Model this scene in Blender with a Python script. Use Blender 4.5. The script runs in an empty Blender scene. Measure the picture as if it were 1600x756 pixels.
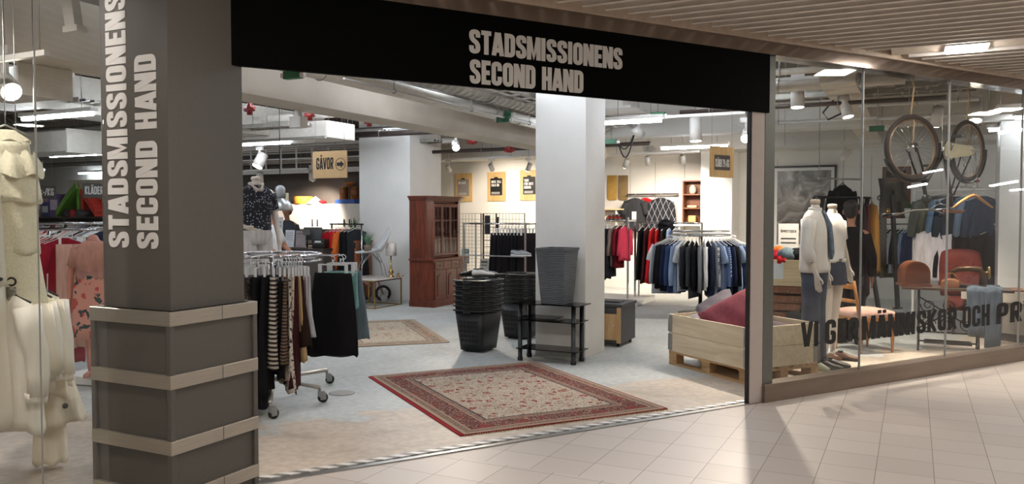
import bpy, bmesh, math, random
from math import sin, cos, pi, radians, sqrt, atan2, tan
from mathutils import Vector, Matrix
SC = bpy.context.scene
COL = SC.collection

# ------------------------------------------------------------------ camera, world, exposure
FPX, PITCH, CAMZ = 1263.0, radians(1.95), 1.6
cam = bpy.data.cameras.new('camera'); camo = bpy.data.objects.new('camera', cam); COL.objects.link(camo)
cam.sensor_width = 36.0; cam.lens = FPX / 1600 * 36.0; cam.clip_start = 0.05; cam.clip_end = 200
camo.location = (0, 0, CAMZ); camo.rotation_euler = (pi / 2 - PITCH, 0, 0)
SC.camera = camo
SC.view_settings.view_transform = 'Standard'; SC.view_settings.look = 'None'
SC.view_settings.exposure = 0.0; SC.view_settings.gamma = 1.0; SC.view_settings.use_curve_mapping = False
try:
    SC.cycles.use_denoising = True; SC.cycles.max_bounces = 8; SC.cycles.transparent_max_bounces = 12
    SC.cycles.sample_clamp_indirect = 4.0; SC.cycles.caustics_reflective = False; SC.cycles.caustics_refractive = False
except Exception: pass
wd = bpy.data.worlds.new('world'); SC.world = wd; wd.use_nodes = True
wd.node_tree.nodes['Background'].inputs[0].default_value = (1.0, 0.95, 0.90, 1)
wd.node_tree.nodes['Background'].inputs[1].default_value = 0.35
TUBE_E, MALL_E, SPOT_W, SPOT_E = 54.0, 116.0, 130.0, 30.0

# ------------------------------------------------------------------ pixel -> place helpers (used to measure the photo)
def ray(px, py):
    x = (px - 800) / FPX; y = (378 - py) / FPX
    return Vector((x, cos(PITCH) + sin(PITCH) * y, -sin(PITCH) + cos(PITCH) * y))
def W(px, py, z=0.0):
    d = ray(px, py); t = (z - CAMZ) / d.z
    return Vector((d.x * t, d.y * t, z))
def D(px, py, Y):
    d = ray(px, py); t = Y / d.y
    return Vector((d.x * t, Y, CAMZ + d.z * t))
# building grid: local x = e2 (right), local y = e1 (deep)
BA = radians(26.4); BR = -BA
E1 = Vector((sin(BA), cos(BA), 0)); E2 = Vector((cos(BA), -sin(BA), 0))
def G(p): return (p.dot(E2), p.dot(E1))
def GP(x, y, z=0.0): return E2 * x + E1 * y + Vector((0, 0, z))
# facade frame: origin at the foot of the door post, local x along the shop front, local y into the shop
FO = W(1195, 628); _fa = W(411, 756); FU = (FO - _fa).normalized(); FA = atan2(FU.y, FU.x)
FN = Vector((-FU.y, FU.x, 0))
def FS(px, py, d=0.0):
    r = ray(px, py); c = Vector((0, 0, CAMZ)); o = FO + FN * d
    t = (o - c).dot(FN) / r.dot(FN); p = c + r * t
    return ((p - FO).dot(FU), p.z)
def FP(s, d, z=0.0): return FO + FU * s + FN * d + Vector((0, 0, z))

# ------------------------------------------------------------------ materials
def s2l(c):
    r = []
    for v in c[:3]:
        v = v / 255.0
        r.append(v / 12.92 if v <= 0.04045 else ((v + 0.055) / 1.055) ** 2.4)
    return (r[0], r[1], r[2], 1.0)
MC = {}
def newmat(name):
    m = bpy.data.materials.new(name); m.use_nodes = True
    nt = m.node_tree; b = nt.nodes['Principled BSDF']
    return m, nt, b
def N(nt, t, **kw):
    n = nt.nodes.new(t)
    for k, v in kw.items():
        if k.startswith('i_'):
            key = k[2:]; key = int(key) if key.isdigit() else key.replace('_', ' ')
            n.inputs[key].default_value = v
        else: setattr(n, k, v)
    return n
def L(nt, a, b): nt.links.new(a, b)
def ramp(nt, stops, interp='LINEAR'):
    r = nt.nodes.new('ShaderNodeValToRGB'); cr = r.color_ramp; cr.interpolation = interp
    while len(cr.elements) < len(stops): cr.elements.new(0.5)
    for e, (p, c) in zip(cr.elements, stops): e.position = p; e.color = c
    return r
def mixc(nt, f, a, b, mode='MIX'):
    m = nt.nodes.new('ShaderNodeMix'); m.data_type = 'RGBA'; m.blend_type = mode
    for s, v in ((m.inputs[0], f), (m.inputs[6], a), (m.inputs[7], b)):
        if isinstance(v, (int, float)): s.default_value = v
        elif isinstance(v, tuple): s.default_value = v
        else: L(nt, v, s)
    return m.outputs[2]
def math2(nt, op, a, b=None):
    m = nt.nodes.new('ShaderNodeMath'); m.operation = op
    for i, v in enumerate((a, b)):
        if v is None: continue
        if isinstance(v, (int, float)): m.inputs[i].default_value = v
        else: L(nt, v, m.inputs[i])
    return m.outputs[0]
def coords(nt, scale=(1, 1, 1), rot=(0, 0, 0)):
    t = nt.nodes.new('ShaderNodeTexCoord'); mp = nt.nodes.new('ShaderNodeMapping')
    mp.inputs['Scale'].default_value = scale; mp.inputs['Rotation'].default_value = rot
    L(nt, t.outputs['Object'], mp.inputs[0]); return mp.outputs[0]
def M(name, col, rough=0.6, metal=0.0, var=0.10, scale=14.0, bump=0.0, spec=None, stretch=(1, 1, 1)):
    if name in MC: return MC[name]
    m, nt, b = newmat(name); c = s2l(col)
    no = N(nt, 'ShaderNodeTexNoise', i_Scale=scale, i_Detail=4.0)
    L(nt, coords(nt, stretch), no.inputs['Vector'])
    dk = tuple(v * (1 - var) for v in c[:3]) + (1,); lt = tuple(min(1, v * (1 + var)) for v in c[:3]) + (1,)
    rp = ramp(nt, [(0.3, dk), (0.7, lt)]); L(nt, no.outputs[0], rp.inputs[0]); L(nt, rp.outputs[0], b.inputs['Base Color'])
    b.inputs['Roughness'].default_value = rough; b.inputs['Metallic'].default_value = metal
    if spec is not None: b.inputs['Specular IOR Level'].default_value = spec
    if bump:
        bp = N(nt, 'ShaderNodeBump', i_Strength=bump, i_Distance=0.01); L(nt, no.outputs[0], bp.inputs['Height']); L(nt, bp.outputs[0], b.inputs['Normal'])
    MC[name] = m; return m
def EM(name, col, e):
    if name in MC: return MC[name]
    m, nt, b = newmat(name); b.inputs['Base Color'].default_value = s2l(col)
    b.inputs['Emission Color'].default_value = s2l(col); b.inputs['Emission Strength'].default_value = e
    MC[name] = m; return m
def wood(name, c1, c2, scale=6.0, rough=0.5, axis='X', bump=0.1):
    if name in MC: return MC[name]
    m, nt, b = newmat(name)
    st = {'X': (0.12, 1, 1), 'Y': (1, 0.12, 1), 'Z': (1, 1, 0.12)}[axis]
    no = N(nt, 'ShaderNodeTexNoise', i_Scale=scale * 4, i_Detail=6.0, i_Distortion=1.2); L(nt, coords(nt, st), no.inputs['Vector'])
    rp = ramp(nt, [(0.3, s2l(c1)), (0.68, s2l(c2))]); L(nt, no.outputs[0], rp.inputs[0]); L(nt, rp.outputs[0], b.inputs['Base Color'])
    b.inputs['Roughness'].default_value = rough
    bp = N(nt, 'ShaderNodeBump', i_Strength=bump, i_Distance=0.003); L(nt, no.outputs[0], bp.inputs['Height']); L(nt, bp.outputs[0], b.inputs['Normal'])
    MC[name] = m; return m
def PM(name, kind, c1, c2, scale=20.0, c3=None, rough=0.85):
    """printed cloth: stripe / vstripe / check / dots / floral / blotch"""
    if name in MC: return MC[name]
    m, nt, b = newmat(name); a, d = s2l(c1), s2l(c2); b.inputs['Roughness'].default_value = rough
    if kind in ('stripe', 'vstripe', 'check'):
        outs = []
        for dr in {'stripe': ['Z'], 'vstripe': ['X'], 'check': ['X', 'Z']}[kind]:
            w = N(nt, 'ShaderNodeTexWave', bands_direction=dr, i_Scale=scale, i_Distortion=0.6); w.inputs['Detail Scale'].default_value = 2
            L(nt, coords(nt), w.inputs['Vector']); outs.append(w.outputs['Fac'])
        if kind == 'check':
            f = math2(nt, 'MULTIPLY', math2(nt, 'ADD', math2(nt, 'GREATER_THAN', outs[0], 0.55), math2(nt, 'GREATER_THAN', outs[1], 0.55)), 0.5)
        else: f = math2(nt, 'GREATER_THAN', outs[0], 0.5)
        L(nt, mixc(nt, f, a, d), b.inputs['Base Color'])
    elif kind == 'dots':
        v = N(nt, 'ShaderNodeTexVoronoi', i_Scale=scale); v.inputs['Randomness'].default_value = 0.7; L(nt, coords(nt), v.inputs['Vector'])
        L(nt, mixc(nt, math2(nt, 'LESS_THAN', v.outputs['Distance'], 0.27), a, d), b.inputs['Base Color'])
    elif kind == 'floral':
        v = N(nt, 'ShaderNodeTexVoronoi', i_Scale=scale); no = N(nt, 'ShaderNodeTexNoise', i_Scale=scale * 0.8, i_Detail=3.0)
        cc = coords(nt); L(nt, cc, no.inputs['Vector']); L(nt, mixc(nt, 0.25, cc, no.outputs['Color']), v.inputs['Vector'])
        f1 = math2(nt, 'LESS_THAN', v.outputs['Distance'], 0.33); f2 = math2(nt, 'GREATER_THAN', no.outputs[0], 0.57)
        x = mixc(nt, f2, a, s2l(c3 or c2)); L(nt, mixc(nt, f1, x, d), b.inputs['Base Color'])
    else:
        no = N(nt, 'ShaderNodeTexNoise', i_Scale=scale, i_Detail=2.0); L(nt, coords(nt), no.inputs['Vector'])
        L(nt, mixc(nt, math2(nt, 'GREATER_THAN', no.outputs[0], 0.5), a, d), b.inputs['Base Color'])
    MC[name] = m; return m
def CLOTH(rgb):
    n = 'cloth_%d_%d_%d' % tuple(int(v) for v in rgb)
    return M(n, rgb, rough=0.9, var=0.16, scale=9.0, stretch=(3, 3, 0.5), spec=0.2)
def glass_mat(name, tint=(0.97, 0.985, 0.98), ior=1.5, rough=0.0):
    if name in MC: return MC[name]
    m, nt, b = newmat(name); nt.nodes.remove(b)
    out = [n for n in nt.nodes if n.type == 'OUTPUT_MATERIAL'][0]
    tr = N(nt, 'ShaderNodeBsdfTransparent'); tr.inputs[0].default_value = tuple(tint) + (1,)
    gl = N(nt, 'ShaderNodeBsdfGlossy'); gl.inputs['Roughness'].default_value = rough
    ge = N(nt, 'ShaderNodeNewGeometry'); fr = N(nt, 'ShaderNodeFresnel')
    i = math2(nt, 'ADD', math2(nt, 'MULTIPLY', ge.outputs['Backfacing'], 1 / ior - ior), ior); L(nt, i, fr.inputs['IOR'])
    mx = N(nt, 'ShaderNodeMixShader'); L(nt, fr.outputs[0], mx.inputs[0]); L(nt, tr.outputs[0], mx.inputs[1]); L(nt, gl.outputs[0], mx.inputs[2])
    L(nt, mx.outputs[0], out.inputs[0]); MC[name] = m; return m

# ------------------------------------------------------------------ mesh builder
class MB:
    def __init__(s): s.v = []; s.f = []; s.sm = []
    def add(s, vs, fs, smooth=False):
        o = len(s.v); s.v += [tuple(v) for v in vs]
        for f in fs: s.f.append(tuple(i + o for i in f)); s.sm.append(smooth)
        return s
    def box(s, x0, x1, y0, y1, z0, z1):
        vs = [(x, y, z) for x in (x0, x1) for y in (y0, y1) for z in (z0, z1)]
        return s.add(vs, [(0, 1, 3, 2), (4, 6, 7, 5), (0, 4, 5, 1), (2, 3, 7, 6), (0, 2, 6, 4), (1, 5, 7, 3)])
    def cbox(s, c, d, e=(0, 0, 0)):
        from mathutils import Euler
        R = Euler(e).to_matrix(); c = Vector(c)
        vs = [c + R @ Vector((x * d[0] / 2, y * d[1] / 2, z * d[2] / 2)) for x in (-1, 1) for y in (-1, 1) for z in (-1, 1)]
        return s.add(vs, [(0, 1, 3, 2), (4, 6, 7, 5), (0, 4, 5, 1), (2, 3, 7, 6), (0, 2, 6, 4), (1, 5, 7, 3)])
    def frust(s, x0, x1, y0, y1, z0, X0, X1, Y0, Y1, z1):
        vs = [(x0, y0, z0), (x1, y0, z0), (x1, y1, z0), (x0, y1, z0), (X0, Y0, z1), (X1, Y0, z1), (X1, Y1, z1), (X0, Y1, z1)]
        return s.add(vs, [(3, 2, 1, 0), (4, 5, 6, 7), (0, 1, 5, 4), (1, 2, 6, 5), (2, 3, 7, 6), (3, 0, 4, 7)])
    def loft(s, rings, closed=True, cap=True, smooth=True):
        n = len(rings[0]); vs = [p for r in rings for p in r]; fs = []
        for i in range(len(rings) - 1):
            for j in range(n if closed else n - 1):
                a = i * n + j; b = i * n + (j + 1) % n
                fs.append((a, b, b + n, a + n))
        if cap and closed: fs.append(tuple(range(n - 1, -1, -1))); fs.append(tuple((len(rings) - 1) * n + j for j in range(n)))
        return s.add(vs, fs, smooth)
    def tube(s, pts, r, n=8, closed=False, cap=True):
        pts = [Vector(p) for p in pts]; k = len(pts); rs = r if isinstance(r, (list, tuple)) else [r] * k; rings = []; up = None
        for i, p in enumerate(pts):
            a = pts[i - 1] if (i > 0 or closed) else p; b = pts[(i + 1) % k] if (i < k - 1 or closed) else p
            t = (b - a); t = t.normalized() if t.length > 1e-9 else Vector((0, 0, 1))
            if up is None: up = Vector((0, 0, 1)) if abs(t.z) < 0.95 else Vector((1, 0, 0))
            sx = t.cross(up)
            if sx.length < 1e-4: up = Vector((1, 0, 0)) if abs(t.x) < 0.9 else Vector((0, 1, 0)); sx = t.cross(up)
            sx.normalize(); uy = sx.cross(t).normalized(); up = uy
            rings.append([p + (sx * cos(2 * pi * j / n) + uy * sin(2 * pi * j / n)) * rs[i] for j in range(n)])
        if closed: rings.append(rings[0])
        return s.loft(rings, True, cap and not closed)
    def cyl(s, p0, p1, r0, r1=None, n=12): return s.tube([p0, p1], [r0, r0 if r1 is None else r1], n)
    def lathe(s, prof, n=24, c=(0, 0, 0), smooth=True):
        rings = [[(c[0] + max(r, 1e-4) * cos(2 * pi * j / n), c[1] + max(r, 1e-4) * sin(2 * pi * j / n), c[2] + z) for j in range(n)] for r, z in prof]
        return s.loft(rings, True, True, smooth)
    def ball(s, c, rx, ry=None, rz=None, n=12, k=7):
        ry = rx if ry is None else ry; rz = rx if rz is None else rz; rings = []
        for i in range(k + 1):
            a = -pi / 2 + pi * i / k; q = max(cos(a), 0.02)
            rings.append([(c[0] + rx * q * cos(2 * pi * j / n), c[1] + ry * q * sin(2 * pi * j / n), c[2] + rz * sin(a)) for j in range(n)])
        return s.loft(rings)
    def ring(s, c, R, r, n=32, k=8, ax=(0, 0, 1), e=None):
        ax = Vector(ax).normalized(); u = ax.orthogonal().normalized(); w = ax.cross(u); c = Vector(c)
        return s.tube([c + (u * cos(2 * pi * i / n) + w * sin(2 * pi * i / n)) * R for i in range(n)], r, k, closed=True)
    def prism(s, poly, z0, z1):
        n = len(poly); vs = [(x, y, z0) for x, y in poly] + [(x, y, z1) for x, y in poly]
        return s.add(vs, [tuple(range(n - 1, -1, -1)), tuple(range(n, 2 * n))] + [(i, (i + 1) % n, n + (i + 1) % n, n + i) for i in range(n)])
    def xf(s, m, i0=0):
        s.v[i0:] = [tuple(m @ Vector(v)) for v in s.v[i0:]]; return s
    def build(s, name, mat, parent=None, loc=(0, 0, 0), rz=0.0, bevel=0.0, sub=0, seg=2):
        me = bpy.data.meshes.new(name); me.from_pydata(s.v, [], s.f)
        me.polygons.foreach_set('use_smooth', s.sm); me.update()
        o = bpy.data.objects.new(name, me); COL.objects.link(o); me.materials.append(mat)
        o.location = loc; o.rotation_euler = (0, 0, rz)
        if parent is not None: o.parent = parent
        if bevel:
            b = o.modifiers.new('bevel', 'BEVEL'); b.width = bevel; b.segments = seg; b.limit_method = 'ANGLE'; b.angle_limit = radians(40)
        if sub:
            q = o.modifiers.new('sub', 'SUBSURF'); q.levels = sub; q.render_levels = sub
        return o
def tag(o, label=None, cat=None, group=None, kind=None):
    if label: o['label'] = label
    if cat: o['category'] = cat
    if group: o['group'] = group
    if kind: o['kind'] = kind
    return o
def thing(name, label, cat, loc=(0, 0, 0), rz=0.0, group=None):
    o = bpy.data.objects.new(name, None); COL.objects.link(o); o.empty_display_size = 0.1
    o.location = loc; o.rotation_euler = (0, 0, rz); return tag(o, label, cat, group)
def struct(o): o['kind'] = 'structure'; return o
def copytree(o, loc, rz=None, label=None, parent=None):
    c = o.copy(); COL.objects.link(c)
    if loc is not None: c.location = loc
    if rz is not None: c.rotation_euler = (0, 0, rz)
    if label: c['label'] = label
    if parent is not None: c.parent = parent
    for ch in list(o.children): copytree(ch, None, None, None, c)
    return c
ORD = 'first second third fourth fifth sixth seventh eighth ninth tenth eleventh twelfth thirteenth fourteenth fifteenth sixteenth seventeenth eighteenth nineteenth twentieth'.split()
ORD += ['twenty-' + o for o in ORD[:9]] + ['thirtieth']

# ------------------------------------------------------------------ lettering: heavy condensed strokes
def arcpath(pts, r, closed=False, n=5):
    out = []; k = len(pts)
    for i, p in enumerate(pts):
        p = Vector(p)
        if not closed and i in (0, k - 1): out.append(p); continue
        a = Vector(pts[i - 1]); b = Vector(pts[(i + 1) % k]); da = (a - p); db = (b - p)
        q = min(r, da.length * 0.49, db.length * 0.49)
        p0 = p + da.normalized() * q; p1 = p + db.normalized() * q
        for j in range(n + 1):
            t = j / n; out.append(p0 * (1 - t) ** 2 + p * 2 * t * (1 - t) + p1 * t * t)
    return out
def glyph(ch, w, h):
    """centre lines of one letter in a box w x 1, stroke width 2h; (points, corner radius, closed)"""
    a, b, t, d = h, w - h, 1 - h, h; c = w / 2; R = 0.17
    g = {
     'O': [([(a, d), (b, d), (b, t), (a, t)], R, 1)], '0': [([(a, d), (b, d), (b, t), (a, t)], R, 1)],
     'C': [([(b, .62), (b, t), (a, t), (a, d), (b, d), (b, .38)], R, 0)],
     'G': [([(b, .66), (b, t), (a, t), (a, d), (b, d), (b, .46), (c, .46)], R, 0)],
     'S': [([(b, .68), (b, t), (a, t), (a, .6), (b, .42), (b, d), (a, d), (a, .32)], .15, 0)],
     'T': [([(0, t), (w, t)], 0, 0), ([(c, 0), (c, t)], 0, 0)],
     'I': [([(c, 0), (c, 1)], 0, 0)], 'L': [([(a, 1), (a, d), (w, d)], 0, 0)],
     'E': [([(w, t), (a, t), (a, d), (w, d)], 0, 0), ([(a, .5), (w * .9, .5)], 0, 0)],
     'F': [([(w, t), (a, t), (a, 0)], 0, 0), ([(a, .5), (w * .9, .5)], 0, 0)],
     'H': [([(a, 0), (a, 1)], 0, 0), ([(b, 0), (b, 1)], 0, 0), ([(a, .5), (b, .5)], 0, 0)],
     'N': [([(a * .85, 0), (a * .85, 1)], 0, 0), ([(w - a * .85, 0), (w - a * .85, 1)], 0, 0), ([(a, .97), (b, .03)], 0, 0)],
     'M': [([(a * .8, 0), (a * .8, 1)], 0, 0), ([(w - a * .8, 0), (w - a * .8, 1)], 0, 0), ([(a, .98), (c, .08), (b, .98)], 0, 0)],
     'A': [([(a * .7, 0), (c - .03, .99)], 0, 0), ([(w - a * .7, 0), (c + .03, .99)], 0, 0), ([(a, .24), (b, .24)], 0, 0)],
     'V': [([(a * .7, 1), (c - .02, .02)], 0, 0), ([(w - a * .7, 1), (c + .02, .02)], 0, 0)],
     'D': [([(a, d), (b, d), (b, t), (a, t)], .16, 1), ([(a, 0), (a, 1)], 0, 0)],
     'P': [([(a, 0), (a, t), (b, t), (b, .44), (a, .44)], .14, 0)],
     'B': [([(a, d), (a, t), (b, t), (b, .53), (a, .53)], .1, 0), ([(a, .53), (b, .53), (b, d), (a, d)], .1, 0), ([(a, 0), (a, 1)], 0, 0)],
     'R': [([(a, 0), (a, t), (b, t), (b, .48), (a, .48)], .14, 0), ([(c, .48), (w - a * .8, 0)], 0, 0)],
     'K': [([(a, 0), (a, 1)], 0, 0), ([(a, .4), (w - a * .7, 1)], 0, 0), ([(a + .04, .52), (w - a * .7, 0)], 0, 0)],
     'Y': [([(a * .7, 1), (c, .45), (w - a * .7, 1)], 0, 0), ([(c, 0), (c, .5)], 0, 0)],
     'X': [([(a * .7, 1), (w - a * .7, 0)], 0, 0), ([(a * .7, 0), (w - a * .7, 1)], 0, 0)],
     'U': [([(a, 1), (a, d), (b, d), (b, 1)], R, 0)],
     '7': [([(0, t), (b, t), (c * .7, 0)], 0, 0)], '1': [([(c, 0), (c, 1)], 0, 0)],
     '9': [([(b, .45), (a, .45), (a, t), (b, t), (b, d), (a, d)], .14, 0)],
     '2': [([(a, .7), (a, t), (b, t), (b, .55), (a, d), (w, d)], .1, 0)],
     '-': [([(0, .42), (w, .42)], 0, 0)], '/': [([(0, 0), (w, 1)], 0, 0)], ':': [([(c, .15), (c, .3)], 0, 0), ([(c, .6), (c, .75)], 0, 0)],
     '.': [([(c, 0), (c, .16)], 0, 0)],
    }
    if ch == 'Å': return glyph('A', w, h) + [([(c - .05, 1.10), (c + .05, 1.10), (c + .05, 1.2), (c - .05, 1.2)], .04, 1)]
    if ch == 'Ä': return glyph('A', w, h) + [([(c - .11, 1.06), (c - .11, 1.2)], 0, 0), ([(c + .11, 1.06), (c + .11, 1.2)], 0, 0)]
    if ch == 'Ö': return glyph('O', w, h) + [([(c - .1, 1.06), (c - .1, 1.2)], 0, 0), ([(c + .1, 1.06), (c + .1, 1.2)], 0, 0)]
    return g.get(ch, [])
WID = {'I': .2, 'M': .58, '1': .24, '-': .24, '/': .3, ':': .2, '.': .2, ' ': .22, 'L': .38, 'E': .39, 'F': .38, 'T': .42, 'A': .48, 'V': .48, 'N': .48}
def lettering(text, width, height, depth, h=0.085, gap=0.055):
    """a mesh of raised letters in the x-z plane, front towards -y, lower left corner at the origin"""
    tot = sum(WID.get(c, .46) + gap for c in text) - gap; kx = width / (tot * height); mb = MB(); x = 0.0
    for ci, ch in enumerate(text):
        w = WID.get(ch, .46)
        for si, (pts, r, cl) in enumerate(glyph(ch, w, h)):
            p = arcpath(pts, r, cl) if r else [Vector(q) for q in pts]
            hh = h if not (ch in 'ÅÄÖ' and pts[0][1] > 1.0) else h * (.55 if ch == 'Å' else .9)
            k = len(p); lf = []; rt = []
            for i in range(k):
                q0 = p[i - 1] if (i or cl) else None; q1 = p[(i + 1) % k] if (i < k - 1 or cl) else None
                d0 = (p[i] - q0).normalized() if q0 is not None and (p[i] - q0).length > 1e-7 else None
                d1 = (q1 - p[i]).normalized() if q1 is not None and (q1 - p[i]).length > 1e-7 else None
                if d0 is None: d0 = d1
                if d1 is None: d1 = d0
                n0 = Vector((-d0.y, d0.x)); n1 = Vector((-d1.y, d1.x)); nn = n0 + n1
                if nn.length < 1e-4: nn = n0
                nn.normalize(); ln = min(hh / max(nn.dot(n0), 0.35), hh * 2.2)
                lf.append(p[i] + nn * ln); rt.append(p[i] - nn * ln)
            def cv(q, y): return ((x + q.x) * height * kx, y, min(max(q.y, 0.0), 1.0 if q.y < 1.03 else 9) * height)
            y0 = -depth - 0.0004 * si; vs = [cv(q, y0) for q in lf] + [cv(q, y0) for q in rt] + [cv(q, 0) for q in lf] + [cv(q, 0) for q in rt]
            fs = []
            for i in range(k if cl else k - 1):
                j = (i + 1) % k
                fs += [(k + i, k + j, j, i), (i, j, 2 * k + j, 2 * k + i), (3 * k + i, 3 * k + j, k + j, k + i)]
            if not cl: fs += [(0, 2 * k, 3 * k, k), (k - 1, 2 * k - 1, 4 * k - 1, 3 * k - 1)]
            mb.add(vs, fs)
        x += w + gap
    return mb

# ================================================================== STRUCTURE
m_wall = M('wall_paint', (226, 222, 214), 0.8, var=0.03, scale=3)
m_white = M('white_paint', (232, 230, 225), 0.75, var=0.03, scale=3)
m_dark = M('dark_grey_paint', (78, 72, 68), 0.7, var=0.05)
m_black = M('black_plastic', (16, 16, 17), 0.45, var=0.1)
m_blackm = M('black_metal', (22, 22, 23), 0.4, 0.3, var=0.1)
m_chrome = M('chrome', (205, 205, 208), 0.16, 1.0, var=0.03)
m_steel = M('brushed_steel', (176, 170, 158), 0.38, 0.85, var=0.08, scale=30, stretch=(0.2, 0.2, 6))
m_galv = M('galvanised_steel', (168, 168, 166), 0.35, 0.9, var=0.14, scale=10)
m_plastic = M('white_plastic', (228, 226, 222), 0.4, var=0.03)
m_clear = glass_mat('clear_plastic', (0.93, 0.95, 0.96), 1.5, 0.12)
m_glass = glass_mat('window_glass'); m_darkglass = glass_mat('black_glass', (0.10, 0.10, 0.11), 1.5)
m_pine = wood('pine', (206, 178, 134), (232, 208, 168), 5, 0.6)
m_ply = wood('plywood', (188, 152, 96), (214, 180, 126), 4, 0.6, 'Z')
m_mahog = wood('mahogany', (66, 26, 14), (112, 50, 28), 5, 0.32, 'Z')
m_brown = wood('brown_wood', (104, 60, 34), (138, 84, 50), 5, 0.45, 'Z')
m_beech = wood('beech', (150, 96, 46), (186, 128, 70), 6, 0.35, 'Z')
m_brass = M('brass', (182, 150, 96), 0.25, 1.0, var=0.08)
m_skin = M('skin', (176, 122, 96), 0.6, var=0.06); m_hair = M('dark_hair', (24, 19, 17), 0.6, var=0.3, scale=40)
m_mann = M('mannequin_shell', (226, 214, 202), 0.38, var=0.03)
m_ink = M('black_ink', (14, 14, 14), 0.6, var=0.05); m_paper = M('paper', (226, 224, 220), 0.7, var=0.02)
m_letter = M('pale_grey_letter', (222, 220, 216), 0.5, var=0.02)
m_rub = M('dark_rubber', (34, 33, 32), 0.7)

# --- floors
def concrete():
    m, nt, b = newmat('screed_concrete'); c = coords(nt)
    n1 = N(nt, 'ShaderNodeTexNoise', i_Scale=0.55, i_Detail=6.0, i_Roughness=0.62, i_Distortion=0.6); L(nt, c, n1.inputs['Vector'])
    n2 = N(nt, 'ShaderNodeTexNoise', i_Scale=16.0, i_Detail=8.0); L(nt, c, n2.inputs['Vector'])
    n3 = N(nt, 'ShaderNodeTexNoise', i_Scale=1.1, i_Detail=3.0, i_Distortion=1.4); L(nt, c, n3.inputs['Vector'])
    r1 = ramp(nt, [(0.32, s2l((168, 170, 166))), (0.5, s2l((192, 195, 192))), (0.7, s2l((206, 209, 206)))]); L(nt, n1.outputs[0], r1.inputs[0])
    r2 = ramp(nt, [(0.35, (0.86, 0.86, 0.86, 1)), (0.65, (1.06, 1.06, 1.06, 1))]); L(nt, n2.outputs[0], r2.inputs[0])
    x = mixc(nt, 1.0, r1.outputs[0], r2.outputs[0], 'MULTIPLY')
    # tan levelling compound poured along the entrance: an edge that wanders about 1.3 m inside the line of the shop front
    sp = N(nt, 'ShaderNodeSeparateXYZ'); L(nt, c, sp.inputs[0])
    lw = math2(nt, 'MAXIMUM', math2(nt, 'MULTIPLY', math2(nt, 'SUBTRACT', -4.0, sp.outputs['X']), 1.2), 0.0)
    e = math2(nt, 'SUBTRACT', math2(nt, 'ADD', math2(nt, 'ADD', math2(nt, 'MULTIPLY', n3.outputs[0], 1.5), 0.45), lw), sp.outputs['Y'])
    f = ramp(nt, [(0.48, (0, 0, 0, 1)), (0.56, (1, 1, 1, 1))]); L(nt, math2(nt, 'ADD', e, 0.5), f.inputs[0])
    r3 = ramp(nt, [(0.3, s2l((170, 156, 140))), (0.48, s2l((200, 186, 170))), (0.7, s2l((210, 196, 180)))]); L(nt, n3.outputs[0], r3.inputs[0])
    y = mixc(nt, 1.0, r3.outputs[0], r2.outputs[0], 'MULTIPLY')
    n4 = N(nt, 'ShaderNodeTexNoise', i_Scale=2.3, i_Detail=5.0, i_Distortion=0.9); L(nt, c, n4.inputs['Vector'])
    ck = ramp(nt, [(0.495, (0, 0, 0, 1)), (0.5, (1, 1, 1, 1)), (0.505, (0, 0, 0, 1))]); L(nt, n4.outputs[0], ck.inputs[0])
    z = mixc(nt, f.outputs[0], x, y)
    z = mixc(nt, math2(nt, 'MULTIPLY', ck.outputs[0], 0.22), z, s2l((120, 112, 100)))
    L(nt, z, b.inputs['Base Color']); b.inputs['Roughness'].default_value = 0.48
    bp = N(nt, 'ShaderNodeBump', i_Strength=0.12, i_Distance=0.004); L(nt, n2.outputs[0], bp.inputs['Height']); L(nt, bp.outputs[0], b.inputs['Normal'])
    return m
fl = MB(); fl.box(-20, 14, 0.0, 34, -0.12, 0.0)
struct(fl.build('floor', concrete(), loc=FO, rz=FA))
TP = 0.325
def tiles():
    m, nt, b = newmat('mall_tiles'); c = coords(nt); sp = N(nt, 'ShaderNodeSeparateXYZ'); L(nt, c, sp.inputs[0])
    near = math2(nt, 'LESS_THAN', sp.outputs['Y'], TY)
    xx = math2(nt, 'ADD', sp.outputs['X'], math2(nt, 'MULTIPLY', near, TP * 0.5)); yy = math2(nt, 'ADD', sp.outputs['Y'], 0.0)
    fr = []
    for v in (xx, yy):
        q = math2(nt, 'FRACT', math2(nt, 'DIVIDE', v, TP)); fr.append(math2(nt, 'LESS_THAN', math2(nt, 'ABSOLUTE', math2(nt, 'SUBTRACT', q, 0.5)), 0.494))
    t = math2(nt, 'MULTIPLY', fr[0], fr[1])
    cell = N(nt, 'ShaderNodeTexWhiteNoise', noise_dimensions='2D'); cb = N(nt, 'ShaderNodeCombineXYZ')
    L(nt, math2(nt, 'FLOOR', math2(nt, 'DIVIDE', xx, TP)), cb.inputs[0]); L(nt, math2(nt, 'FLOOR', math2(nt, 'DIVIDE', yy, TP)), cb.inputs[1]); L(nt, cb.outputs[0], cell.inputs['Vector'])
    base = mixc(nt, cell.outputs['Value'], s2l((194, 184, 176)), s2l((204, 195, 187)))
    no = N(nt, 'ShaderNodeTexNoise', i_Scale=2.2, i_Detail=4.0); L(nt, c, no.inputs['Vector'])
    base = mixc(nt, math2(nt, 'MULTIPLY', no.outputs[0], 0.16), base, s2l((160, 148, 138)))
    L(nt, mixc(nt, t, s2l((104, 92, 84)), base), b.inputs['Base Color']); b.inputs['Roughness'].default_value = 0.42
    bp = N(nt, 'ShaderNodeBump', i_Strength=0.3, i_Distance=0.003); L(nt, t, bp.inputs['Height']); L(nt, bp.outputs[0], b.inputs['Normal'])
    return m
_t = G(W(1388, 601)); _t2 = G(W(1011, 710.5))
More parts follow.
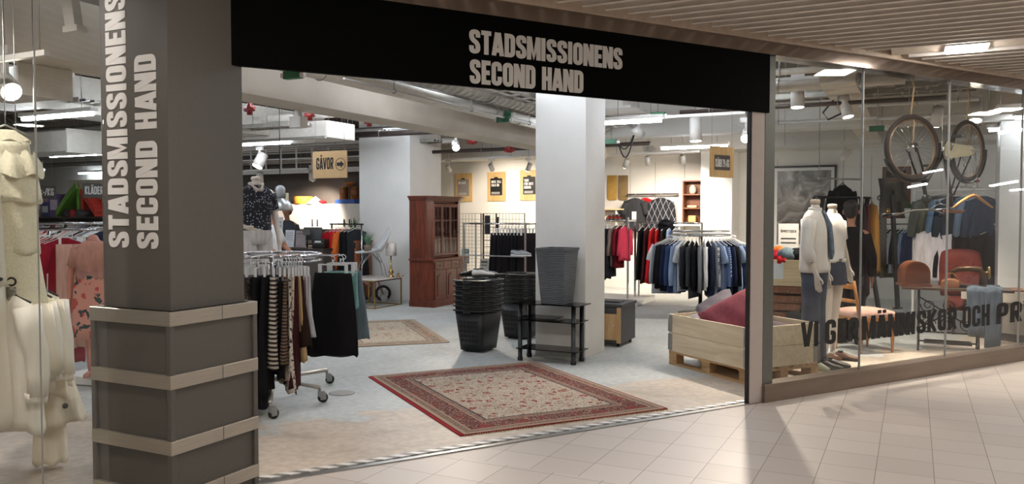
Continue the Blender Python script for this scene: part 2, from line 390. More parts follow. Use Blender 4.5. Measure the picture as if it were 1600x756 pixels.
TOX = _t[0]; TOY = _t2[1]; TY = G(W(880, 740))[1] - TOY
mf = MB()
_q = [FP(-16, 0), FP(16, 0), FP(16, -22), FP(-16, -22)]
mf.prism([(G(p)[0] - TOX, G(p)[1] - TOY) for p in _q], -0.12, 0.0)
struct(mf.build('floor_mall', tiles(), loc=GP(TOX, TOY), rz=BR))

# --- metal threshold strip with a toothed edge
def strip_mat():
    m, nt, b = newmat('toothed_strip'); c = coords(nt); w = N(nt, 'ShaderNodeTexWave', bands_direction='DIAGONAL', i_Scale=5.2); L(nt, c, w.inputs['Vector'])
    r = ramp(nt, [(0.36, s2l((140, 136, 130))), (0.5, s2l((244, 243, 240)))]); L(nt, w.outputs['Fac'], r.inputs[0]); L(nt, r.outputs[0], b.inputs['Base Color'])
    b.inputs['Metallic'].default_value = 0.15; b.inputs['Roughness'].default_value = 0.35
    bp = N(nt, 'ShaderNodeBump', i_Strength=0.8, i_Distance=0.008); L(nt, w.outputs['Fac'], bp.inputs['Height']); L(nt, bp.outputs[0], b.inputs['Normal']); return m
sL = FS(404, 700)[0]
th = thing('threshold_strip', 'toothed metal threshold strip between the tiles and the bare shop floor', 'threshold', FO, FA)
MB().box(sL - 0.1, -0.02, 0.055, 0.115, 0.0, 0.014).build('toothed_edge', strip_mat(), th)
MB().box(sL - 0.1, -0.02, 0.0, 0.055, 0.0, 0.008).build('flat_edge', m_galv, th)

# --- walls
def wall(name, x0, x1, y0, y1, z1=3.5, mat=None, z0=0.0):
    return struct(MB().box(x0, x1, y0, y1, z0, z1).build(name, mat or m_wall, rz=BR))
wall('wall_back', -11.0, 5.3, 16.9, 17.1)
wall('wall_counter', -14.6, -9.5, 14.2, 14.4, 3.5, m_dark)
wall('wall_left', -30, -14.6, 15.5, 15.7)
wall('wall_end', -30.2, -30, -6, 15.7)
wall('wall_side', -14.6, -14.4, 14.4, 15.7)
wall('wall_nook', -11.0, -10.9, 14.4, 16.9)
cl = MB(); cl.box(-20, 14, 0.16, 34, 3.5, 3.65)
m_slab = M('raw_ceiling', (92, 84, 76), 0.9, var=0.25, scale=2.5)
struct(cl.build('ceiling', m_slab, loc=FO, rz=FA))
# bulkheads under the slab, at the back of the shop
wall('beam_back', -10.9, 4.5, 15.9, 16.9, 3.5, m_wall, 2.86)
wall('beam_middle', -6.15, -5.70, 3.0, 15.9, 3.22, M('painted_beam', (208, 198, 184), 0.85, var=0.08, scale=2.0), 2.75)
wall('beam_cross', -5.7, 2.2, 12.6, 13.0, 3.5, m_wall, 2.86)

# --- white pillars in the shop
def pil(name, near_px, Y, wx, wy, z1=3.5):
    p = D(near_px, 400, Y); x, y = G(p)
    return struct(MB().box(x - wx, x, y, y + wy, 0, z1).build(name, m_white, rz=BR, bevel=0.006)), (x, y)
pil('pillar_middle', 915, 8.92, 0.61, 0.62)
pil('pillar_wide', 641, 14.9, 1.15, 1.10)
pil('pillar_far', 1143, 15.9, 0.62, 0.62)
pil('pillar_window', 1706, 10.5, 1.05, 0.6)

# --- the clad pillar at the shop corner
m_clad = M('charcoal_cladding', (84, 81, 76), 0.6, 0.0, var=0.04, scale=60)
YR = (W(411, 756)).y
pr = D(404, 600, YR); SZ = 0.63
pn = pr - E1 * SZ
pc = pn - E2 * (SZ / 2) + E1 * (SZ / 2); hs = SZ / 2
pl = thing('pillar_entrance', None, None, (pc.x, pc.y, 0), BR); pl['kind'] = 'structure'
hb = hs - 0.018; hu = hs - 0.052
MB().box(-hb, hb, -hb, hb, 0, 1.09).build('lower_cladding', m_clad, pl, bevel=0.004)
for sx, sy in ((-1, -1), (1, -1), (1, 1), (-1, 1)):
    MB().box(sx * hb - 0.016, sx * hb + 0.016, sy * hb - 0.016, sy * hb + 0.016, 0.0, 1.08).build('corner_bead', m_clad, pl, bevel=0.004)
MB().box(-hu, hu, -hu, hu, 1.0, 3.5).build('upper_cladding', m_clad, pl, bevel=0.004)
for z in (1.09, 0.757, 0.41, 0.125):
    MB().box(-hs, hs, -hs, hs, z - 0.076, z).build('bumper_band', m_steel, pl, bevel=0.004)
    MB().box(hs - 0.001, hs + 0.0015, 0.04, 0.043, z - 0.076, z).build('band_joint', m_clad, pl)
# lettering running up the left face
def on_face(px, py):
    o = pc - E1 * hu; r = ray(px, py); c = Vector((0, 0, CAMZ)); t = (o - c).dot(-E1) / r.dot(-E1); p = c + r * t
    return ((p - pc).dot(E2), p.z)
for name, txt, pa, pb in (('lettering', 'STADSMISSIONENS', (171, 386), (202, 386)), ('lettering', 'SECOND HAND', (215, 388), (248, 388))):
    x0, z0 = on_face(*pa); x1, z1 = on_face(*pb)
    zt = on_face(238, 84)[1]; ln = zt - z0
    if txt[1] == 'T': ln *= 1.335
    lt = lettering(txt, ln, x1 - x0, 0.004, h=0.095, gap=0.06)
    lt.xf(Matrix.Rotation(-pi / 2, 4, 'Y'))
    lt.build(name, m_letter, pl, loc=(x1, -hu, z0))['label'] = 'pale grey letters running up the pillar'

# --- shop front: fascia, header, posts, sill and panes
zF0 = FS(1193, 176)[1]; zF1 = 2.94; zH = 3.06
sP = FS(383, 108)[0]
fsg = thing('shop_sign', 'long black fascia board with pale two-line lettering above the entrance', 'sign', FP(0, 0, zF0), FA)
m_fascia = M('black_fascia', (7, 7, 7), 0.8, var=0.05, spec=0.06)
MB().box(sP - 0.3, 0.0, -0.02, 0.02, 0, zF1 - zF0).build('fascia_board', m_fascia, fsg, bevel=0.003)
for txt, a, b_, tp in (('STADSMISSIONENS', (733, 82.5), (972, 107), (733, 45)), ('SECOND HAND', (734, 130), (911, 143.5), (734, 92))):
    s0, z0 = FS(*a, d=-0.02); s1, _ = FS(*b_, d=-0.02); _, z1 = FS(*tp, d=-0.02)
    lettering(txt, s1 - s0, z1 - z0, 0.004, h=0.094, gap=0.05).build('lettering', m_letter, fsg, loc=(s0, -0.02, z0 - zF0))
m_bronze = M('bronze_header', (150, 138, 128), 0.16, 0.9, var=0.06)
struct(MB().box(-9, 9, -0.03, 0.16, zF1, zH).build('trim_header', m_bronze, loc=FO, rz=FA))
struct(MB().box(-9, 9, -0.06, -0.03, zH - 0.012, zH + 0.012).box(-9, 9, -0.06, 0.16, zH + 0.012, 3.4).build('trim_ceiling_edge', M('trim_beige', (206, 190, 172), 0.5), loc=FO, rz=FA))
sA = FS(1171, 500)[0]; sB = FS(1192, 500)[0]; sC = FS(1208, 500)[0]
m_frame = M('grey_green_frame', (112, 116, 110), 0.4, 0.4, var=0.05); m_post = M('pale_post', (196, 186, 180), 0.45, var=0.03)
struct(MB().box(sA + 0.008, sB, 0.0, 0.055, 0, zF0).build('trim_door_post', m_post, loc=FO, rz=FA, bevel=0.003))
struct(MB().box(sA - 0.008, sA + 0.008, 0.005, 0.04, 0, zF0).build('trim_door_seal', m_rub, loc=FO, rz=FA))
struct(MB().box(sB + 0.004, sC, 0.0, 0.10, 0.155, zF1).build('trim_window_post', m_frame, loc=FO, rz=FA, bevel=0.003))
m_sill = M('brown_grey_sill', (134, 120, 108), 0.36, 0.6, var=0.12, scale=4, stretch=(0.4, 1, 3))
struct(MB().box(sB, 9, -0.03, 0.12, 0.0, 0.155).build('trim_sill', m_sill, loc=FO, rz=FA, bevel=0.003))
sJ = [sC] + [FS(x, 400)[0] for x in (1350, 1484.5)]; sJ += [sJ[-1] + (sJ[-1] - sJ[-2]), 9]
for i in range(4):
    a, b_ = sJ[i], sJ[i + 1]
    g = struct(MB().box(a + 0.002, b_ - 0.002, 0.03, 0.042, 0.155, zF1).build('window_%d' % (i + 1), m_glass, loc=FO, rz=FA))
    struct(MB().box(b_ - 0.004, b_ + 0.004, 0.026, 0.046, 0.155, zF1).build('trim_joint_%d' % (i + 1), M('silicone_joint', (150, 150, 146), 0.4), loc=FO, rz=FA))
sQ = FS(60, 400)[0]; sE = (pc - FO).dot(FU)
struct(MB().box(sQ + 0.002, sE - 0.36, 0.03, 0.042, 0.03, zF1).build('window_5', m_glass, loc=FO, rz=FA))
struct(MB().box(sQ - 2.5, sQ - 0.002, 0.03, 0.042, 0.03, zF1).build('window_6', m_glass, loc=FO, rz=FA))
struct(MB().box(sQ - 0.004, sQ + 0.004, 0.026, 0.046, 0.03, zF1).build('trim_joint_5', M('silicone_joint', (150, 150, 146), 0.4), loc=FO, rz=FA))
struct(MB().box(sQ - 2.5, sE - 0.36, -0.01, 0.08, 0.0, 0.03).build('trim_sill_left', m_sill, loc=FO, rz=FA))

# --- lettering on the right-hand window
wl = thing('window_lettering', 'black capital letters stuck along the lower part of the right shop window', 'lettering', FP(0, 0.0295, 0), FA)
s0, z0 = FS(1252, 543, d=0.03); _, z1 = FS(1252, 503.5, d=0.03); zt = FS(1600, 508, d=0.03)[1]
x = s0; hL = z1 - z0
for word, pa, pb in (('VI', 1252, 1279), ('GER', 1289, 1342), ('MÄNNISKOR', 1347, 1494.5), ('OCH', 1503.5, 1546), ('PRYLAR', 1556, 1640)):
    a = FS(pa, 520, d=0.03)[0]; b_ = FS(pb, 500, d=0.03)[0]
    if word == 'PRYLAR': b_ = FS(1672, 500, d=0.03)[0]
    lettering(word, b_ - a, hL, 0.0015, h=0.09, gap=0.07).build('word', m_ink, wl, loc=(a, 0, z0))

# ================================================================== MALL CEILING AND ITS LAMPS
g0x, g0y = G(FO); KY = FU.dot(E1); KX = FU.dot(E2)
m_blade = M('ceiling_blade', (242, 236, 228), 0.5, var=0.04, scale=3); m_back = M('ceiling_back', (196, 188, 178), 0.8, var=0.08)
lampc = W(1510, 75.5, zH); lgx, lgy = G(lampc)
bl = MB(); k = -60; PITCHB = 0.171
while True:
    y = lgy + 0.24 + k * PITCHB; k += 1
    if y > 15: break
    if y < -9: continue
    x0 = g0x + KX * (y - g0y) / KY + 0.16
    if abs(y - lgy) < 0.22 or abs(y - (lgy - 6.0)) < 0.22 or abs(y - (lgy - 11.5)) < 0.22: continue
    bl.box(x0, x0 + 13, y - 0.019, y + 0.019, zH, zH + 0.004); bl.box(x0, x0 + 13, y - 0.005, y + 0.005, zH + .004, zH + 0.13)
struct(bl.build('ceiling_slats', m_blade, rz=BR))
struct(MB().box(-16, 16, -22, -0.06, zH + 0.16, zH + 0.3).build('ceiling_mall', m_back, loc=FO, rz=FA))
for nm, bx_ in (('wall_mall', (-16, 16, -22.2, -22)), ('wall_mall_right', (16, 16.2, -22, 0)), ('wall_mall_left', (-16.2, -16, -22, 0))):
    struct(MB().box(*bx_, 0, 3.4).build(nm, M('mall_far_wall', (190, 182, 172), 0.7), loc=FO, rz=FA))
for i, dy in enumerate((0.0, -6.0, -11.5)):
    x0 = g0x + KX * (lgy + dy - g0y) / KY + 0.18
    struct(MB().box(x0, x0 + 13, lgy + dy - 0.17, lgy + dy + 0.17, zH + 0.02, zH + 0.04).build('ceiling_band_%d' % (i + 1), M('ceiling_band', (234, 222, 206), 0.6), rz=BR))
e_mall = EM('mall_lamp_light', (255, 246, 238), MALL_E)
def mall_lamp(p, label):
    x, y = G(p); t = thing('ceiling_lamp', label, 'ceiling lamp', GP(x, y, zH), BR, 'square lamps in the slatted ceiling')
    MB().box(-0.17, 0.17, -0.17, 0.17, 0.0, 0.03).build('housing', m_plastic, t)
    MB().box(-0.15, 0.15, -0.15, 0.15, -0.012, 0.0).build('diffuser', e_mall, t)
def mirror(px, py):
    v = W(px, py, zH); return v - FN * (2 * (v - FO).dot(FN))
mall_lamp(lampc, 'square lamp lit in the pale band of the slatted mall ceiling')
for px, py, lb in ((1546, 176, 'square ceiling lamp reflected in the far right window pane, left one of two'),
                   (1580, 170, 'square ceiling lamp reflected in the far right window pane, right one of two')):
    mall_lamp(mirror(px, py), lb)
for gx, gy in ((lgx - 2.6, lgy - 6.0), (lgx - 5.2, lgy - 6.0), (lgx - 4.4, lgy - 11.5), (lgx + .6, lgy - 6.0), (lgx + 1.2, lgy - 11.5), (lgx + 3.2, lgy), (lgx + 3.4, lgy - 6.0), (lgx - 7.4, lgy - 11.5), (lgx + 4.2, lgy - 11.5), (lgx + 6.4, lgy - 6.0), (lgx + 6.2, lgy), (lgx + 7.2, lgy - 11.5), (lgx - 1.6, lgy - 11.5)):
    mall_lamp(GP(gx, gy), 'added square lamp of the mall ceiling outside the picture')  # lamps added out of frame to light the tiles and slats

# tube lamps across the mall: seen in the photo only as reflections in the right-hand panes
def mir(px, py, z):
    v = W(px, py, z); return v - FN * (2 * (v - FO).dot(FN))
for i, (pa, pb, z) in enumerate((((1427, 274), (1530, 256), 2.75), ((1520, 281), (1562, 270), 2.75), ((1552, 291), (1606, 282), 2.3), ((1424, 293), (1452, 288), 2.25), ((1552, 301), (1606, 296), 2.2), ((1570, 208), (1606, 203), 2.8))):
    a, b_ = mir(pa[0], pa[1], z), mir(pb[0], pb[1], z); d = b_ - a
    if d.length > 3: d = d.normalized() * 3
    t = thing('tube_lamp', f'tube lamp across the mall, {ORD[i]} of those reflected in the right panes', 'tube lamp', a, atan2(d.y, d.x), 'tube lamps across the mall')
    MB().box(-.03, d.length + .03, -.05, .05, .035, .085).build('housing', M('white_lamp_metal', (214, 210, 204), 0.45, var=0.03), t)
    MB().cyl((0, 0, .012), (d.length, 0, .012), .024, n=10).build('light_tube', EM('mall_tube_light', (244, 246, 255), 40.0), t)
    for q in (.2, .8): MB().cyl((d.length * q, 0, .085), (d.length * q, 0, zH + .16 - z), .004, n=5).build('hanger_wire', m_galv, t)

# ================================================================== SHOP LAMPS
e_tube = EM('tube_light', (236, 244, 255), TUBE_E); e_spot = EM('spot_light_lens', (255, 244, 226), SPOT_E)
m_lampw = M('white_lamp_metal', (214, 210, 204), 0.45, var=0.03)
def tube_lamp(pa, pb, label, z=2.75):
    a = W(pa[0], pa[1], z); b = W(pb[0], pb[1], z); xa, ya = G(a); xb, yb = G(b)
    ln = max(0.7, min(3.2, abs(xb - xa))); y = (ya + yb) / 2
    return tube_at((xa + xb) / 2, y, ln, label, z)
def tube_at(x, y, ln, label, z=2.75):
    t = thing('tube_lamp', label, 'tube lamp', GP(x, y, z), BR, 'tube lamps under the shop ceiling')
    MB().box(-ln / 2 - .03, ln / 2 + .03, -0.05, 0.05, 0.035, 0.085).build('housing', m_lampw, t, bevel=0.006)
    MB().cyl((-ln / 2, 0, 0.012), (ln / 2, 0, 0.012), 0.024, n=10).build('light_tube', e_tube, t)
    for s in (-1, 1):
        MB().cyl((s * ln * .35, 0, 0.085), (s * ln * .35, 0, 3.5 - z), 0.004, n=5).build('hanger_wire', m_galv, t)
    return t
tube_lamp((36, 188), (145, 179), 'lit tube lamp nearest in the left window, above the red dresses')
tube_lamp((90, 246), (158, 240), 'second lit tube lamp from the top in the left window')
tube_lamp((130, 272), (158, 270), 'farthest lit tube lamp in the left window, beside the pillar')
tube_lamp((384, 229), (440, 222), 'lit tube lamp between the dark pillar and the wooden arrow sign')
tube_lamp((384, 262), (413, 262), 'smaller far tube lamp beside the dark pillar above the mannequin')
tube_lamp((930, 196), (1030, 188), 'lit tube lamp right of the middle white pillar, under the fascia')
tube_lamp((1034, 233), (1136, 229), 'lit tube lamp above the wall sweaters, left of the white price sign', 2.72)
tube_lamp((1565, 204), (1620, 201), 'lit tube lamp at the far right edge of the window')
for px, Y, ln, z, lb in ((560, 6.9, 1.6, 3.3, 'added tube lamp high behind the black fascia, left end'), (760, 7.6, 1.8, 3.3, 'added tube lamp high behind the black fascia, under its lettering'), (1010, 7.6, 1.6, 3.3, 'added tube lamp high behind the black fascia, right of its lettering'),
                         (1090, 9.4, 1.6, 3.3, 'added tube lamp high behind the right end of the black fascia'), (700, 9.0, 1.6, 3.34, 'added second-row tube lamp high behind the fascia, left of the lettering'), (272, 7.6, .9, 2.85, 'added short tube lamp nearest behind the dark pillar'),
                         (272, 10.5, 1.4, 2.85, 'added tube lamp in the middle distance behind the dark pillar'), (275, 14.0, 1.9, 2.8, 'added tube lamp far behind the dark pillar'), (892, 11.8, .7, 2.85, 'added short tube lamp hidden behind the middle white pillar'),
                         (-120, 6.5, 2.0, 2.85, 'added tube lamp left of the view above the cream dresses'), (1750, 12.0, 1.2, 2.85, 'added tube lamp, unseen right of the view behind the shop window'), (1660, 10.4, 1.0, 2.85, 'nearer added tube lamp, unseen right of the view behind the shop window')):
    x, y = G(D(px, 100, Y)); tube_at(x, y, ln, lb, z)  # unseen tubes, added to brighten the shop from behind fascia, pillars and frame edges
for x, y, lb in ((-7.3, 7.5, 'added tube lamp hidden by the painted beam, nearest of four'), (-7.3, 10.2, 'added tube lamp hidden by the painted beam, third of four'), (-7.3, 9.0, 'added tube lamp hidden by the painted beam, nearer one'), (-7.3, 11.4, 'added tube lamp hidden by the painted beam, farther one')): tube_at(x, y, 1.8, lb, 3.2)  # tubes added out of sight behind the beam to lift the wide pillar
def spot(px, py, Y, aim, label, size=0.05, lit=False, power=0.0, ln=0.17, cone=70, warm=(1.0, 0.87, 0.72)):
    """track spot: adapter, arm, round can and lens, its can at a pixel and depth, pointing along aim"""
    p = D(px, py, Y); d = Vector(aim).normalized()
    t = thing('track_spotlight', label, 'spotlight', p, 0, 'track spotlights')
    MB().cyl(tuple(-d * ln * .6), tuple(d * ln * .42), size, size * 1.06, n=16).build('lamp_can', m_lampw, t)
    MB().cyl(tuple(d * ln * .42), tuple(d * (ln * .42 + .006)), size * .92, n=16).build('lens', e_spot if lit else M('unlit_lens', (150, 150, 150), 0.2), t)
    MB().box(-.018, .018, -.018, .018, 0.0, ln * .55 + .06).build('arm', m_lampw, t)
    MB().box(-.07, .07, -.02, .02, ln * .55 + .06, ln * .55 + .12).build('track_adapter', m_lampw, t, rz=BR)
    MB().cyl((0, 0, ln * .55 + .12), (0, 0, max(ln * .55 + .14, 3.5 - p.z)), .005, n=5).build('hanger_rod', m_galv, t)
    if power:
        sp = bpy.data.lights.new('spot', 'SPOT'); sp.energy = power; sp.color = warm; sp.spot_size = radians(cone); sp.spot_blend = 0.6; sp.shadow_soft_size = size
        so = bpy.data.objects.new('spot', sp); COL.objects.link(so); so.parent = t; so.location = d * (ln * .42 + .02); so.rotation_euler = d.to_track_quat('-Z', 'Y').to_euler()
    return t
PW = SPOT_W
spot(712, 228, 13.2, (.12, -.8, -.45), 'bright round spotlight glaring above the glazed cabinet', .06, True, PW * 1.5)
spot(701, 264, 17.0, (.2, .8, -.5), 'grey unlit spotlight above the leftmost wall board')
spot(768, 262, 17.0, (.2, .8, -.5), 'grey spotlight with unlit lens and added light above the middle wall board', power=PW * 2.2, cone=95, lit=False)  # lens stays dark; its light is added to brighten the boards
spot(826, 262, 17.0, (-.3, .3, -.8), 'lit spotlight above the rightmost wall board', lit=True, power=PW * 1.6)
spot(978, 256, 15.4, (-.2, .6, -.7), 'lit spotlight above the yellow cloths on the back wall', lit=True, power=PW * 2)
spot(1012, 252, 15.4, (.15, .6, -.8), 'spotlight with unlit lens and added light above the grey wall t-shirt', power=PW * 1.5, cone=120)  # dark lens, with an added light washing the back wall
spot(1067, 250, 15.4, (.15, .6, -.8), 'spotlight with unlit lens and added light above the argyle sweater', power=PW * 1.5, cone=120)  # same dark lens, with a second added wall wash
spot(998, 207, 11.5, (.5, .3, -.5), 'silver unlit spotlight just below the tube right of the middle pillar', .06)
spot(1087, 205, 10.5, (0.02, -.02, -1), 'white barrel spotlight pointing straight down under the fascia', .075, True, PW, .3)
spot(1166, 212, 9.6, (-.35, -.8, -.6), 'glaring spotlight beside the pale door post', .055, True, PW * 2.2)
spot(406, 252, 14.0, (-.3, -.3, -.8), 'lit white spotlight below the tube lamp, left of the wooden arrow sign', .09, True, PW, .24)
spot(406, 278, 17.0, (-.1, .3, -.8), 'lit spotlight at the top of the dark counter wall, above the mannequin', .07, True, PW, .2)
spot(488, 275, 17.0, (-.1, .5, -.8), 'lit spotlight at the lower left corner of the wooden arrow sign', .07, True, PW * 2.5, .2, 115)
spot(8, 132, 5.6, (.7, -.5, -.55), 'big lit spotlight at the left edge of the left window', .07, True, PW * 1.4, .26)
spot(62, 271, 15.0, (0, -.5, -.8), 'lit spotlight far back in the left window', .07, True)
spot(1246, 152, 9.0, (0, -.05, -1), 'white barrel spotlight pointing down behind the first right pane', .07, True, PW * 2.2, .26)
spot(1322, 168, 9.2, (.15, -.2, -1), 'white spotlight tilted down right of the barrel spotlight', .06, True, PW * 2.2, .26)
spot(1319, 243, 12.0, (-.4, .6, -.5), 'grey unlit spotlight above the corner of the framed photograph', .05, power=PW * 3, cone=120)  # lens is dark; broad light added for the wall behind the window
spot(1464, 184, 9.4, (.15, .5, -.8), 'spotlight between the two bicycle wheels', .06, True, PW * 2.2, .22)
spot(1524, 176, 9.6, (-.15, -.3, -1), 'spotlight above the rear wheel of the bicycle', .07, True, PW * 2.0, .24)
# lighting track along the ceiling, one per row of spotlights
def track(pa, pb, Y, label):
    a = D(pa[0], pa[1], Y); x, y = G(a); b = D(pb[0], pb[1], Y); x2, _ = G(b); gx_, gy_ = G(FO); x2 = min(x2, gx_ + FU.dot(E2) * (y - gy_) / FU.dot(E1) - .3)
    t = thing('lighting_track', label, 'lighting track', GP(x, y, a.z), BR, 'lighting tracks')
    MB().box(0, x2 - x, -.018, .018, 0, .035).build('rail', m_lampw, t)
    for q in (.1, .9): MB().cyl(((x2 - x) * q, 0, .035), ((x2 - x) * q, 0, 3.5 - a.z), .004, n=5).build('hanger_wire', m_galv, t)
track((680, 251), (845, 249), 17.0, 'thin white lighting track above the three wall boards')
track((950, 243), (1110, 240), 15.4, 'white lighting track above the sweaters on the back wall')
track((945, 190), (1185, 184), 10.4, 'white lighting track under the fascia, right of the middle pillar')
track((384, 268), (520, 263), 17.0, 'white lighting track at the top of the dark counter wall')
track((1208, 232), (1400, 228), 12.0, 'white lighting track above the framed photograph')
track((1205, 128), (1620, 150), 9.0, 'white lighting track high behind the right window')

# ================================================================== CEILING SERVICES
m_pipe = M('painted_pipe', (214, 208, 196), 0.5, var=0.08); m_dpipe = M('dark_pipe', (66, 56, 52), 0.5, 0.3); m_red = M('red_valve', (122, 26, 24), 0.4)
m_duct = M('spiral_duct', (176, 174, 168), 0.32, 0.85, var=0.16, scale=6); m_tray = M('cable_tray_steel', (150, 146, 138), 0.45, 0.6, var=0.1)
m_insul = M('insulated_pipe', (220, 214, 204), 0.7, var=0.06)
def inside(x0, y0, x1, y1, m=.45):
    """keep a run behind the shop front, which cuts the building grid at an angle"""
    gx, gy = G(FO); kx, ky = FU.dot(E2), FU.dot(E1)
    if y0 == y1: x1 = min(x1, gx + kx * (y0 - gy) / ky - m)
    elif x0 == x1: y0 = max(y0, gy + ky * (x0 - gx) / kx + m)
    return x0, y0, x1, y1
def pipe(x0, y0, x1, y1, z, r, mat, label, name='ceiling_pipe', clamps=2):
    x0, y0, x1, y1 = inside(x0, y0, x1, y1)
    t = thing(name, label, 'pipe', GP(x0, y0, z), BR, 'pipes under the shop ceiling')
    dx, dy = x1 - x0, y1 - y0
    MB().cyl((0, 0, 0), (dx, dy, 0), r, n=12).build('pipe_run', mat, t)
    for i in range(clamps):
        q = (i + .5) / clamps
        MB().cyl((dx * q, dy * q, r), (dx * q, dy * q, 3.5 - z), .005, n=5).build('hanger_rod', m_galv, t)
        MB().ring((dx * q, dy * q, 0), r + .006, .006, 14, 5, (dx, dy, 0)).build('pipe_clamp', m_galv, t)
    return t
def duct(x0, y0, x1, y1, z, r, label):
    x0, y0, x1, y1 = inside(x0, y0, x1, y1, .6)
    t = thing('ventilation_duct', label, 'duct', GP(x0, y0, z), BR, 'round ventilation ducts'); d = Vector((x1 - x0, y1 - y0, 0)); n = int(d.length / .14)
    pts = []; rs = []
    for i in range(n + 1):
        p = d * (i / n); e = d.normalized() * .012
        pts += [p - e, p, p + e]; rs += [r, r + .009, r]
    MB().tube(pts, rs, 18).build('spiral_tube', m_duct, t)
    for q in (.2, .5, .8):
        MB().cyl(tuple(d * q + Vector((0, 0, r))), tuple(d * q + Vector((0, 0, 3.5 - z))), .005, n=5).build('hanger_rod', m_galv, t)
        MB().ring(tuple(d * q), r + .012, .008, 20, 5, tuple(d)).build('duct_clamp', m_galv, t)
def tray(x0, y0, x1, y1, z, w, label):
    x0, y0, x1, y1 = inside(x0, y0, x1, y1, .6)
    t = thing('cable_tray', label, 'cable tray', GP(x0, y0, z), BR, 'cable trays'); d = Vector((x1 - x0, y1 - y0, 0)); u = d.normalized(); n = Vector((-u.y, u.x, 0)); ln = d.length
    a = atan2(u.y, u.x)
    for s in (-1, 1):
        c = d * .5 + n * (s * w / 2); MB().cbox(c, (ln, .012, .06), (0, 0, a)).build('side_rail', m_tray, t)
    k = max(2, int(ln / .3)); mb = MB()
    for i in range(k): mb.cbox(d * ((i + .5) / k) + Vector((0, 0, -.02)), (.03, w, .012), (0, 0, a))
    tag(mb.build('rungs', m_tray, t), kind='stuff')
    for j, c in enumerate((-.3, -.08, .15, .32)):
        MB().tube([d * q + n * (w * c + .02 * sin(q * 9 + j)) + Vector((0, 0, .005)) for q in [i / 12 for i in range(13)]], .016, 6).build('cable', (m_black, m_plastic, m_dpipe, m_insul)[j], t)
    for q in (.15, .85):
        for s in (-1, 1): MB().cyl(tuple(d * q + n * s * w / 2), tuple(d * q + n * s * w / 2 + Vector((0, 0, 3.5 - z))), .005, n=5).build('hanger_rod', m_galv, t)
# along the beam, over the rug
pipe(-5.08, 4.0, -5.08, 12.5, 2.96, .08, m_insul, 'thick pale insulated pipe running deep along the painted beam')
pipe(-4.84, 4.0, -4.84, 11.0, 2.93, .05, m_insul, 'thinner pale pipe beside the thick insulated pipe')
duct(-4.48, 4.4, -4.48, 12.3, 3.06, .15, 'spiral ventilation duct deep along the painted beam')
pipe(-4.70, 6.0, -4.70, 12.4, 2.84, .016, m_plastic, 'thin white conduit hung below the spiral duct', clamps=4)
duct(-4.1, 9.2, -3.0, 9.2, 3.3, .10, 'short branch duct left of the middle white pillar')
tray(-4.05, 5.0, -4.05, 12.0, 2.96, .3, 'cable tray over the large rug')
# behind the beam, left of centre
pipe(-8.6, 11.2, -6.3, 11.2, 2.95, .05, m_dpipe, 'dark sprinkler pipe between the dark pillar and the wide pillar')
for i, (px, py) in enumerate(((390, 173), (484, 182), (577, 192))):
    p = W(px, py, 2.86); x, y = G(p); t = thing('sprinkler_valve', ('red pipe valve beside the dark pillar', 'red pipe valve above the wooden arrow sign', 'red pipe valve at the corner of the wide pillar')[i], 'valve', GP(x, y, 2.86), BR, 'red pipe valves')
    MB().cyl((0, 0, -.05), (0, 0, .09), .035, n=12).cyl((-.07, 0, .02), (.07, 0, .02), .032, n=12).build('valve_body', m_red, t)
    MB().cyl((0, 0, .09), (0, 0, .64), .012, n=8).build('drop_pipe', m_dpipe, t)
for i, (px, py) in enumerate(((738, 221), (796, 234))):
    p = D(px, py, 14.6); t = thing('sprinkler_valve', ('red pipe valve right of the glaring spotlight', 'red pipe valve left of the middle pillar top')[i], 'valve', p, BR, 'red pipe valves')
    MB().cyl((0, 0, -.05), (0, 0, .09), .045, n=12).cyl((-.09, 0, 0), (.09, 0, 0), .04, n=12).build('valve_body', m_red, t)
    MB().cyl((0, 0, .09), (0, 0, 3.5 - p.z), .014, n=8).build('drop_pipe', m_dpipe, t)
pipe(-8.3, 13.3, -4.0, 13.3, 2.80, .035, m_dpipe, 'dark pipe crossing behind the glaring spotlight')
# flat white ventilation box above the mannequin and pale hanger post
vb = thing('ventilation_box', 'flat pale ventilation box between the dark pillar and the arrow sign', 'ventilation box', GP(-9.8, 10.2, 2.78), BR)
MB().box(-2.0, 1.75, -.35, .35, 0, .26).build('box_body', m_insul, vb, bevel=.01); MB().box(-2.0, 1.75, -.40, -.35, -.02, .02).build('flange', m_tray, vb)
for s in (-1.7, 1.5): MB().cyl((s, 0, .26), (s, 0, .72), .006, n=5).build('hanger_rod', m_galv, vb)
p = D(466, 155, 9.0); t = thing('hanger_post', 'pale square post hanging from the ceiling above the wooden arrow sign', 'post', (p.x, p.y, 2.62), BR)
MB().box(-.03, .03, -.03, .03, .0, .88).build('post', m_white, t); MB().box(-.08, .08, -.06, .06, -.06, .06).build('foot_box', m_white, t)
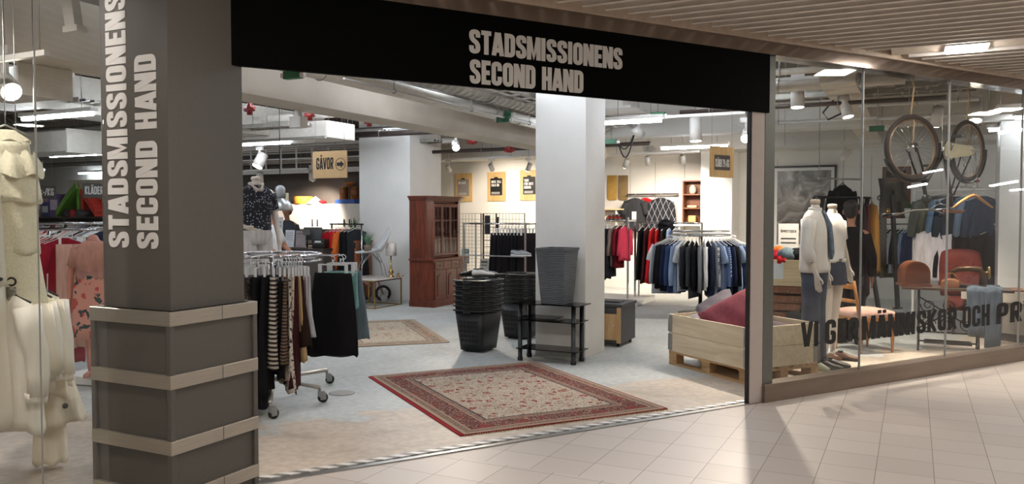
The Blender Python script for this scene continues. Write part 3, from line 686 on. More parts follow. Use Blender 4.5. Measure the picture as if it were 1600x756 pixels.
# rows of trays and pipes receding in the left and middle bays
for i, (y, z) in enumerate(((9.3, 2.92), (11.4, 3.02), (13.0, 2.98))):
    tray(-13.8, y, -8.0, y, z, .3, ('nearest', 'second', 'farthest')[i] + ' cable tray crossing the bay over the counter')
for i, (y, z, r) in enumerate(((10.3, 3.2, .06), (12.2, 3.15, .05), (13.7, 3.05, .05))):
    pipe(-13.9, y, -8.0, y, z, r, m_insul if i != 1 else m_galv, ('nearest', 'second', 'farthest')[i] + ' pale pipe crossing above the counter bay')
grid = thing('ceiling_grid', 'open white metal grid hung above the counter in front of the dark wall', 'grid', GP(-14.2, 12.9, 2.46), BR)
for i in range(3):
    for z in (0, .22, .44): MB().box(0, 4.6, i * .5 - .015, i * .5 + .015, z - .015 + .06, z + .015 + .06).build('grid_bar', m_lampw, grid)
for i in range(12):
    MB().box(i * .41 - .014, i * .41 + .014, -.014, .014, .045, .62).build('grid_upright', m_lampw, grid)
for q in (.3, 2.3, 4.2): MB().cyl((q, .5, .5), (q, .5, 1.04), .006, n=5).build('hanger_rod', m_galv, grid)
# left window bay
duct(-15.5, 7.6, -8.6, 7.6, 3.18, .22, 'big silver spiral duct in the left window bay')
p0 = G(W(0, 92, 2.85)); 
for i, (y, z, w) in enumerate(((6.6, 2.98, .34), (9.0, 3.0, .3), (10.4, 2.95, .3), (12.0, 2.95, .3), (13.6, 2.9, .3))):
    tray(-22 if y > 8 else -14, y, -14.4 if y > 8 else -9.0, y, z, w, ('nearest', 'second', 'third', 'fourth', 'farthest')[i] + ' cable tray crossing the left window bay')
for i, (y, z, r) in enumerate(((5.6, 3.1, .055), (6.05, 3.2, .05), (8.4, 2.95, .05), (9.7, 3.1, .05), (11.2, 3.0, .06), (12.9, 3.0, .06), (14.4, 2.95, .06))):
    pipe(-22 if y > 8 else -13, y, -8.6, y, z, r, (m_insul, m_pipe, m_galv, m_insul, m_galv, m_insul, m_pipe)[i], ORD[i] + ' pipe from the front crossing the left window bay', clamps=4)
for i, (a, b, z0, z1) in enumerate((((-9.6, 3.2), (-9.2, 7.2), 2.85, 3.3), )):
    struct(MB().box(a[0] - .25, b[0], a[1], b[1] + 4, z0, z1).build('beam_left', m_insul, rz=BR))
vb2 = thing('ventilation_box', 'pale ventilation box behind the big spotlight in the left window', 'ventilation box', D(42, 132, 6.4), BR)
MB().box(-.5, .22, -.2, .2, -.1, .1).build('box_body', m_insul, vb2, bevel=.008); MB().box(.22, .24, -.22, .22, -.12, .12).build('end_flange', m_insul, vb2)
for s in (-.4, .1): MB().cyl((s, 0, .1), (s, 0, 3.5 - vb2.location.z), .005, n=5).build('hanger_rod', m_galv, vb2)
vb3 = thing('ventilation_box', 'long pale ventilation box below the first tube lamp in the left window', 'ventilation box', D(72, 226, 11.5), BR)
MB().box(-1.6, .9, -.3, .3, -.14, .14).build('box_body', m_insul, vb3, bevel=.01); MB().box(.9, .93, -.33, .33, -.16, .16).build('end_flange', m_insul, vb3)
for s in (-1.2, .5): MB().cyl((s, 0, .14), (s, 0, 3.5 - vb3.location.z), .005, n=5).build('hanger_rod', m_galv, vb3)
# right of the middle pillar, and behind the right window
pipe(-2.6, 9.9, 3.6, 9.9, 2.86, .025, m_dpipe, 'dark pipe crossing right of the middle pillar', clamps=4)
pipe(-2.6, 9.3, 2.6, 9.3, 3.0, .06, m_insul, 'thick pale pipe right of the middle pillar under the fascia', clamps=3)
pipe(-2.0, 8.7, 1.8, 8.7, 3.06, .035, m_pipe, 'thin pale pipe right of the middle pillar under the fascia', clamps=3)
pipe(-2.3, 11.6, 3.6, 11.6, 2.86, .02, m_plastic, 'white conduit crossing before the back bulkhead', clamps=3)
tray(-2.4, 10.6, 3.8, 10.6, 3.05, .3, 'cable tray right of the middle pillar')
bx = thing('ventilation_box', 'pale ventilation box with grille right of the middle pillar top', 'ventilation box', D(962, 172, 11.0), BR)
MB().box(-.5, .2, -.3, .3, 0, .5).build('box_body', m_insul, bx, bevel=.01); MB().box(-.55, .34, -.4, .3, -.03, 0).build('grille_plate', m_lampw, bx)
for s in (-.4, .1): MB().cyl((s, 0, .5), (s, 0, max(.55, 3.5 - bx.location.z)), .005, n=5).build('hanger_rod', m_galv, bx)
m_green = M('green_terminal', (24, 92, 60), 0.5)
for i, (px, py, Y, lb) in enumerate(((1028, 180, 10.3, 'green terminal block right of the middle pillar under the fascia'), (955, 221, 12.2, 'green terminal block close to the middle pillar, with loose cables'),
                                     (790, 178, 10.6, 'upper green terminal block left of the middle pillar'), (787, 187, 10.4, 'lower green terminal block left of the middle pillar'),
                                     (458, 117, 7.2, 'green terminal block just under the fascia near the dark pillar'), (1370, 201, 10.5, 'green terminal block behind the left bicycle wheel'))):
    p = D(px, py, Y); t = thing('terminal_block', lb, 'terminal block', p, BR, 'green terminal blocks')
    MB().box(-.09, .09, -.03, .03, -.035, .035).build('block', m_green, t); MB().box(-.13, -.09, -.02, .02, -.02, .02).box(.09, .13, -.02, .02, -.03, .01).build('connector', m_plastic, t)
    MB().cyl((0, 0, .035), (0, 0, max(.05, 3.5 - p.z)), .004, n=5).build('hanger_wire', m_galv, t)
    if i == 1:
        for j in range(2): MB().tube([(.1 + .25 * q, 0.02 * j, -.02 - .25 * sin(q * pi) * (.6 + .5 * j) + .1 * q) for q in [k / 8 for k in range(9)]], .01, 6).build('cable', m_black, t)
# sloping painted beams behind the right window
m_pbeam = M('painted_beam', (188, 176, 160))
for i, (x, w) in enumerate(((-.9, .35), (.9, .4), (2.6, .4))):
    struct(MB().box(x, x + w, (9.0, 11.6, 13.6)[i], 15.9, 2.95, 3.5).build('beam_window_%d' % (i + 1), m_pbeam, rz=BR))
pipe(-.6, 10.4, 5.4, 10.4, 2.88, .02, m_plastic, 'white conduit behind the right window panes', clamps=3)
pipe(-.4, 11.2, 4.8, 11.2, 2.8, .016, m_plastic, 'thin white conduit above the framed photograph', clamps=3)
tray(-.2, 10.0, 4.4, 10.0, 3.02, .28, 'cable tray behind the right window')
duct(2.2, 10.8, 2.2, 15.5, 3.1, .16, 'spiral duct running deep behind the right window')
c = thing('hanging_cable', 'black looped cable hanging behind the first right window pane', 'cable', D(1302, 160, 9.6), 0)
MB().tube([(.0, 0, .25), (.02, 0, .05), (-.12, 0, -.12), (-.05, .02, -.2), (.12, .02, -.12), (.2, .02, .05), (.14, .02, .12), (.3, .02, .1)], .012, 6).build('cable', m_black, c)

track((-30, 101), (150, 74), 5.3, 'pale track crossing high in the left window beside the dark pillar')
p = D(106, 12, 5.4); t = thing('hanger_post', 'pale slanting post at the top of the left window', 'post', p, BR); MB().loft([[(x + .05 * sx_, .03 * sy_, z) for sx_, sy_ in ((-1, -1), (1, -1), (1, 1), (-1, 1))] for x, z in ((.06, -.14), (-.06, 3.5 - p.z))], smooth=False).build('post', m_lampw, t); MB().box(.0, .14, -.04, .04, -.17, -.13).build('end_plate', m_lampw, t)

# ================================================================== RUGS
def rug_mat(name, hx, hy, field, edge, b1, b2, motif, dark, tan, s=1.0):
    m, nt, b = newmat(name); t = nt.nodes.new('ShaderNodeTexCoord'); sp = N(nt, 'ShaderNodeSeparateXYZ'); c = t.outputs['Object']; L(nt, c, sp.inputs[0])
    ax = math2(nt, 'ABSOLUTE', sp.outputs['X']); ay = math2(nt, 'ABSOLUTE', sp.outputs['Y'])
    d = math2(nt, 'MINIMUM', math2(nt, 'SUBTRACT', hx, ax), math2(nt, 'SUBTRACT', hy, ay))
    mir = N(nt, 'ShaderNodeCombineXYZ'); L(nt, ax, mir.inputs[0]); L(nt, ay, mir.inputs[1])
    no = N(nt, 'ShaderNodeTexNoise', i_Scale=9.0 * s, i_Detail=2.0); L(nt, mir.outputs[0], no.inputs['Vector'])
    wv = mixc(nt, 0.09, mir.outputs[0], no.outputs['Color'])
    v1 = N(nt, 'ShaderNodeTexVoronoi', i_Scale=8.0 * s); L(nt, wv, v1.inputs['Vector'])
    v2 = N(nt, 'ShaderNodeTexVoronoi', i_Scale=26.0 * s); L(nt, wv, v2.inputs['Vector'])
    n2 = N(nt, 'ShaderNodeTexNoise', i_Scale=34.0 * s, i_Detail=3.0, i_Distortion=2.0); L(nt, mir.outputs[0], n2.inputs['Vector'])
    tend = math2(nt, 'GREATER_THAN', n2.outputs[0], 0.585); tend2 = math2(nt, 'LESS_THAN', n2.outputs[0], 0.40)
    f = mixc(nt, tend, s2l(field), s2l(dark)); f = mixc(nt, tend2, f, s2l(motif)); f = mixc(nt, math2(nt, 'LESS_THAN', v2.outputs['Distance'], 0.18), f, s2l(tan))
    fl_ = math2(nt, 'LESS_THAN', v1.outputs['Distance'], 0.27); f = mixc(nt, fl_, f, s2l(motif)); f = mixc(nt, math2(nt, 'LESS_THAN', v1.outputs['Distance'], 0.13), f, s2l(tan))
    br = mixc(nt, tend, s2l(b1), s2l(tan)); br = mixc(nt, tend2, br, s2l(dark)); br = mixc(nt, math2(nt, 'LESS_THAN', v1.outputs['Distance'], 0.3), br, s2l(motif)); br = mixc(nt, math2(nt, 'LESS_THAN', v2.outputs['Distance'], 0.2), br, s2l(tan))
    gd = mixc(nt, tend2, s2l(b2), s2l(dark)); gd = mixc(nt, math2(nt, 'LESS_THAN', v2.outputs['Distance'], 0.25), gd, s2l(motif))
    def lt(q): return math2(nt, 'LESS_THAN', d, q)
    x = f
    for q, col in ((.37 * hx, s2l(dark)), (.355 * hx, gd), (.30 * hx, s2l(tan)), (.29 * hx, br), (.12 * hx, s2l(tan)), (.105 * hx, gd), (.05 * hx, s2l(tan)), (.016 * hx, s2l(edge))): x = mixc(nt, lt(q), x, col)
    L(nt, x, b.inputs['Base Color']); b.inputs['Roughness'].default_value = 0.95; b.inputs['Specular IOR Level'].default_value = 0.1
    bp = N(nt, 'ShaderNodeBump', i_Strength=0.25, i_Distance=0.004); L(nt, n2.outputs[0], bp.inputs['Height']); L(nt, bp.outputs[0], b.inputs['Normal']); return m
def rug(label, pts, mat_args):
    a, b_, c, d_ = [W(*p) for p in pts]                   # far left, near, right, far
    ctr = (a + b_ + c + d_) / 4; u = ((c - b_) + (d_ - a)).normalized(); hx = ((c - b_).length + (d_ - a).length) / 4; hy = ((b_ - a).length + (c - d_).length) / 4
    rz = atan2(u.y, u.x); t = thing('rug', label, 'rug', ctr, rz); mt = rug_mat(*((mat_args[0], hx, hy) + mat_args[1:]))
    nx, ny = 24, 30; mb = MB()
    def q(i, j, z): x = -hx + 2 * hx * i / nx; y = -hy + 2 * hy * j / ny; return (x, y, z + .0015 * sin(5 * x + 3 * y) + .0015)
    vs = [q(i, j, .008) for j in range(ny + 1) for i in range(nx + 1)]; n = nx + 1
    mb.add(vs, [(j * n + i, j * n + i + 1, (j + 1) * n + i + 1, (j + 1) * n + i) for j in range(ny) for i in range(nx)], True)
    mb.box(-hx, hx, -hy, -hy + .01, 0, .0085).box(-hx, hx, hy - .01, hy, 0, .0085).box(-hx, -hx + .01, -hy, hy, 0, .0085).box(hx - .01, hx, -hy, hy, 0, .0085)
    mb.build('pile', mt, t)
    return t, hx, hy
rt, hx, hy = rug('red and cream oriental rug lying just inside the entrance', ((588, 588), (712, 683), (1030, 641), (845, 565)),
    ('rug_red', (190, 178, 160), (128, 40, 42), (108, 62, 58), (140, 118, 104), (134, 62, 58), (50, 46, 56), (168, 148, 128), 1.25))
MB().box(-hx - .022, -hx, -hy, hy, 0, .008).build('red_selvedge', CLOTH((150, 30, 36)), rt)
fr = MB(); rnd = random.Random(3)
for sy in (-1, 1):
    for i in range(90):
        x = -hx + 2 * hx * (i + .5) / 90; fr.tube([(x, sy * hy, .005), (x + rnd.uniform(-.012, .012), sy * (hy + rnd.uniform(.02, .035)), .003)], .0028, 4)
tag(fr.build('fringe', CLOTH((196, 170, 128)), rt), kind='stuff')
rug('smaller beige oriental rug lying farther in, in front of the cabinet', ((520, 503), (536, 546), (703, 533), (644, 501)),
    ('rug_beige', (196, 184, 164), (150, 128, 108), (146, 124, 104), (170, 150, 130), (168, 132, 112), (96, 92, 92), (182, 164, 142), 0.8))
p = W(534, 614); MB().lathe([(0, .0), (.115, .0), (.115, .004), (.1, .006), (.02, .006), (0, .0065)], 28).build('floor_hatch', M('grey_hatch', (150, 148, 142), .5, .4), loc=p)
tag(bpy.data.objects['floor_hatch'], 'small round grey cover set in the floor beside the skirt rack', 'floor cover')

# ================================================================== GARMENTS
def cloth_rings(wd, ln, th, seed, kind, N_=20, R_=12, flare=0.0, z0=.10):
    r = random.Random(seed); f1, f2 = r.uniform(9, 15), r.uniform(16, 26); p1, p2, p3 = r.uniform(0, 6), r.uniform(0, 6), r.uniform(0, 6); rings = []; A = r.uniform(.5, 1.0) * .016; sk = r.uniform(-.03, .03)
    for k in range(R_ + 1):
        v = k / R_; top = kind in ('skirt', 'trousers')
        hw = wd / 2 * (1 + flare * v + (.02 * sin(4 * v + p1)))
        if not top: hw *= (1 - .10 * sin(pi * min(1, v * 1.6)) * (kind == 'dress')) * (.92 if v < .04 else 1)
        ht = th / 2 * ((.35 + .65 * min(1, v * 5)) if not top else (.55 + .45 * v)); ring = []
        for j in range(N_):
            a = 2 * pi * j / N_; cx, sy = cos(a), sin(a); x = hw * math.copysign(abs(cx) ** .8, cx)
            y = ht * sy * (1 + .4 * v * sin(f2 * x / wd * .5 + p3)) + A * (.25 + 1.3 * v) * sin(f1 * x / wd + p1 + .8 * v) + A * .6 * v * sin(f2 * x / wd + p2) + sk * v
            sl = 0 if top else .16 * wd * (abs(x) / hw) ** 1.3 * (1 - v) ** 2
            ring.append((x + .03 * v * sin(p2), y, -z0 - ln * v - sl + (.02 * v * sin(2.5 * a + p1))))
        rings.append(ring)
    if kind not in ('skirt', 'trousers'):
        rings.insert(0, [(x * .93, y * .25, z + .006) for x, y, z in rings[0]])
    return rings
def garment(name, kind, mat, label, cat, loc, rz, wd=.44, ln=.72, th=.06, sl=None, seed=0, flare=0.0, group=None, hang='wire', hmat=None, det=1, N_=20, R_=12):
    """a garment on its hanger; local x across the shoulders, origin on the rail"""
    top = kind in ('skirt', 'trousers'); z0 = .145 if top else .085
    mb = MB()
    if kind == 'trousers':
        for s in (-1, 1):
            rg = cloth_rings(wd * .5, ln, th, seed + s, 'skirt', 14, 10, flare, z0); mb.loft([[(x + s * wd * .24, y, z) for x, y, z in r_] for r_ in rg])
    else: mb.loft(cloth_rings(wd, ln, th, seed, kind, N_, R_, flare, z0))
    if sl:
        r = random.Random(seed + 7)
        for s in (-1, 1):
            L_ = sl; rr = [.075, .072, .066, .060, .05] if L_ > .4 else [.075, .08, .085, .088]; k = len(rr); pts = []
            for i in range(k):
                q = i / (k - 1); pts.append((s * (wd / 2 - .05 + .055 * q + .03 * sin(q * 2)), r.uniform(-.012, .012) + .015 * q, -z0 - .16 * wd - .02 - L_ * q))
            i0 = len(mb.v); mb.tube(pts, rr, 10)
            mb.v[i0:] = [(x, (y) * min(1.0, th / .11), z) for x, y, z in mb.v[i0:]]
    o = mb.build(name, mat, None, loc, rz); tag(o, label, cat, group)
    if hang:
        h = MB(); hm = hmat or m_galv
        h.tube([(0, 0, -.055)] + [(.022 * sin(a), 0, -.012 + .022 * cos(a) - .012) for a in [pi - i * pi / 5 * 1.3 for i in range(6)]], .0035, 5)
        if top:
            h.cbox((0, 0, -.075), (wd * .8, .007, .012)); h.cyl((0, 0, -.07), (0, 0, -.03), .007, n=6)
            for s in (-1, 1): h.cbox((s * wd * .36, 0, -.125), (.024, .018, .095)); h.cbox((s * wd * .36, 0, -.165), (.03, .03, .03))
        else:
            h.tube([(-wd * .43, 0, -z0 - .13 * wd), (-wd * .2, 0, -z0 - .02), (0, 0, -.052), (wd * .2, 0, -z0 - .02), (wd * .43, 0, -z0 - .13 * wd)], .008 if hang == 'wood' else .006, 6)
        h.build('hanger', hm, o)
    return o
K = {'black': (20, 20, 23), 'white': (226, 224, 222), 'grey': (120, 122, 126), 'dark grey': (56, 58, 62), 'navy': (26, 34, 58), 'blue': (48, 64, 100), 'light blue': (134, 152, 182), 'pale grey': (176, 180, 186),
     'steel blue': (116, 136, 156), 'charcoal': (38, 39, 43), 'red': (168, 24, 28), 'dark red': (110, 18, 26), 'crimson': (142, 20, 40), 'rose': (196, 60, 84), 'pink': (206, 158, 146), 'beige': (176, 150, 112), 'brown': (92, 58, 42), 'maroon': (58, 24, 28),
     'taupe': (122, 104, 98), 'olive': (86, 84, 60), 'ochre': (112, 80, 38), 'green': (62, 84, 72), 'cream': (214, 200, 160), 'ivory': (222, 212, 186), 'teal': (120, 170, 168), 'grey-blue': (96, 112, 120), 'lilac': (140, 112, 140), 'orange': (206, 104, 44), 'dark brown': (44, 30, 26)}
def mcol(c):
    P = {'navy checked': ('check', K['navy'], (150, 168, 200), 26), 'black and white checked': ('check', (18, 18, 24), (188, 196, 206), 24), 'grey and white plaid': ('check', (40, 40, 42), (206, 204, 198), 20), 'dark plaid': ('check', (24, 22, 22), (74, 70, 66), 20),
         'blue striped': ('vstripe', K['navy'], (120, 150, 200), 60), 'dotted black': ('dots', (24, 24, 32), (170, 176, 190), 36), 'black and white banded': ('stripe', (26, 23, 22), (190, 180, 168), 9), 'brown and black banded': ('stripe', (30, 24, 22), (120, 96, 78), 12),
         'black and white flowered': ('floral', (206, 198, 186), (28, 24, 24), 26, (60, 50, 48)), 'pale patterned': ('floral', (206, 190, 176), (120, 90, 90), 14, (180, 160, 150)), 'lilac and white checked': ('check', K['lilac'], (214, 204, 206), 22),
         'pink flowered': ('floral', (216, 152, 136), (30, 64, 66), 11, (196, 72, 66)), 'dark patterned': ('floral', (40, 32, 32), (110, 96, 86), 18, (24, 20, 20)), 'grey striped': ('vstripe', (120, 122, 126), (180, 182, 186), 40)}
    if c in P: q = P[c]; return PM('print_' + c.replace(' ', '_'), q[0], q[1], q[2], q[3], *(q[4:]))
    return CLOTH(K[c])

m_frost = M('frosted_clip', (214, 218, 220), .25, var=.04)
# ================================================================== SKIRT RACK behind the dark pillar
rc = Vector((-2.10, 7.05, 0)); RR = .42; RZ = 1.25
t = thing('clothes_rack', 'round chrome clothes rack on castors behind the dark pillar, full of skirts', 'clothes rack', rc, 0)
MB().ring((0, 0, RZ), RR, .014, 48, 8).build('top_rail', m_chrome, t); MB().ring((0, 0, RZ - .05), RR, .009, 48, 8).build('lower_rail', m_chrome, t)
MB().cyl((0, 0, .16), (0, 0, RZ), .02, n=14).build('centre_post', m_chrome, t)
for i in range(4):
    a = pi / 4 + i * pi / 2; MB().cyl((0, 0, RZ - .02), (RR * cos(a), RR * sin(a), RZ - .02), .009, n=8).build('spoke', m_chrome, t)
def castor(par, x, y, z, ang=0.4, r=.042):
    c = MB(); c.cyl((0, 0, .0), (0, 0, -.03), .014, n=10); c.cbox((.012, 0, -.05), (.05, .036, .05)); c.cbox((.022, .019, -.07), (.05, .004, .06)); c.cbox((.022, -.019, -.07), (.05, .004, .06))
    o = c.build('castor', m_galv, par, (x, y, z), ang)
    w = MB(); w.cyl((.026, -.014, -z + r), (.026, .014, -z + r), r, n=20); w.build('wheel', m_rub, o)
c1 = W(423, 655) - rc; c2 = W(500, 629) - rc
for c in (c1, c2, Vector((-.5, .35, 0)), Vector((.35, .55, 0))):
    u = Vector((c.x, c.y, 0)); MB().tube([(0, 0, .16), (u.x, u.y, .13)], .018, 4).build('foot_bar', M('pale_rack_bar', (186, 180, 170), .4, .3), t); castor(t, u.x, u.y, .125, atan2(-u.y, u.x) * .3 + .5)
SK = [(-104, 'black', .95, .4), (-97, 'black', .98, .4), (-90, 'dark patterned', 1.0, .36), (-84, 'black', 1.05, .36), (-78, 'black', .92, .3), (-72, 'black and white banded', .74, .25), (-68, 'black', .80, .3), (-65, 'brown and black banded', .68, .25), (-62, 'black and white flowered', .92, .3), (-59.5, 'pale patterned', .86, .25), (-57.5, 'maroon', .88, .25), (-55.5, 'beige', .70, .25), (-53.5, 'dark brown', .56, .3), (-51, 'lilac and white checked', .50, .3), (-48.5, 'pale grey', .48, .3), (-20, 'black', .70, .55), (-6, 'teal', .30, .1), (4, 'grey-blue', .62, .5)]
for i, (a, c, ln, flr) in enumerate(SK):
    a_ = radians(a); d = Vector((cos(a_), sin(a_), 0)); loc = rc + d * (RR + (.14 if i < 15 else .20)) + Vector((0, 0, RZ))
    lab = {15: 'wide plain black skirt shown flat at the right side of the skirt rack', 16: 'pale teal skirt behind the wide black skirt', 17: 'grey-blue skirt at the far right of the skirt rack'}.get(i, f'{c} skirt on the rack behind the dark pillar, {ORD[i]} from the left')
    o = garment('skirt', 'skirt', mcol(c), lab, 'skirt', loc, a_, .30 if i != 15 else .36, ln, .125 if i < 6 else .075, None, 40 + i, flr, 'skirts on the round rack', 'clip', m_frost, N_=24, R_=14)
    MB().cyl((-.15 if i < 15 else -.21, 0, 0), (0, 0, 0), .003, n=5).build('rail_arm', m_chrome, o)

# ================================================================== SHIRT RACK at the back right
rc = D(1094, 480, 13.1); rc.z = 0; RR = .46; RZ = 1.27
t = thing('clothes_rack', 'round grey clothes rack on a black disc foot, full of shirts', 'clothes rack', rc, 0)
MB().ring((0, 0, RZ), RR, .016, 48, 8).build('top_rail', m_galv, t); MB().ring((0, 0, RZ + .06), RR * .98, .010, 48, 8).build('upper_rail', m_galv, t)
MB().cyl((0, 0, .0), (0, 0, RZ), .03, n=14).build('centre_post', m_black, t); MB().lathe([(0, 0), (.36, 0), (.36, .012), (.05, .025), (0, .025)], 32).build('disc_foot', m_black, t)
for i in range(4):
    a = .3 + i * pi / 2; MB().cyl((0, 0, RZ), (RR * cos(a), RR * sin(a), RZ), .01, n=8).build('spoke', m_galv, t)
SH = ['white', 'pale grey', 'grey', 'black', 'black', 'navy', 'blue', 'light blue', 'pale grey', 'charcoal', 'dark grey', 'black', 'grey', 'white', 'navy', 'black and white checked', 'light blue', 'blue striped', 'navy', 'black', 'light blue', 'blue', 'steel blue', 'steel blue', 'grey', 'grey and white plaid', 'pale grey', 'dark plaid', 'black', 'black']
for i, c in enumerate(SH):
    a_ = radians(-186 + 198 * i / (len(SH) - 1)); d = Vector((cos(a_), sin(a_), 0)); loc = rc + d * (RR + .07) + Vector((0, 0, RZ))
    short = i in (0, 8, 16, 20, 26); r = random.Random(i + 5); nm = 't_shirt' if short else 'shirt'
    garment(nm, 'shirt', mcol(c), f'{c} {"short-sleeved" if short else "long-sleeved"} shirt on the round shirt rack, {ORD[i]} from the left', 'shirt', loc, a_, .46, r.uniform(.72, .88), .06, .24 if short else .6, 90 + i, .03, 'shirts on the round shirt rack', 'wire', m_plastic, N_=16, R_=8)

# ================================================================== RAIL ON THE PODIUM at the back right
pn_ = W(995, 478.5); px_, py_ = G(pn_)
t = thing('display_podium', 'low white podium under the chrome rail of dark clothes', 'podium', GP(px_, py_, 0), BR)
MB().box(-1.5, 0, 0, 1.1, 0, .10).build('platform', m_white, t, bevel=.004); MB().box(-1.46, -.04, .04, 1.06, -.0, .02).build('plinth', m_dark, t)
RZ = 1.49; t = thing('clothes_rail', 'straight chrome clothes rail standing on the white podium', 'clothes rail', GP(px_ - .24, py_ + .22, .10), BR)
for x in (-1.1, .0):
    for y in (0, .42): MB().box(x - .015, x + .015, y - .015, y + .015, 0, RZ - .1 + (.06 if y == 0 else 0)).build('post', m_chrome, t)
for y in (0, .42): MB().cyl((-1.1, y, RZ - .1), (.0, y, RZ - .1), .014, n=10).build('rail', m_chrome, t)
for x in (-1.1, .0): MB().box(x - .012, x + .012, 0, .42, RZ - .115, RZ - .09).build('cross_bar', m_chrome, t)
RL = [('trousers', 'black', .85), ('trousers', 'navy', .82), ('trousers', 'black', .9), ('trousers', 'charcoal', .85), ('blouse', 'taupe', .72), ('blouse', 'dark red', .75), ('blouse', 'rose', .62)]
for i, (n_, c, ln) in enumerate(RL):
    loc = GP(px_ - .24 - .60 + i * .092, py_ + .22, RZ)
    top = n_ == 'trousers'
    garment(n_, n_ if top else 'shirt', mcol(c), f'{c} {n_} on the podium rail beside the middle pillar, {ORD[i]} from the left', n_, loc, BR + pi / 2 - .15, .40, ln, .07, None if top else .45, 200 + i, 0, 'clothes on the podium rail', 'clip' if top else 'wire', m_plastic, N_=14, R_=8)
for i, (c, ln) in enumerate((('black', .95), ('maroon', 1.0), ('red', 1.0), ('red', 1.0), ('dark brown', .9), ('light blue', .7), ('pale grey', .9))):
    loc = GP(px_ - .14 + .105 * i, py_ + .75, RZ - .04)
    garment('dress', 'dress', mcol(c), f'{c} dress on the rail between podium and shirt rack, {ORD[i]} from left', 'dress', loc, BR + pi / 2 - .1, .42, ln, .08, None, 230 + i, .2, 'clothes between podium and shirt rack', 'wire', m_plastic, N_=14, R_=8)
t = thing('clothes_rail', 'chrome clothes rail of red and dark dresses behind the podium corner', 'clothes rail', GP(px_ - .2, py_ + .75, 0), BR)
for x in (0, 1.15):
    MB().box(x - .015, x + .015, -.015, .015, 0, RZ - .04).build('post', m_chrome, t); MB().box(x - .02, x + .02, -.25, .25, 0, .03).build('foot', m_chrome, t)
MB().cyl((0, 0, RZ - .04), (1.15, 0, RZ - .04), .014, n=10).build('rail', m_chrome, t)
p = D(1040, 352, 14.6)
b_ = MB(); b_.ball((0, 0, 0), .15, .13, .16, 14, 8); b_.ball((-.03, -.05, -.12), .11, .09, .09, 12, 6)
o = b_.build('hooded_jacket', CLOTH((22, 22, 25)), loc=(p.x, p.y, 1.36)); tag(o, 'bunched black hooded jacket on top of the rail left of the shirt rack', 'jacket')
MB().tube([(-.12, -.1, .1), (0, -.15, .06), (.12, -.09, .1)], .03, 8).build('hood_edge', CLOTH((34, 34, 38)), o)

# ================================================================== THE BACK WALL, right part
YB = 16.9
def onwall(px, py, yb=YB, off=0.0):
    r = ray(px, py); c = Vector((0, 0, CAMZ)); t = (yb - off - c.dot(E1)) / r.dot(E1); p = c + r * t; return p.dot(E2), p.z
def wallthing(name, label, cat, px, py, group=None, yb=YB, off=.0):
    x, z = onwall(px, py, yb, off); return thing(name, label, cat, GP(x, yb - off, z), BR, group), x, z
x0, zr = onwall(983, 304); x1, _ = onwall(1063, 303)
t = thing('wall_rail', 'slim dark rail along the back wall carrying the two sweaters', 'rail', GP(x0, YB - .14, zr), BR); MB().box(0, x1 - x0, -.012, .012, -.015, .015).build('rail', m_dpipe, t)
for q in (.04, .5, .96): MB().box((x1 - x0) * q - .01, (x1 - x0) * q + .01, .0, .14, -.012, .012).build('bracket', m_dpipe, t)
for px, c, lb, nm, wd_, ln, mt in ((997, 'charcoal', 'charcoal t-shirt with a white tag hung flat on the back wall', 't_shirt', .46, .72, CLOTH((52, 53, 56))), (1037, 'navy', 'dark argyle sweater hung flat on the back wall', 'sweater', .50, .86, None)):
    x, _ = onwall(px, 304)
    if mt is None:
        mt, nt, b = newmat('argyle_knit'); c2 = coords(nt); outs = []
        for r_ in (.62, -.62):
            w = N(nt, 'ShaderNodeTexWave', bands_direction='X', i_Scale=3.2); cc = coords(nt, (1, 1, .62), (0, r_, 0)); L(nt, cc, w.inputs['Vector']); outs.append(math2(nt, 'GREATER_THAN', w.outputs['Fac'], .985))
        L(nt, mixc(nt, math2(nt, 'MAXIMUM', outs[0], outs[1]), s2l((26, 28, 36)), s2l((150, 150, 156))), b.inputs['Base Color']); b.inputs['Roughness'].default_value = .9
    o = garment(nm, 'shirt', mt, lb, nm.replace('_', '-'), GP(x, YB - .2, zr + .01), BR, wd_, ln, .12, .26 if nm == 't_shirt' else .62, 300 + px, .02, None, 'wire', m_galv)
    if nm == 't_shirt': MB().box(-.05, .05, -.075, -.07, -.55, -.38).build('price_tag', m_paper, o)
x, _ = onwall(1014, 304)
garment('top', 'shirt', CLOTH(K['red']), 'red top half hidden behind the grey wall t-shirt', 'top', GP(x - .05, YB - .09, zr + .01), BR, .44, .7, .06, .26, 331, .02)
for px, c in ((957, (176, 138, 66)), (974, (136, 112, 74))):
    x, zt = onwall(px, 274); _, zb = onwall(px, 313); w_ = .115
    o = MB().loft([[(w_ * cos(a) * s_, .015 * sin(a) - .02, z) for a in [2 * pi * j / 14 for j in range(14)]] for z, s_ in ((zt, .98), (zt - .3, 1.0), (zb + .08, 1.0), (zb + .02, .92), (zb, .6))]).build('hanging_cloth', M('ochre_cloth_%d' % px, c, .8), loc=GP(x, YB, 0), rz=BR)
    tag(o, ('ochre' if px == 957 else 'duller tan') + ' folded cloth hanging on the back wall beside the middle pillar', 'cloth')
for py, lb in ((326, 'upper'), (343, 'lower')):
    xa, z = onwall(944, py); xb, _ = onwall(981, py); t = thing('wall_shelf', f'{lb} short pale wall shelf right of the middle pillar', 'shelf', GP(xa, YB, z), BR)
    MB().box(-.3, xb - xa, -.28, 0, -.03, 0).build('board', m_pine, t)
    for q in (.0, .35): MB().box(q, q + .02, -.25, 0, -.12, -.03).build('bracket', m_white, t)
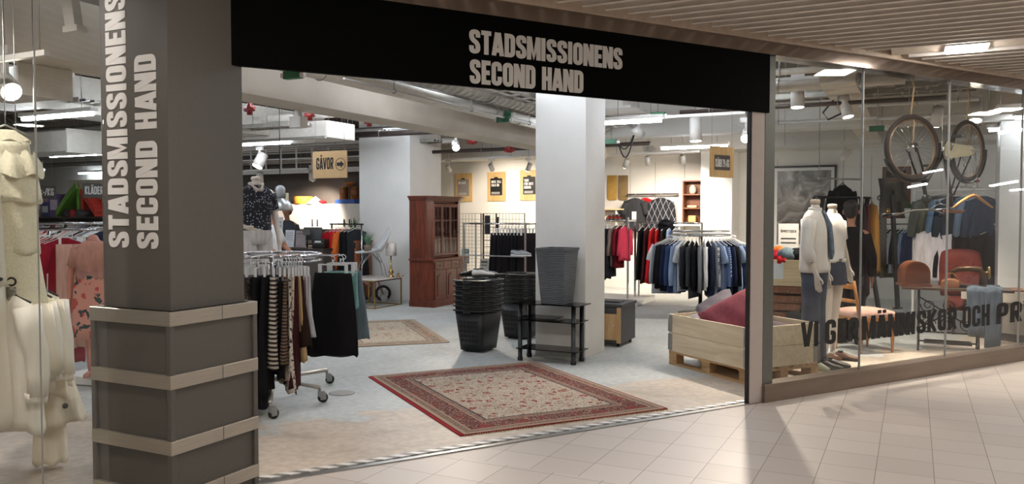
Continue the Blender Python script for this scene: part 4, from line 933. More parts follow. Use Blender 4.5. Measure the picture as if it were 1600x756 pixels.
def shoe(loc, rz, mat, label, L_=.26, sole=m_rub, group=None, heel=.0, cut=.0):
    o = thing('shoe', label, 'shoe', loc, rz, group); rings = []
    for q, hw, hh in ((0, .018, .05), (.06, .034, .068), (.25, .037, .075), (.45, .038, .062), (.65, .045, .042), (.85, .043, .034), (.97, .024, .024), (1, .008, .016)):
        rings.append([(-L_ / 2 + L_ * q, hw * cos(a), .018 + hh * .5 + hh * .5 * sin(a)) for a in [2 * pi * j / 12 for j in range(12)]])
    MB().loft(rings).build('upper', mat, o)
    so = [(-L_ / 2 + L_ * q, hw) for q, hw in ((0, .02), (.06, .035), (.3, .036), (.5, .036), (.7, .046), (.87, .043), (.98, .022))]
    MB().prism([(x, -w) for x, w in so] + [(x, w) for x, w in reversed(so)], 0, .02).build('sole', sole, o)
    MB().lathe([(.026, 0), (.03, .005), (.03, .01), (.026, .012)], 14).build('opening', m_black, o, (-L_ * .28, 0, .088))
    return o
xs, zs = onwall(960, 343)
for i, px in enumerate((955, 961, 967, 973)):
    x, _ = onwall(px, 342); shoe(GP(x, YB - .16, zs), BR - pi / 2 + .1, M('oxblood_leather', (96, 30, 26), .35), f'oxblood red shoe on the lower wall shelf, {ORD[i]} from the pillar', .24, group='shoes on the wall shelf')
xa, zt = onwall(1072, 283); xb, zb = onwall(1095, 349)
t = thing('wall_shelf_unit', 'brown wooden shelf box with four compartments left of the far white pillar', 'shelf', GP(xa, YB - .3, zb), BR); w_ = xb - xa + .1; h_ = zt - zb
MB().box(0, w_, .28, .3, 0, h_).build('back_panel', m_brown, t)
for x in (0, w_ - .025): MB().box(x, x + .025, 0, .28, 0, h_).build('side_panel', m_brown, t)
for q in (0, .34, .66, .975): MB().box(.025, w_ - .025, 0, .28, h_ * q, h_ * q + .025).build('shelf_board', m_brown, t)
xx = xa + .18
tag(MB().lathe([(0, 0), (.05, 0), (.075, .06), (.07, .14), (.04, .17), (.045, .19), (0, .19)], 18).build('vase', M('cream_glaze', (206, 196, 176), .3), loc=GP(xx, YB - .15, zb + h_ * .66 + .025)), 'round cream vase in the top compartment of the shelf box', 'vase')
tag(MB().box(-.1, .1, -.07, .07, 0, .05).build('folded_cloth', CLOTH((212, 196, 160)), loc=GP(xx, YB - .15, zb + h_ * .34 + .025), rz=BR, bevel=.015), 'folded cream cloth in the middle compartment of the shelf box', 'cloth')
tag(MB().box(-.08, .08, -.06, .06, 0, .14).build('storage_box', m_ply, loc=GP(xx, YB - .15, zb + .025), rz=BR, bevel=.01), 'small tan box in the bottom compartment of the shelf box', 'box')
for i, (px, a, b2, lb) in enumerate(((960, 349, 352, ''),)): pass
# long white low wall shelf under the sweaters and panel grooves
xa, z = onwall(1058, 350); xb, _ = onwall(1096, 350); t = thing('wall_shelf', 'white wall shelf just under the brown shelf box', 'shelf', GP(xa, YB, z), BR)
MB().box(0, xb - xa + .15, -.32, 0, -.035, 0).build('board', m_white, t); MB().box(.1, .13, -.28, 0, -.16, -.035).build('bracket', m_white, t)

# seams between the wall panels
for i, px in enumerate((985, 1024, 1070, 1215, 1318, 1362)):
    x, z = onwall(px, 256); struct(MB().box(x - .005, x + .005, -.004, 0, .6, 2.72).build('trim_seam_%d' % (i + 1), M('panel_seam', (168, 160, 150), .8), loc=GP(0, YB, 0), rz=BR))
# hanging price sign near the door post
def stickboard(name, label, px, py, Y, rz, w, h, mat, texts, th_=.012, group=None, wire=True):
    p = D(px, py, Y); t = thing(name, label, 'sign', p, rz, group)
    MB().box(-w / 2, w / 2, 0, th_, -h / 2, h / 2).build('board', mat, t, bevel=.002)
    for (tx, x, z, tw, hh, mt, plate) in texts:
        if plate: MB().box(plate[0], plate[1], -.002, 0, plate[2], plate[3]).build('printed_panel', m_dark if mt is not m_ink else m_paper, t)
        if tx: lettering(tx, tw, hh, .0015, h=.085, gap=.06).build('lettering', mt, t, (x, -.0022 if plate else -.0003, z))
    if wire:
        for s in (-1, 1): MB().cyl((s * w * .42, th_ / 2, h / 2), (s * w * .42, th_ / 2, 3.5 - p.z), .0025, n=4).build('wire', m_galv, t)
    return t
stickboard('hanging_sign', 'plywood price sign with a grey panel hanging left of the door post', 1128.5, 253, 8.9, radians(36), .40, .34, m_ply,
           (('KLÄDER 79:-/KG', -.115, -.055, .23, .085, m_letter, (-.13, .13, -.09, .075)),))
t = stickboard('hanging_sign', 'pale plywood arrow sign with black lettering hanging in mid-shop', 515, 257, 10.2, radians(-26), .54, .34, M('light_plywood', (206, 172, 124), .6, var=.05), (('GÅVOR', -.21, -.06, .27, .15, m_ink, None),))
MB().ring((.17, -.003, .0), .075, .003, 32, 5, (0, 1, 0)).build('arrow_ring', m_ink, t)
MB().prism([(.115, -.022), (.175, -.022), (.175, -.045), (.225, 0), (.175, .045), (.175, .022), (.115, .022)], 0, .002).xf(Matrix.Rotation(pi / 2, 4, 'X')).build('arrow', m_ink, t, (0, -.001, 0))

# ================================================================== BASKETS, STAND, PLANTER
def basket_parts(t, full):
    """one shopping basket, local origin at its foot; full = the lowest one of a stack, seen whole"""
    bw, bd, tw, td, h = .31, .37, .40, .48, .47
    def shell(z0, z1):
        q0, q1 = z0 / h, z1 / h; a = [(bw + (tw - bw) * q) / 2 for q in (q0, q1)]; b = [(bd + (td - bd) * q) / 2 for q in (q0, q1)]
        return a, b
    z0 = 0.0 if full else h - .09
    a, b = shell(z0, h); rings = []
    def rr(hx, hy, z, r=.05):
        out = []
        for cx, cy, s in ((hx - r, hy - r, 0), (-hx + r, hy - r, 1), (-hx + r, -hy + r, 2), (hx - r, -hy + r, 3)):
            for j in range(4): an = pi / 2 * (s + j / 3); out.append((cx + r * cos(an), cy + r * sin(an), z))
        return out
    o = MB().loft([rr(a[0], b[0], z0), rr(a[1], b[1], h), rr(a[1] - .008, b[1] - .008, h), rr(a[0] - .006, b[0] - .006, z0 + .01)]).build('basket_body', m_bask, t)
    MB().loft([rr(a[1] + .016, b[1] + .016, h - .012), rr(a[1] + .018, b[1] + .018, h + .004), rr(a[1] - .004, b[1] - .004, h + .006), rr(a[1] - .004, b[1] - .004, h - .012)]).build('rim', m_bask, t)
    for s in (-1, 1):
        MB().tube([(s * (a[1] + .012), -.06, h - .01), (s * (a[1] + .032), -.05, h - .02), (s * (a[1] + .034), .05, h - .02), (s * (a[1] + .012), .06, h - .01)], .008, 6).build('hand_grip', m_bask, t)
        MB().tube([(0 - .05, s * (b[1] + .012), h - .01), (-.04, s * (b[1] + .032), h - .022), (.04, s * (b[1] + .032), h - .022), (.05, s * (b[1] + .012), h - .01)], .008, 6).build('hand_grip', m_bask, t)
    if full:
        mb = MB()
        for i in range(5):
            for k in range(5):
                x = -.10 + .05 * k; z = .12 + i * .055; y = -(bd + (td - bd) * z / h) / 2 - .001
                mb.cbox((x, y, z), (.03, .004, .035), (-.13, 0, 0))
        tag(mb.build('grille', m_blackm, o), kind='stuff')
        for x in (-.1, .1):
            for y in (-.12, .12):
                w = MB(); w.cyl((x - .01, y, .0), (x + .01, y, .0), .022, n=14); w.build('wheel', m_galv, t)
    MB().tube([(-.15, -.1, h + .012), (-.1, -.17, h + .018), (.1, -.17, h + .018), (.15, -.1, h + .012)], .009, 6).build('folding_handle', m_blackm, t)
m_bask = M('basket_plastic', (17, 17, 18), .38, var=.1)
def stack(px, py, n, rz, which, grp):
    p = W(px, py)
    first = None
    for i in range(n):
        loc = (p.x, p.y, .022 + i * .057)
        lb = f'black shopping basket in the {which} stack, ' + ('at the bottom' if i == 0 else 'on top' if i == n - 1 else f'{ORD[i - 1]} above the bottom one')
        if i == 0: t = thing('shopping_basket', lb, 'basket', loc, rz, grp); basket_parts(t, True)
        elif i == 1: t = thing('shopping_basket', lb, 'basket', loc, rz, grp); basket_parts(t, False); first = t
        else: copytree(first, loc, rz, lb)
    return Vector((p.x, p.y, .022 + (n - 1) * .057 + .48))
BRZ = BR - .06
top1 = stack(748, 547, 7, BRZ, 'front basket', 'shopping baskets in the front stack')
top2 = stack(814, 527, 7, BRZ - .1, 'rear basket', 'shopping baskets behind the black stand')
for i, (dx, dy, a) in enumerate(((.06, -.06, .2), (.10, .04, .35), (-.10, -.02, 2.7))):
    shoe((top1.x + dx, top1.y + dy, top1.z + .026), a, (m_plastic, M('grey_suede', (150, 148, 150), .8), m_black)[i], ('white and black trainer lying on the front basket stack, nearest one', 'grey trainer behind the white one on the front basket stack', 'black shoe on the left of the front basket stack')[i], .27, group='trainers on the basket stack')

pn_ = W(899, 571); sx, sy = G(pn_); SW, SD = .70, .30
t = thing('media_stand', 'black glass three-tier stand in front of the middle white pillar', 'stand', GP(sx, sy, 0), BR)
for x in (-SW + .035, -.035):
    for y in (.03, SD - .03): MB().lathe([(.03, 0), (.03, .035), (.024, .04), (.024, .62), (.0, .62)], 18).build('leg', m_black, t, (x, y, 0))
for z, nm in ((.13, 'lower_shelf'), (.44, 'middle_shelf'), (.625, 'top')):
    MB().box(-SW - .03 * (z > .6), .02 + .03 * (z > .6), -.01 - .03 * (z > .6), SD + .03, z, z + .009).build(nm, m_darkglass, t, bevel=.002)
MB().box(-SW + .02, -.26, .0, SD, .468, .476).build('raised_shelf', m_darkglass, t)
def weave():
    m, nt, b = newmat('grey_weave'); c = coords(nt, (1, 1, 1)); w = N(nt, 'ShaderNodeTexWave', bands_direction='Z', i_Scale=17.0, i_Distortion=2.2, i_Detail=0.0); w.inputs['Detail Scale'].default_value = 1.0
    L(nt, c, w.inputs['Vector']); r = ramp(nt, [(.1, s2l((62, 66, 70))), (.8, s2l((104, 109, 114)))]); L(nt, w.outputs['Fac'], r.inputs[0]); L(nt, r.outputs[0], b.inputs['Base Color'])
    b.inputs['Roughness'].default_value = .5; bp = N(nt, 'ShaderNodeBump', i_Strength=.9, i_Distance=.008); L(nt, w.outputs['Fac'], bp.inputs['Height']); L(nt, bp.outputs[0], b.inputs['Normal']); return m
t = thing('planter', 'tall tapering grey woven planter standing on the black glass stand', 'planter', GP(sx - .275, sy + .15, .6345), BR - .06)
wm = weave()
def sq(h, z, r=.02):
    out = []
    for s in range(4):
        cx, cy = ((1, 1), (-1, 1), (-1, -1), (1, -1))[s]
        for j in range(4): an = pi / 2 * (s + j / 3); out.append((cx * (h - r) + r * cos(an), cy * (h - r) + r * sin(an), z))
    return out
MB().loft([sq(.135, 0), sq(.178, .59), sq(.165, .59), sq(.125, .03)], smooth=False).build('woven_body', wm, t)
MB().loft([sq(.181, .578), sq(.185, .585), sq(.185, .602), sq(.18, .606), sq(.162, .606), sq(.162, .578)], smooth=False).build('rolled_rim', wm, t)

# cube cabinet
pn_ = W(970, 543); cx, cy = G(pn_); 
t = thing('cube_cabinet', 'small square cabinet, dark grey with a light oak door, right of the middle pillar', 'cabinet', GP(cx, cy, 0), BR)
m_an = M('anthracite', (58, 58, 62), .5, var=.05); m_oak = wood('oak', (176, 140, 96), (204, 170, 124), 5, .5, 'Z')
MB().box(-.5, 0, .0, .56, .045, .485).build('carcass', m_an, t, bevel=.004); MB().box(-.52, .015, -.015, .575, .485, .52).build('top', m_an, t, bevel=.004)
d_ = MB().box(-.46, -.05, -.016, 0, .085, .40).build('door', m_oak, t, bevel=.003); MB().box(-.05, .0, -.012, 0, .05, .48).build('edge_strip', m_oak, t)
MB().ball((-.09, -.028, .26), .012).build('knob', m_chrome, d_); MB().box(-.46, -.05, -.014, 0, .415, .475).build('drawer_front', m_an, t)
for x in (-.45, -.05):
    for y in (.05, .5): MB().cyl((x, y, 0), (x, y, .045), .02, n=12).build('foot', m_black, t)
tag(MB().box(-.16, .16, -.12, .12, 0, .018).build('magazine', M('dark_cover', (60, 62, 68), .35), loc=GP(cx - .24, cy + .26, .52), rz=BR + .1, bevel=.002), 'flat dark magazine lying on the cube cabinet', 'magazine')

# ================================================================== PALLET BOX WITH CUSHIONS
pA, pB, pC = W(1045, 568), W(1168, 602), W(1262, 586)
u = (pB - pA).normalized(); LX = (pB - pA).length; LY = (pC - pB).length; rz = atan2(u.y, u.x)
m_pal = wood('pallet_wood', (150, 116, 80), (188, 152, 108), 5, .75); m_box = wood('collar_wood', (206, 188, 158), (228, 212, 184), 4, .65)
t = thing('pallet', 'wooden pallet on the floor under the cushion box', 'pallet', (pA.x, pA.y, 0), rz)
for y in (0, LY / 2 - .05, LY - .1):
    MB().box(0, LX, y, y + .1, 0, .02).build('bottom_board', m_pal, t)
    for x in (0, LX / 2 - .07, LX - .12): MB().box(x, x + .13, y, y + .1, .02, .105).build('block', m_pal, t, bevel=.004)
for i in range(5): MB().box(0, LX, i * (LY - .13) / 4, i * (LY - .13) / 4 + .13, .125, .145).build('deck_board', m_pal, t)
for x in (0, LX / 2 - .07, LX - .13): MB().box(x, x + .13, 0, LY, .105, .125).build('stringer', m_pal, t)
t = thing('pallet_collar', 'pale wooden pallet collar box with steel corner hinges, holding cushions', 'box', (pA.x, pA.y, .145), rz); H = .195
for k in range(2):
    z = k * (H + .003)
    for y in (0, LY - .02): MB().box(.0, LX, y, y + .02, z, z + H).build('long_board', m_box, t, bevel=.002)
    for x in (0, LX - .02): MB().box(x, x + .02, .02, LY - .02, z, z + H).build('short_board', m_box, t, bevel=.002)
    for x in (0, LX):
        for y in (0, LY):
            sx_, sy_ = (1 if x == 0 else -1), (1 if y == 0 else -1)
            h_ = MB(); h_.cbox((x + sx_ * .03, y - sy_ * .002, z + H / 2), (.055, .003, H * .9)); h_.cbox((x - sx_ * .002, y + sy_ * .03, z + H / 2), (.003, .055, H * .9)); h_.cyl((x - sx_ * .004, y - sy_ * .004, z + .01), (x - sx_ * .004, y - sy_ * .004, z + H - .01), .006, n=8)
            h_.build('corner_hinge', m_galv, t)
def cushion(loc, rot, w, mat, label, th_=.16, cat='cushion', spin=0.0):
    n = 12; vs = []; fs = []
    for s in (1, -1):
        for j in range(n + 1):
            for i in range(n + 1):
                x = -1 + 2 * i / n; y = -1 + 2 * j / n; q = max(0, (1 - x ** 4) * (1 - y ** 4)) ** .55; k = 1 - .07 * (1 - abs(x)) * (abs(y) ** 3) ; k2 = 1 - .07 * (1 - abs(y)) * (abs(x) ** 3)
                vs.append((x * w / 2 * k2, y * w / 2 * k, s * (th_ / 2 * q + .004) + .006 * sin(7 * x + 3 * y) * q))
    m = (n + 1) ** 2
    for s in (0, 1):
        for j in range(n):
            for i in range(n):
                a = s * m + j * (n + 1) + i; f = (a, a + 1, a + n + 2, a + n + 1); fs.append(f if s == 0 else f[::-1])
    o = MB().add(vs, fs, True).build('cushion', mat, None, loc); o.rotation_euler = (Matrix.Rotation(rot[2], 4, 'Z') @ Matrix.Rotation(rot[1], 4, 'Y') @ Matrix.Rotation(rot[0], 4, 'X') @ Matrix.Rotation(spin, 4, 'Z')).to_euler(); return tag(o, label, cat, 'cushions in the pallet box')
Rm = Matrix.Rotation(rz, 4, 'Z')
def inbox(x, y, z): return Vector((pA.x, pA.y, 0)) + Rm @ Vector((x, y, z))
m_mar = CLOTH((112, 54, 64)); m_gc = CLOTH((98, 92, 98)); m_lc = CLOTH((140, 136, 138))
cushion(inbox(.60, .36, .53), (radians(48), radians(0), rz + .45), .58, m_mar, 'large maroon cushion leaning up out of the pallet box', .18, spin=.72)
cushion(inbox(.16, .50, .60), (radians(34), radians(-16), rz + .3), .44, m_gc, 'dark grey pointed cushion behind the maroon cushion', .15, spin=.6)
cushion(inbox(.20, .33, .46), (radians(6), radians(4), rz + .1), .36, m_lc, 'grey cushion lying flat at the left end of the pallet box', .14)
cushion(inbox(.92, .55, .46), (radians(-8), 0, rz), .46, CLOTH((92, 78, 84)), 'dull mauve cushion at the right end of the pallet box, seen through the glass', .15)
cushion(inbox(.55, .30, .32), (0, 0, rz + .3), .46, m_gc, 'grey cushion low in the pallet box under the others', .16)
cushion(inbox(.85, .30, .29), (0, 0, rz - .2), .46, m_mar, 'maroon cushion low in the pallet box under the large one', .16)

# ================================================================== GLAZED CABINET
pn_ = W(677.5, 480.7); x0, y0 = G(pn_); CW, CD = 1.17, .49
t = thing('display_cabinet', 'tall mahogany cabinet with glazed upper doors beside the wide white pillar', 'cabinet', GP(x0 - CD, y0, 0), BR + pi / 2)
# local x runs deep along the front (E1), local -y faces the rug side (E2)
t.location = GP(x0, y0, 0)
def cb(mb, nm, par=None, mat=m_mahog, bevel=.004): return mb.build(nm, mat, par or t, bevel=bevel)
cb(MB().box(0, CW, 0, CD, .10, .80), 'lower_carcass')
cb(MB().box(-.02, CW + .02, -.02, CD, .0, .08).box(-.012, CW + .012, -.012, CD, .08, .11), 'plinth'); cb(MB().box(-.03, CW + .03, -.03, CD, .80, .835), 'counter')
for i in range(4):
    xx = .03 + i * (CW - .06) / 4; w_ = (CW - .06) / 4 - .012
    dr = cb(MB().box(xx, xx + w_, -.018, 0, .66, .78), 'drawer'); MB().tube([(xx + w_ / 2 - .035, -.02, .725), (xx + w_ / 2 - .02, -.035, .705), (xx + w_ / 2 + .02, -.035, .705), (xx + w_ / 2 + .035, -.02, .725)], .005, 6).build('handle', m_brass, dr)
for i in range(3):
    xx = .03 + i * (CW - .06) / 3; w_ = (CW - .06) / 3 - .012
    dr = cb(MB().box(xx, xx + w_, -.018, 0, .13, .64), 'door'); pn = [(xx + .06, .19), (xx + w_ - .06, .19), (xx + w_ - .06, .50)] + [(xx + w_ / 2 + (w_ / 2 - .06) * cos(a), .50 + .07 * sin(a)) for a in [pi * k / 8 for k in range(1, 8)]] + [(xx + .06, .50)]
    MB().prism(pn, 0, .012).xf(Matrix.Rotation(pi / 2, 4, 'X')).build('raised_panel', m_mahog, dr, (0, -.018, 0), bevel=.004); MB().ball((xx + w_ - .03, -.028, .4), .009).build('knob', m_brass, dr)
UD = .34; UZ0, UZ1 = .835, 1.83
up = cb(MB().box(.0, .02, CD - UD, CD, UZ0, UZ1).box(CW - .02, CW, CD - UD, CD, UZ0, UZ1).box(.02, CW - .02, CD - .015, CD, UZ0, UZ1).box(.02, CW - .02, CD - UD, CD, UZ1 - .03, UZ1).box(.02, CW - .02, CD - UD, CD, UZ0, UZ0 + .03).prism([(.02, CD - UD), (.17, CD - UD - .06), (.17, CD - UD), ], UZ0, UZ1).prism([(CW - .02, CD - UD), (CW - .17, CD - UD), (CW - .17, CD - UD - .06)], UZ0, UZ1), 'upper_carcass')
for z in (1.15, 1.47): cb(MB().box(.02, CW - .02, CD - UD + .03, CD - .015, z, z + .015), 'shelf')
m_cg = glass_mat('cabinet_glass', (.86, .82, .78), 1.5)
for i in range(3):
    xa, xb = .17 + i * (CW - .34) / 3, .17 + (i + 1) * (CW - .34) / 3; y = CD - UD - .06; dr = MB()
    for a, b_ in ((xa, xa + .035), (xb - .035, xb)): dr.box(a, b_, y - .0, y + .022, UZ0 + .04, UZ1 - .04)
    for a, b_ in ((UZ0 + .04, UZ0 + .09), (UZ1 - .10, UZ1 - .04)): dr.box(xa + .035, xb - .035, y, y + .022, a, b_)
    d_ = cb(dr, 'glazed_door', bevel=.003); mu = MB()
    for k in (1, 2): mu.box(xa + .035, xb - .035, y + .004, y + .016, UZ0 + (UZ1 - UZ0) * k / 3 - .007, UZ0 + (UZ1 - UZ0) * k / 3 + .007)
    mu.box((xa + xb) / 2 - .006, (xa + xb) / 2 + .006, y + .005, y + .015, UZ0 + .09, UZ1 - .10); mu.build('glazing_bar', m_mahog, d_)
    MB().box(xa + .03, xb - .03, y + .009, y + .011, UZ0 + .08, UZ1 - .09).build('pane', m_cg, d_); MB().ball((xb - .018, y - .012, 1.28), .01).build('knob', m_brass, d_)
co = MB()
for k, (e, z) in enumerate(((0, 1.83), (.02, 1.85), (.035, 1.875), (.06, 1.895))): co.prism([(-e, CD), (-e, CD - UD - e), (.15, CD - UD - .06 - e), (CW - .15, CD - UD - .06 - e), (CW + e, CD - UD - e), (CW + e, CD)], z, z + .027)
cb(co, 'cornice', bevel=.003)

# ================================================================== MARBLE TABLE, CHAIR, LAMP, TRICYCLE
pn_ = W(586, 483); x0, y0 = G(pn_); TW_, TD_ = .72, .80; TH = .50
t = thing('side_table', 'low square table with pale top and thin brass frame against the wide pillar', 'table', GP(x0, y0, 0), BR)
MB().box(-TW_, 0, 0, TD_, TH - .025, TH).build('table_top', M('pale_marble', (222, 216, 208), .25, var=.06, scale=3), t, bevel=.004)
for x in (-TW_, -.02):
    for y in (0, TD_ - .02): MB().box(x, x + .02, y, y + .02, 0, TH - .025).build('leg', m_brass, t)
for y in (0, TD_ - .02): MB().box(-TW_, 0, y, y + .02, 0, .018).build('floor_bar', m_brass, t); MB().box(-TW_, 0, y, y + .02, TH - .043, TH - .025).build('top_bar', m_brass, t)
for x in (-TW_, -.02): MB().box(x, x + .02, .02, TD_ - .02, 0, .018).build('floor_bar', m_brass, t); MB().box(x, x + .02, .02, TD_ - .02, TH - .043, TH - .025).build('top_bar', m_brass, t)
# shell chair
cl_ = GP(x0 - .33, y0 + .36, TH)
t = thing('shell_chair', 'white plastic shell chair with wire legs standing on the pale table', 'chair', cl_, -1.25); t.scale = (1.1, 1.1, 1.06)
vs = []; nu, nv = 13, 15; SH_ = .44
for j in range(nv):
    v = j / (nv - 1)
    for i in range(nu):
        u_ = -1 + 2 * i / (nu - 1)
        if v < .5: q = v / .5; y = -.24 + .40 * q; z = SH_ - .02 * sin(q * pi) + .03 * (1 - q) ** 3 * -1; w_ = .17 + .055 * sin(min(1, q * 1.3) * pi / 2); z += .06 * abs(u_) ** 3 * (.2 + .8 * q)
        else: q = (v - .5) / .5; y = .16 + .10 * sin(q * pi / 2) + .03 * q; z = SH_ + .40 * q ** 1.15; w_ = .225 - .03 * q ** 2; y -= .10 * abs(u_) ** 2.5 * (1 - q * .8); z += .06 * abs(u_) ** 3 * (1 - q) - .05 * abs(u_) ** 3 * q
        vs.append((u_ * w_, y, z))
fs = [(j * nu + i, j * nu + i + 1, (j + 1) * nu + i + 1, (j + 1) * nu + i) for j in range(nv - 1) for i in range(nu - 1)]
o = MB().add(vs, fs, True).build('seat_shell', M('white_shell', (222, 226, 228), .35, var=.02), t); sm_ = o.modifiers.new('solid', 'SOLIDIFY'); sm_.thickness = .008
for sx_, sy_ in ((-1, -1), (1, -1), (1, 1), (-1, 1)): MB().tube([(sx_ * .09, sy_ * .09, SH_ - .035), (sx_ * .16, sy_ * .17, .2), (sx_ * .20, sy_ * .21, .006)], .006, 6).build('leg', m_chrome, t)
for s in (-1, 1):
    MB().tube([(s * .155, -.17, .22), (s * .02, 0, SH_ - .04), (s * .155, .17, .22)], .004, 5).build('brace', m_chrome, t); MB().tube([(-.155, s * .17, .22), (0, s * .02, SH_ - .045), (.155, s * .17, .22)], .004, 5).build('brace', m_chrome, t)
tv = bpy.data.objects['shell_chair']
t = thing('potted_plant', 'grassy green plant in a small brown pot on the white shell chair', 'plant', Vector(cl_) + Vector((-.06, -.02, SH_ * 1.06 - .014)), 0)
MB().lathe([(0, 0), (.055, 0), (.072, .12), (.066, .12), (.06, .1), (0, .1)], 20).build('pot', M('brown_pot', (108, 92, 78), .6), t)
def grass(n, h, spread, seed, z0, w_=.008):
    r = random.Random(seed); mb = MB()
    for i in range(n):
        a = r.uniform(0, 2 * pi); sp = r.uniform(.15, 1) * spread; hh = h * r.uniform(.6, 1.05); vs = []; pz = Vector((-sin(a), cos(a), 0))
        for k in range(6):
            q = k / 5; c = Vector((cos(a) * (.02 + sp * q ** 1.7), sin(a) * (.02 + sp * q ** 1.7), z0 + hh * q - .25 * sp * q ** 3)); ww = w_ * (1 - q * .9); vs += [c + pz * ww, c - pz * ww]
        mb.add(vs, [(2 * k, 2 * k + 1, 2 * k + 3, 2 * k + 2) for k in range(5)], True)
    return mb
m_leaf = M('grass_green', (92, 128, 96), .6, var=.3); m_leaf2 = M('leaf_green', (74, 112, 58), .6, var=.3)
tag(grass(90, .27, .19, 4, .1).build('leaves', m_leaf, t), kind='stuff')
p = GP(x0 - .06, y0 + .56, TH); t = thing('table_lamp', 'table lamp with turned brass base and pale drum shade beside the shell chair', 'table lamp', p, 0)
MB().lathe([(0, 0), (.055, 0), (.055, .015), (.03, .03), (.022, .05), (.045, .085), (.04, .11), (.018, .14), (.022, .16), (.014, .19), (.014, .42), (0, .42)], 20).build('base', m_brass, t)
MB().lathe([(.10, .38), (.085, .60), (.082, .60), (.097, .38)], 28).build('lamp_shade', M('linen_shade', (214, 206, 198), .8), t)
p = GP(x0 - .03, y0 + .74, TH); t = thing('candle_holder', 'small brass candle holder right of the brass table lamp', 'candle holder', p, 0)
MB().lathe([(0, 0), (.035, 0), (.03, .012), (.012, .02), (.02, .05), (.018, .06), (0, .06)], 16).build('holder', m_brass, t); MB().ball((.07, .0, .02), .02).build('brass_ball', m_brass, t)
pw = W(556, 474); t = thing('tricycle', "small pink child's bicycle parked left of the pale table", 'bicycle', (pw.x - .06, pw.y + .2, 0), radians(200))
for x, r_ in ((0, .17), (-.52, .15)):
    w = MB().ring((x, 0, r_), r_ - .025, .025, 28, 8, (0, 1, 0)).build('tyre', m_rub, t); sp_ = MB(); sp_.cyl((x, -.03, r_), (x, .03, r_), .02, n=10)
    for k in range(8): a = k * pi / 4; sp_.cyl((x, 0, r_), (x + (r_ - .03) * cos(a), 0, r_ + (r_ - .03) * sin(a)), .004, n=4)
    sp_.build('spokes', m_chrome, w)
m_pinkp = M('pink_paint', (204, 140, 146), .4)
MB().tube([(0, -.05, .17), (-.02, -.04, .40), (-.06, 0, .52)], .014, 8).tube([(-.05, 0, .46), (-.3, 0, .28), (-.42, 0, .40), (-.52, 0, .15)], .016, 8).build('frame', m_pinkp, t)
MB().tube([(-.10, -.17, .58), (-.06, 0, .54), (-.10, .17, .58)], .011, 8).build('handlebar', m_pinkp, t); MB().ball((-.43, 0, .43), .09, .06, .03).build('saddle', m_pinkp, t)
MB().tube([(.19 * cos(a), 0, .17 + .19 * sin(a)) for a in [.3 + k * .25 for k in range(10)]], .018, 6).build('mudguard', m_pinkp, t)
for s in (-1, 1):
    w = MB().cyl((-.52, s * .10, .06), (-.52, s * .14, .06), .06, n=18).build('stabiliser_wheel', m_plastic, t)

# ================================================================== BOARDS AND GRID PANELS on the back wall
for i, (pa, pb, txt, mt) in enumerate((((711, 271), (738, 315), ('ÄR SLUT',), M('grey_print', (140, 132, 126), .6)), ((762, 269), (790, 314), ('INTE TILL', 'SALU ÄN'), m_ink), ((813, 266), (842, 313), ('TACK', 'FÖR DITT', 'BIDRAG'), m_ink))):
    x0_, z1_ = onwall(*pa, off=.02); x1_, z0_ = onwall(*pb, off=.02); w_ = x1_ - x0_; h_ = z1_ - z0_
    nm = ('leftmost', 'middle', 'rightmost')[i]
    t = thing('notice_board', f'{nm} of the three plywood boards with a {"grey" if i == 0 else "black"} notice on the back wall', 'board', GP((x0_ + x1_) / 2, YB - .005, z0_), BR, 'plywood notice boards')
    MB().box(-w_ / 2, w_ / 2, -.03, 0, 0, h_).build('board', m_ply, t, bevel=.003); MB().box(-w_ * .33, w_ * .33, -.034, -.03, h_ * .2, h_ * .78).build('notice', mt, t)
    MB().cbox((0, -.04, h_ * .8), (.09, .02, .03)).build('clip', m_blackm, t)
    for k, q in enumerate(txt): lettering(q, w_ * .52 * len(q) / 8.5, h_ * .085, .001).build('lettering', m_paper, t, (-w_ * .27, -.0345, h_ * (.62 - .115 * k)))
    mb = MB()
    for k in range(3): mb.box(-w_ * .27, w_ * .2, -.035, -.034, h_ * (.24 + .03 * k), h_ * (.25 + .03 * k))
    mb.build('small_print', m_paper, t)
def mesh_panel(name, label, px, py, Y, w, h, rz, z0=.0, step=.075, group='wire grid panels'):
    p = D(px, py, Y); t = thing(name, label, 'grid panel', (p.x, p.y, z0), rz, group); f = MB()
    f.tube([(0, 0, 0), (w, 0, 0), (w, 0, h), (0, 0, h)], .012, 6, closed=True).build('frame', m_dpipe, t); g = MB()
    for i in range(1, int(w / step)): g.box(i * step - .0025, i * step + .0025, -.0025, .0025, 0, h)
    for i in range(1, int(h / step)): g.box(0, w, -.0025, .0025, i * step - .0025, i * step + .0025)
    tag(g.build('wires', m_dpipe, t), kind='stuff')
    for x in (0.03, w - .03): MB().box(x - .02, x + .02, -.25, .25, -.0, .02).build('foot', m_dpipe, t)
    return t
mesh_panel('grid_panel', 'dark wire grid panel right beside the glazed cabinet', 704, 400, 17.2, .74, 1.62, BR); mesh_panel('grid_panel', 'dark wire grid panel behind the hanging black skirts', 756, 400, 17.0, .95, 1.62, BR)
t = thing('folded_trolley', 'dark folded metal trolley leaning against the wire grid panels', 'trolley', D(755, 400, 16.4) * 1, BR); t.location.z = 0
f = MB().tube([(0, 0, .0), (0, 0, 1.62), (.30, 0, 1.62), (.30, 0, .0)], .016, 8).build('frame', m_dpipe, t)
for i in range(9): MB().cyl((0, 0, .3 + i * .13), (.30, 0, .3 + i * .13), .007, n=6).build('rung', m_dpipe, t)
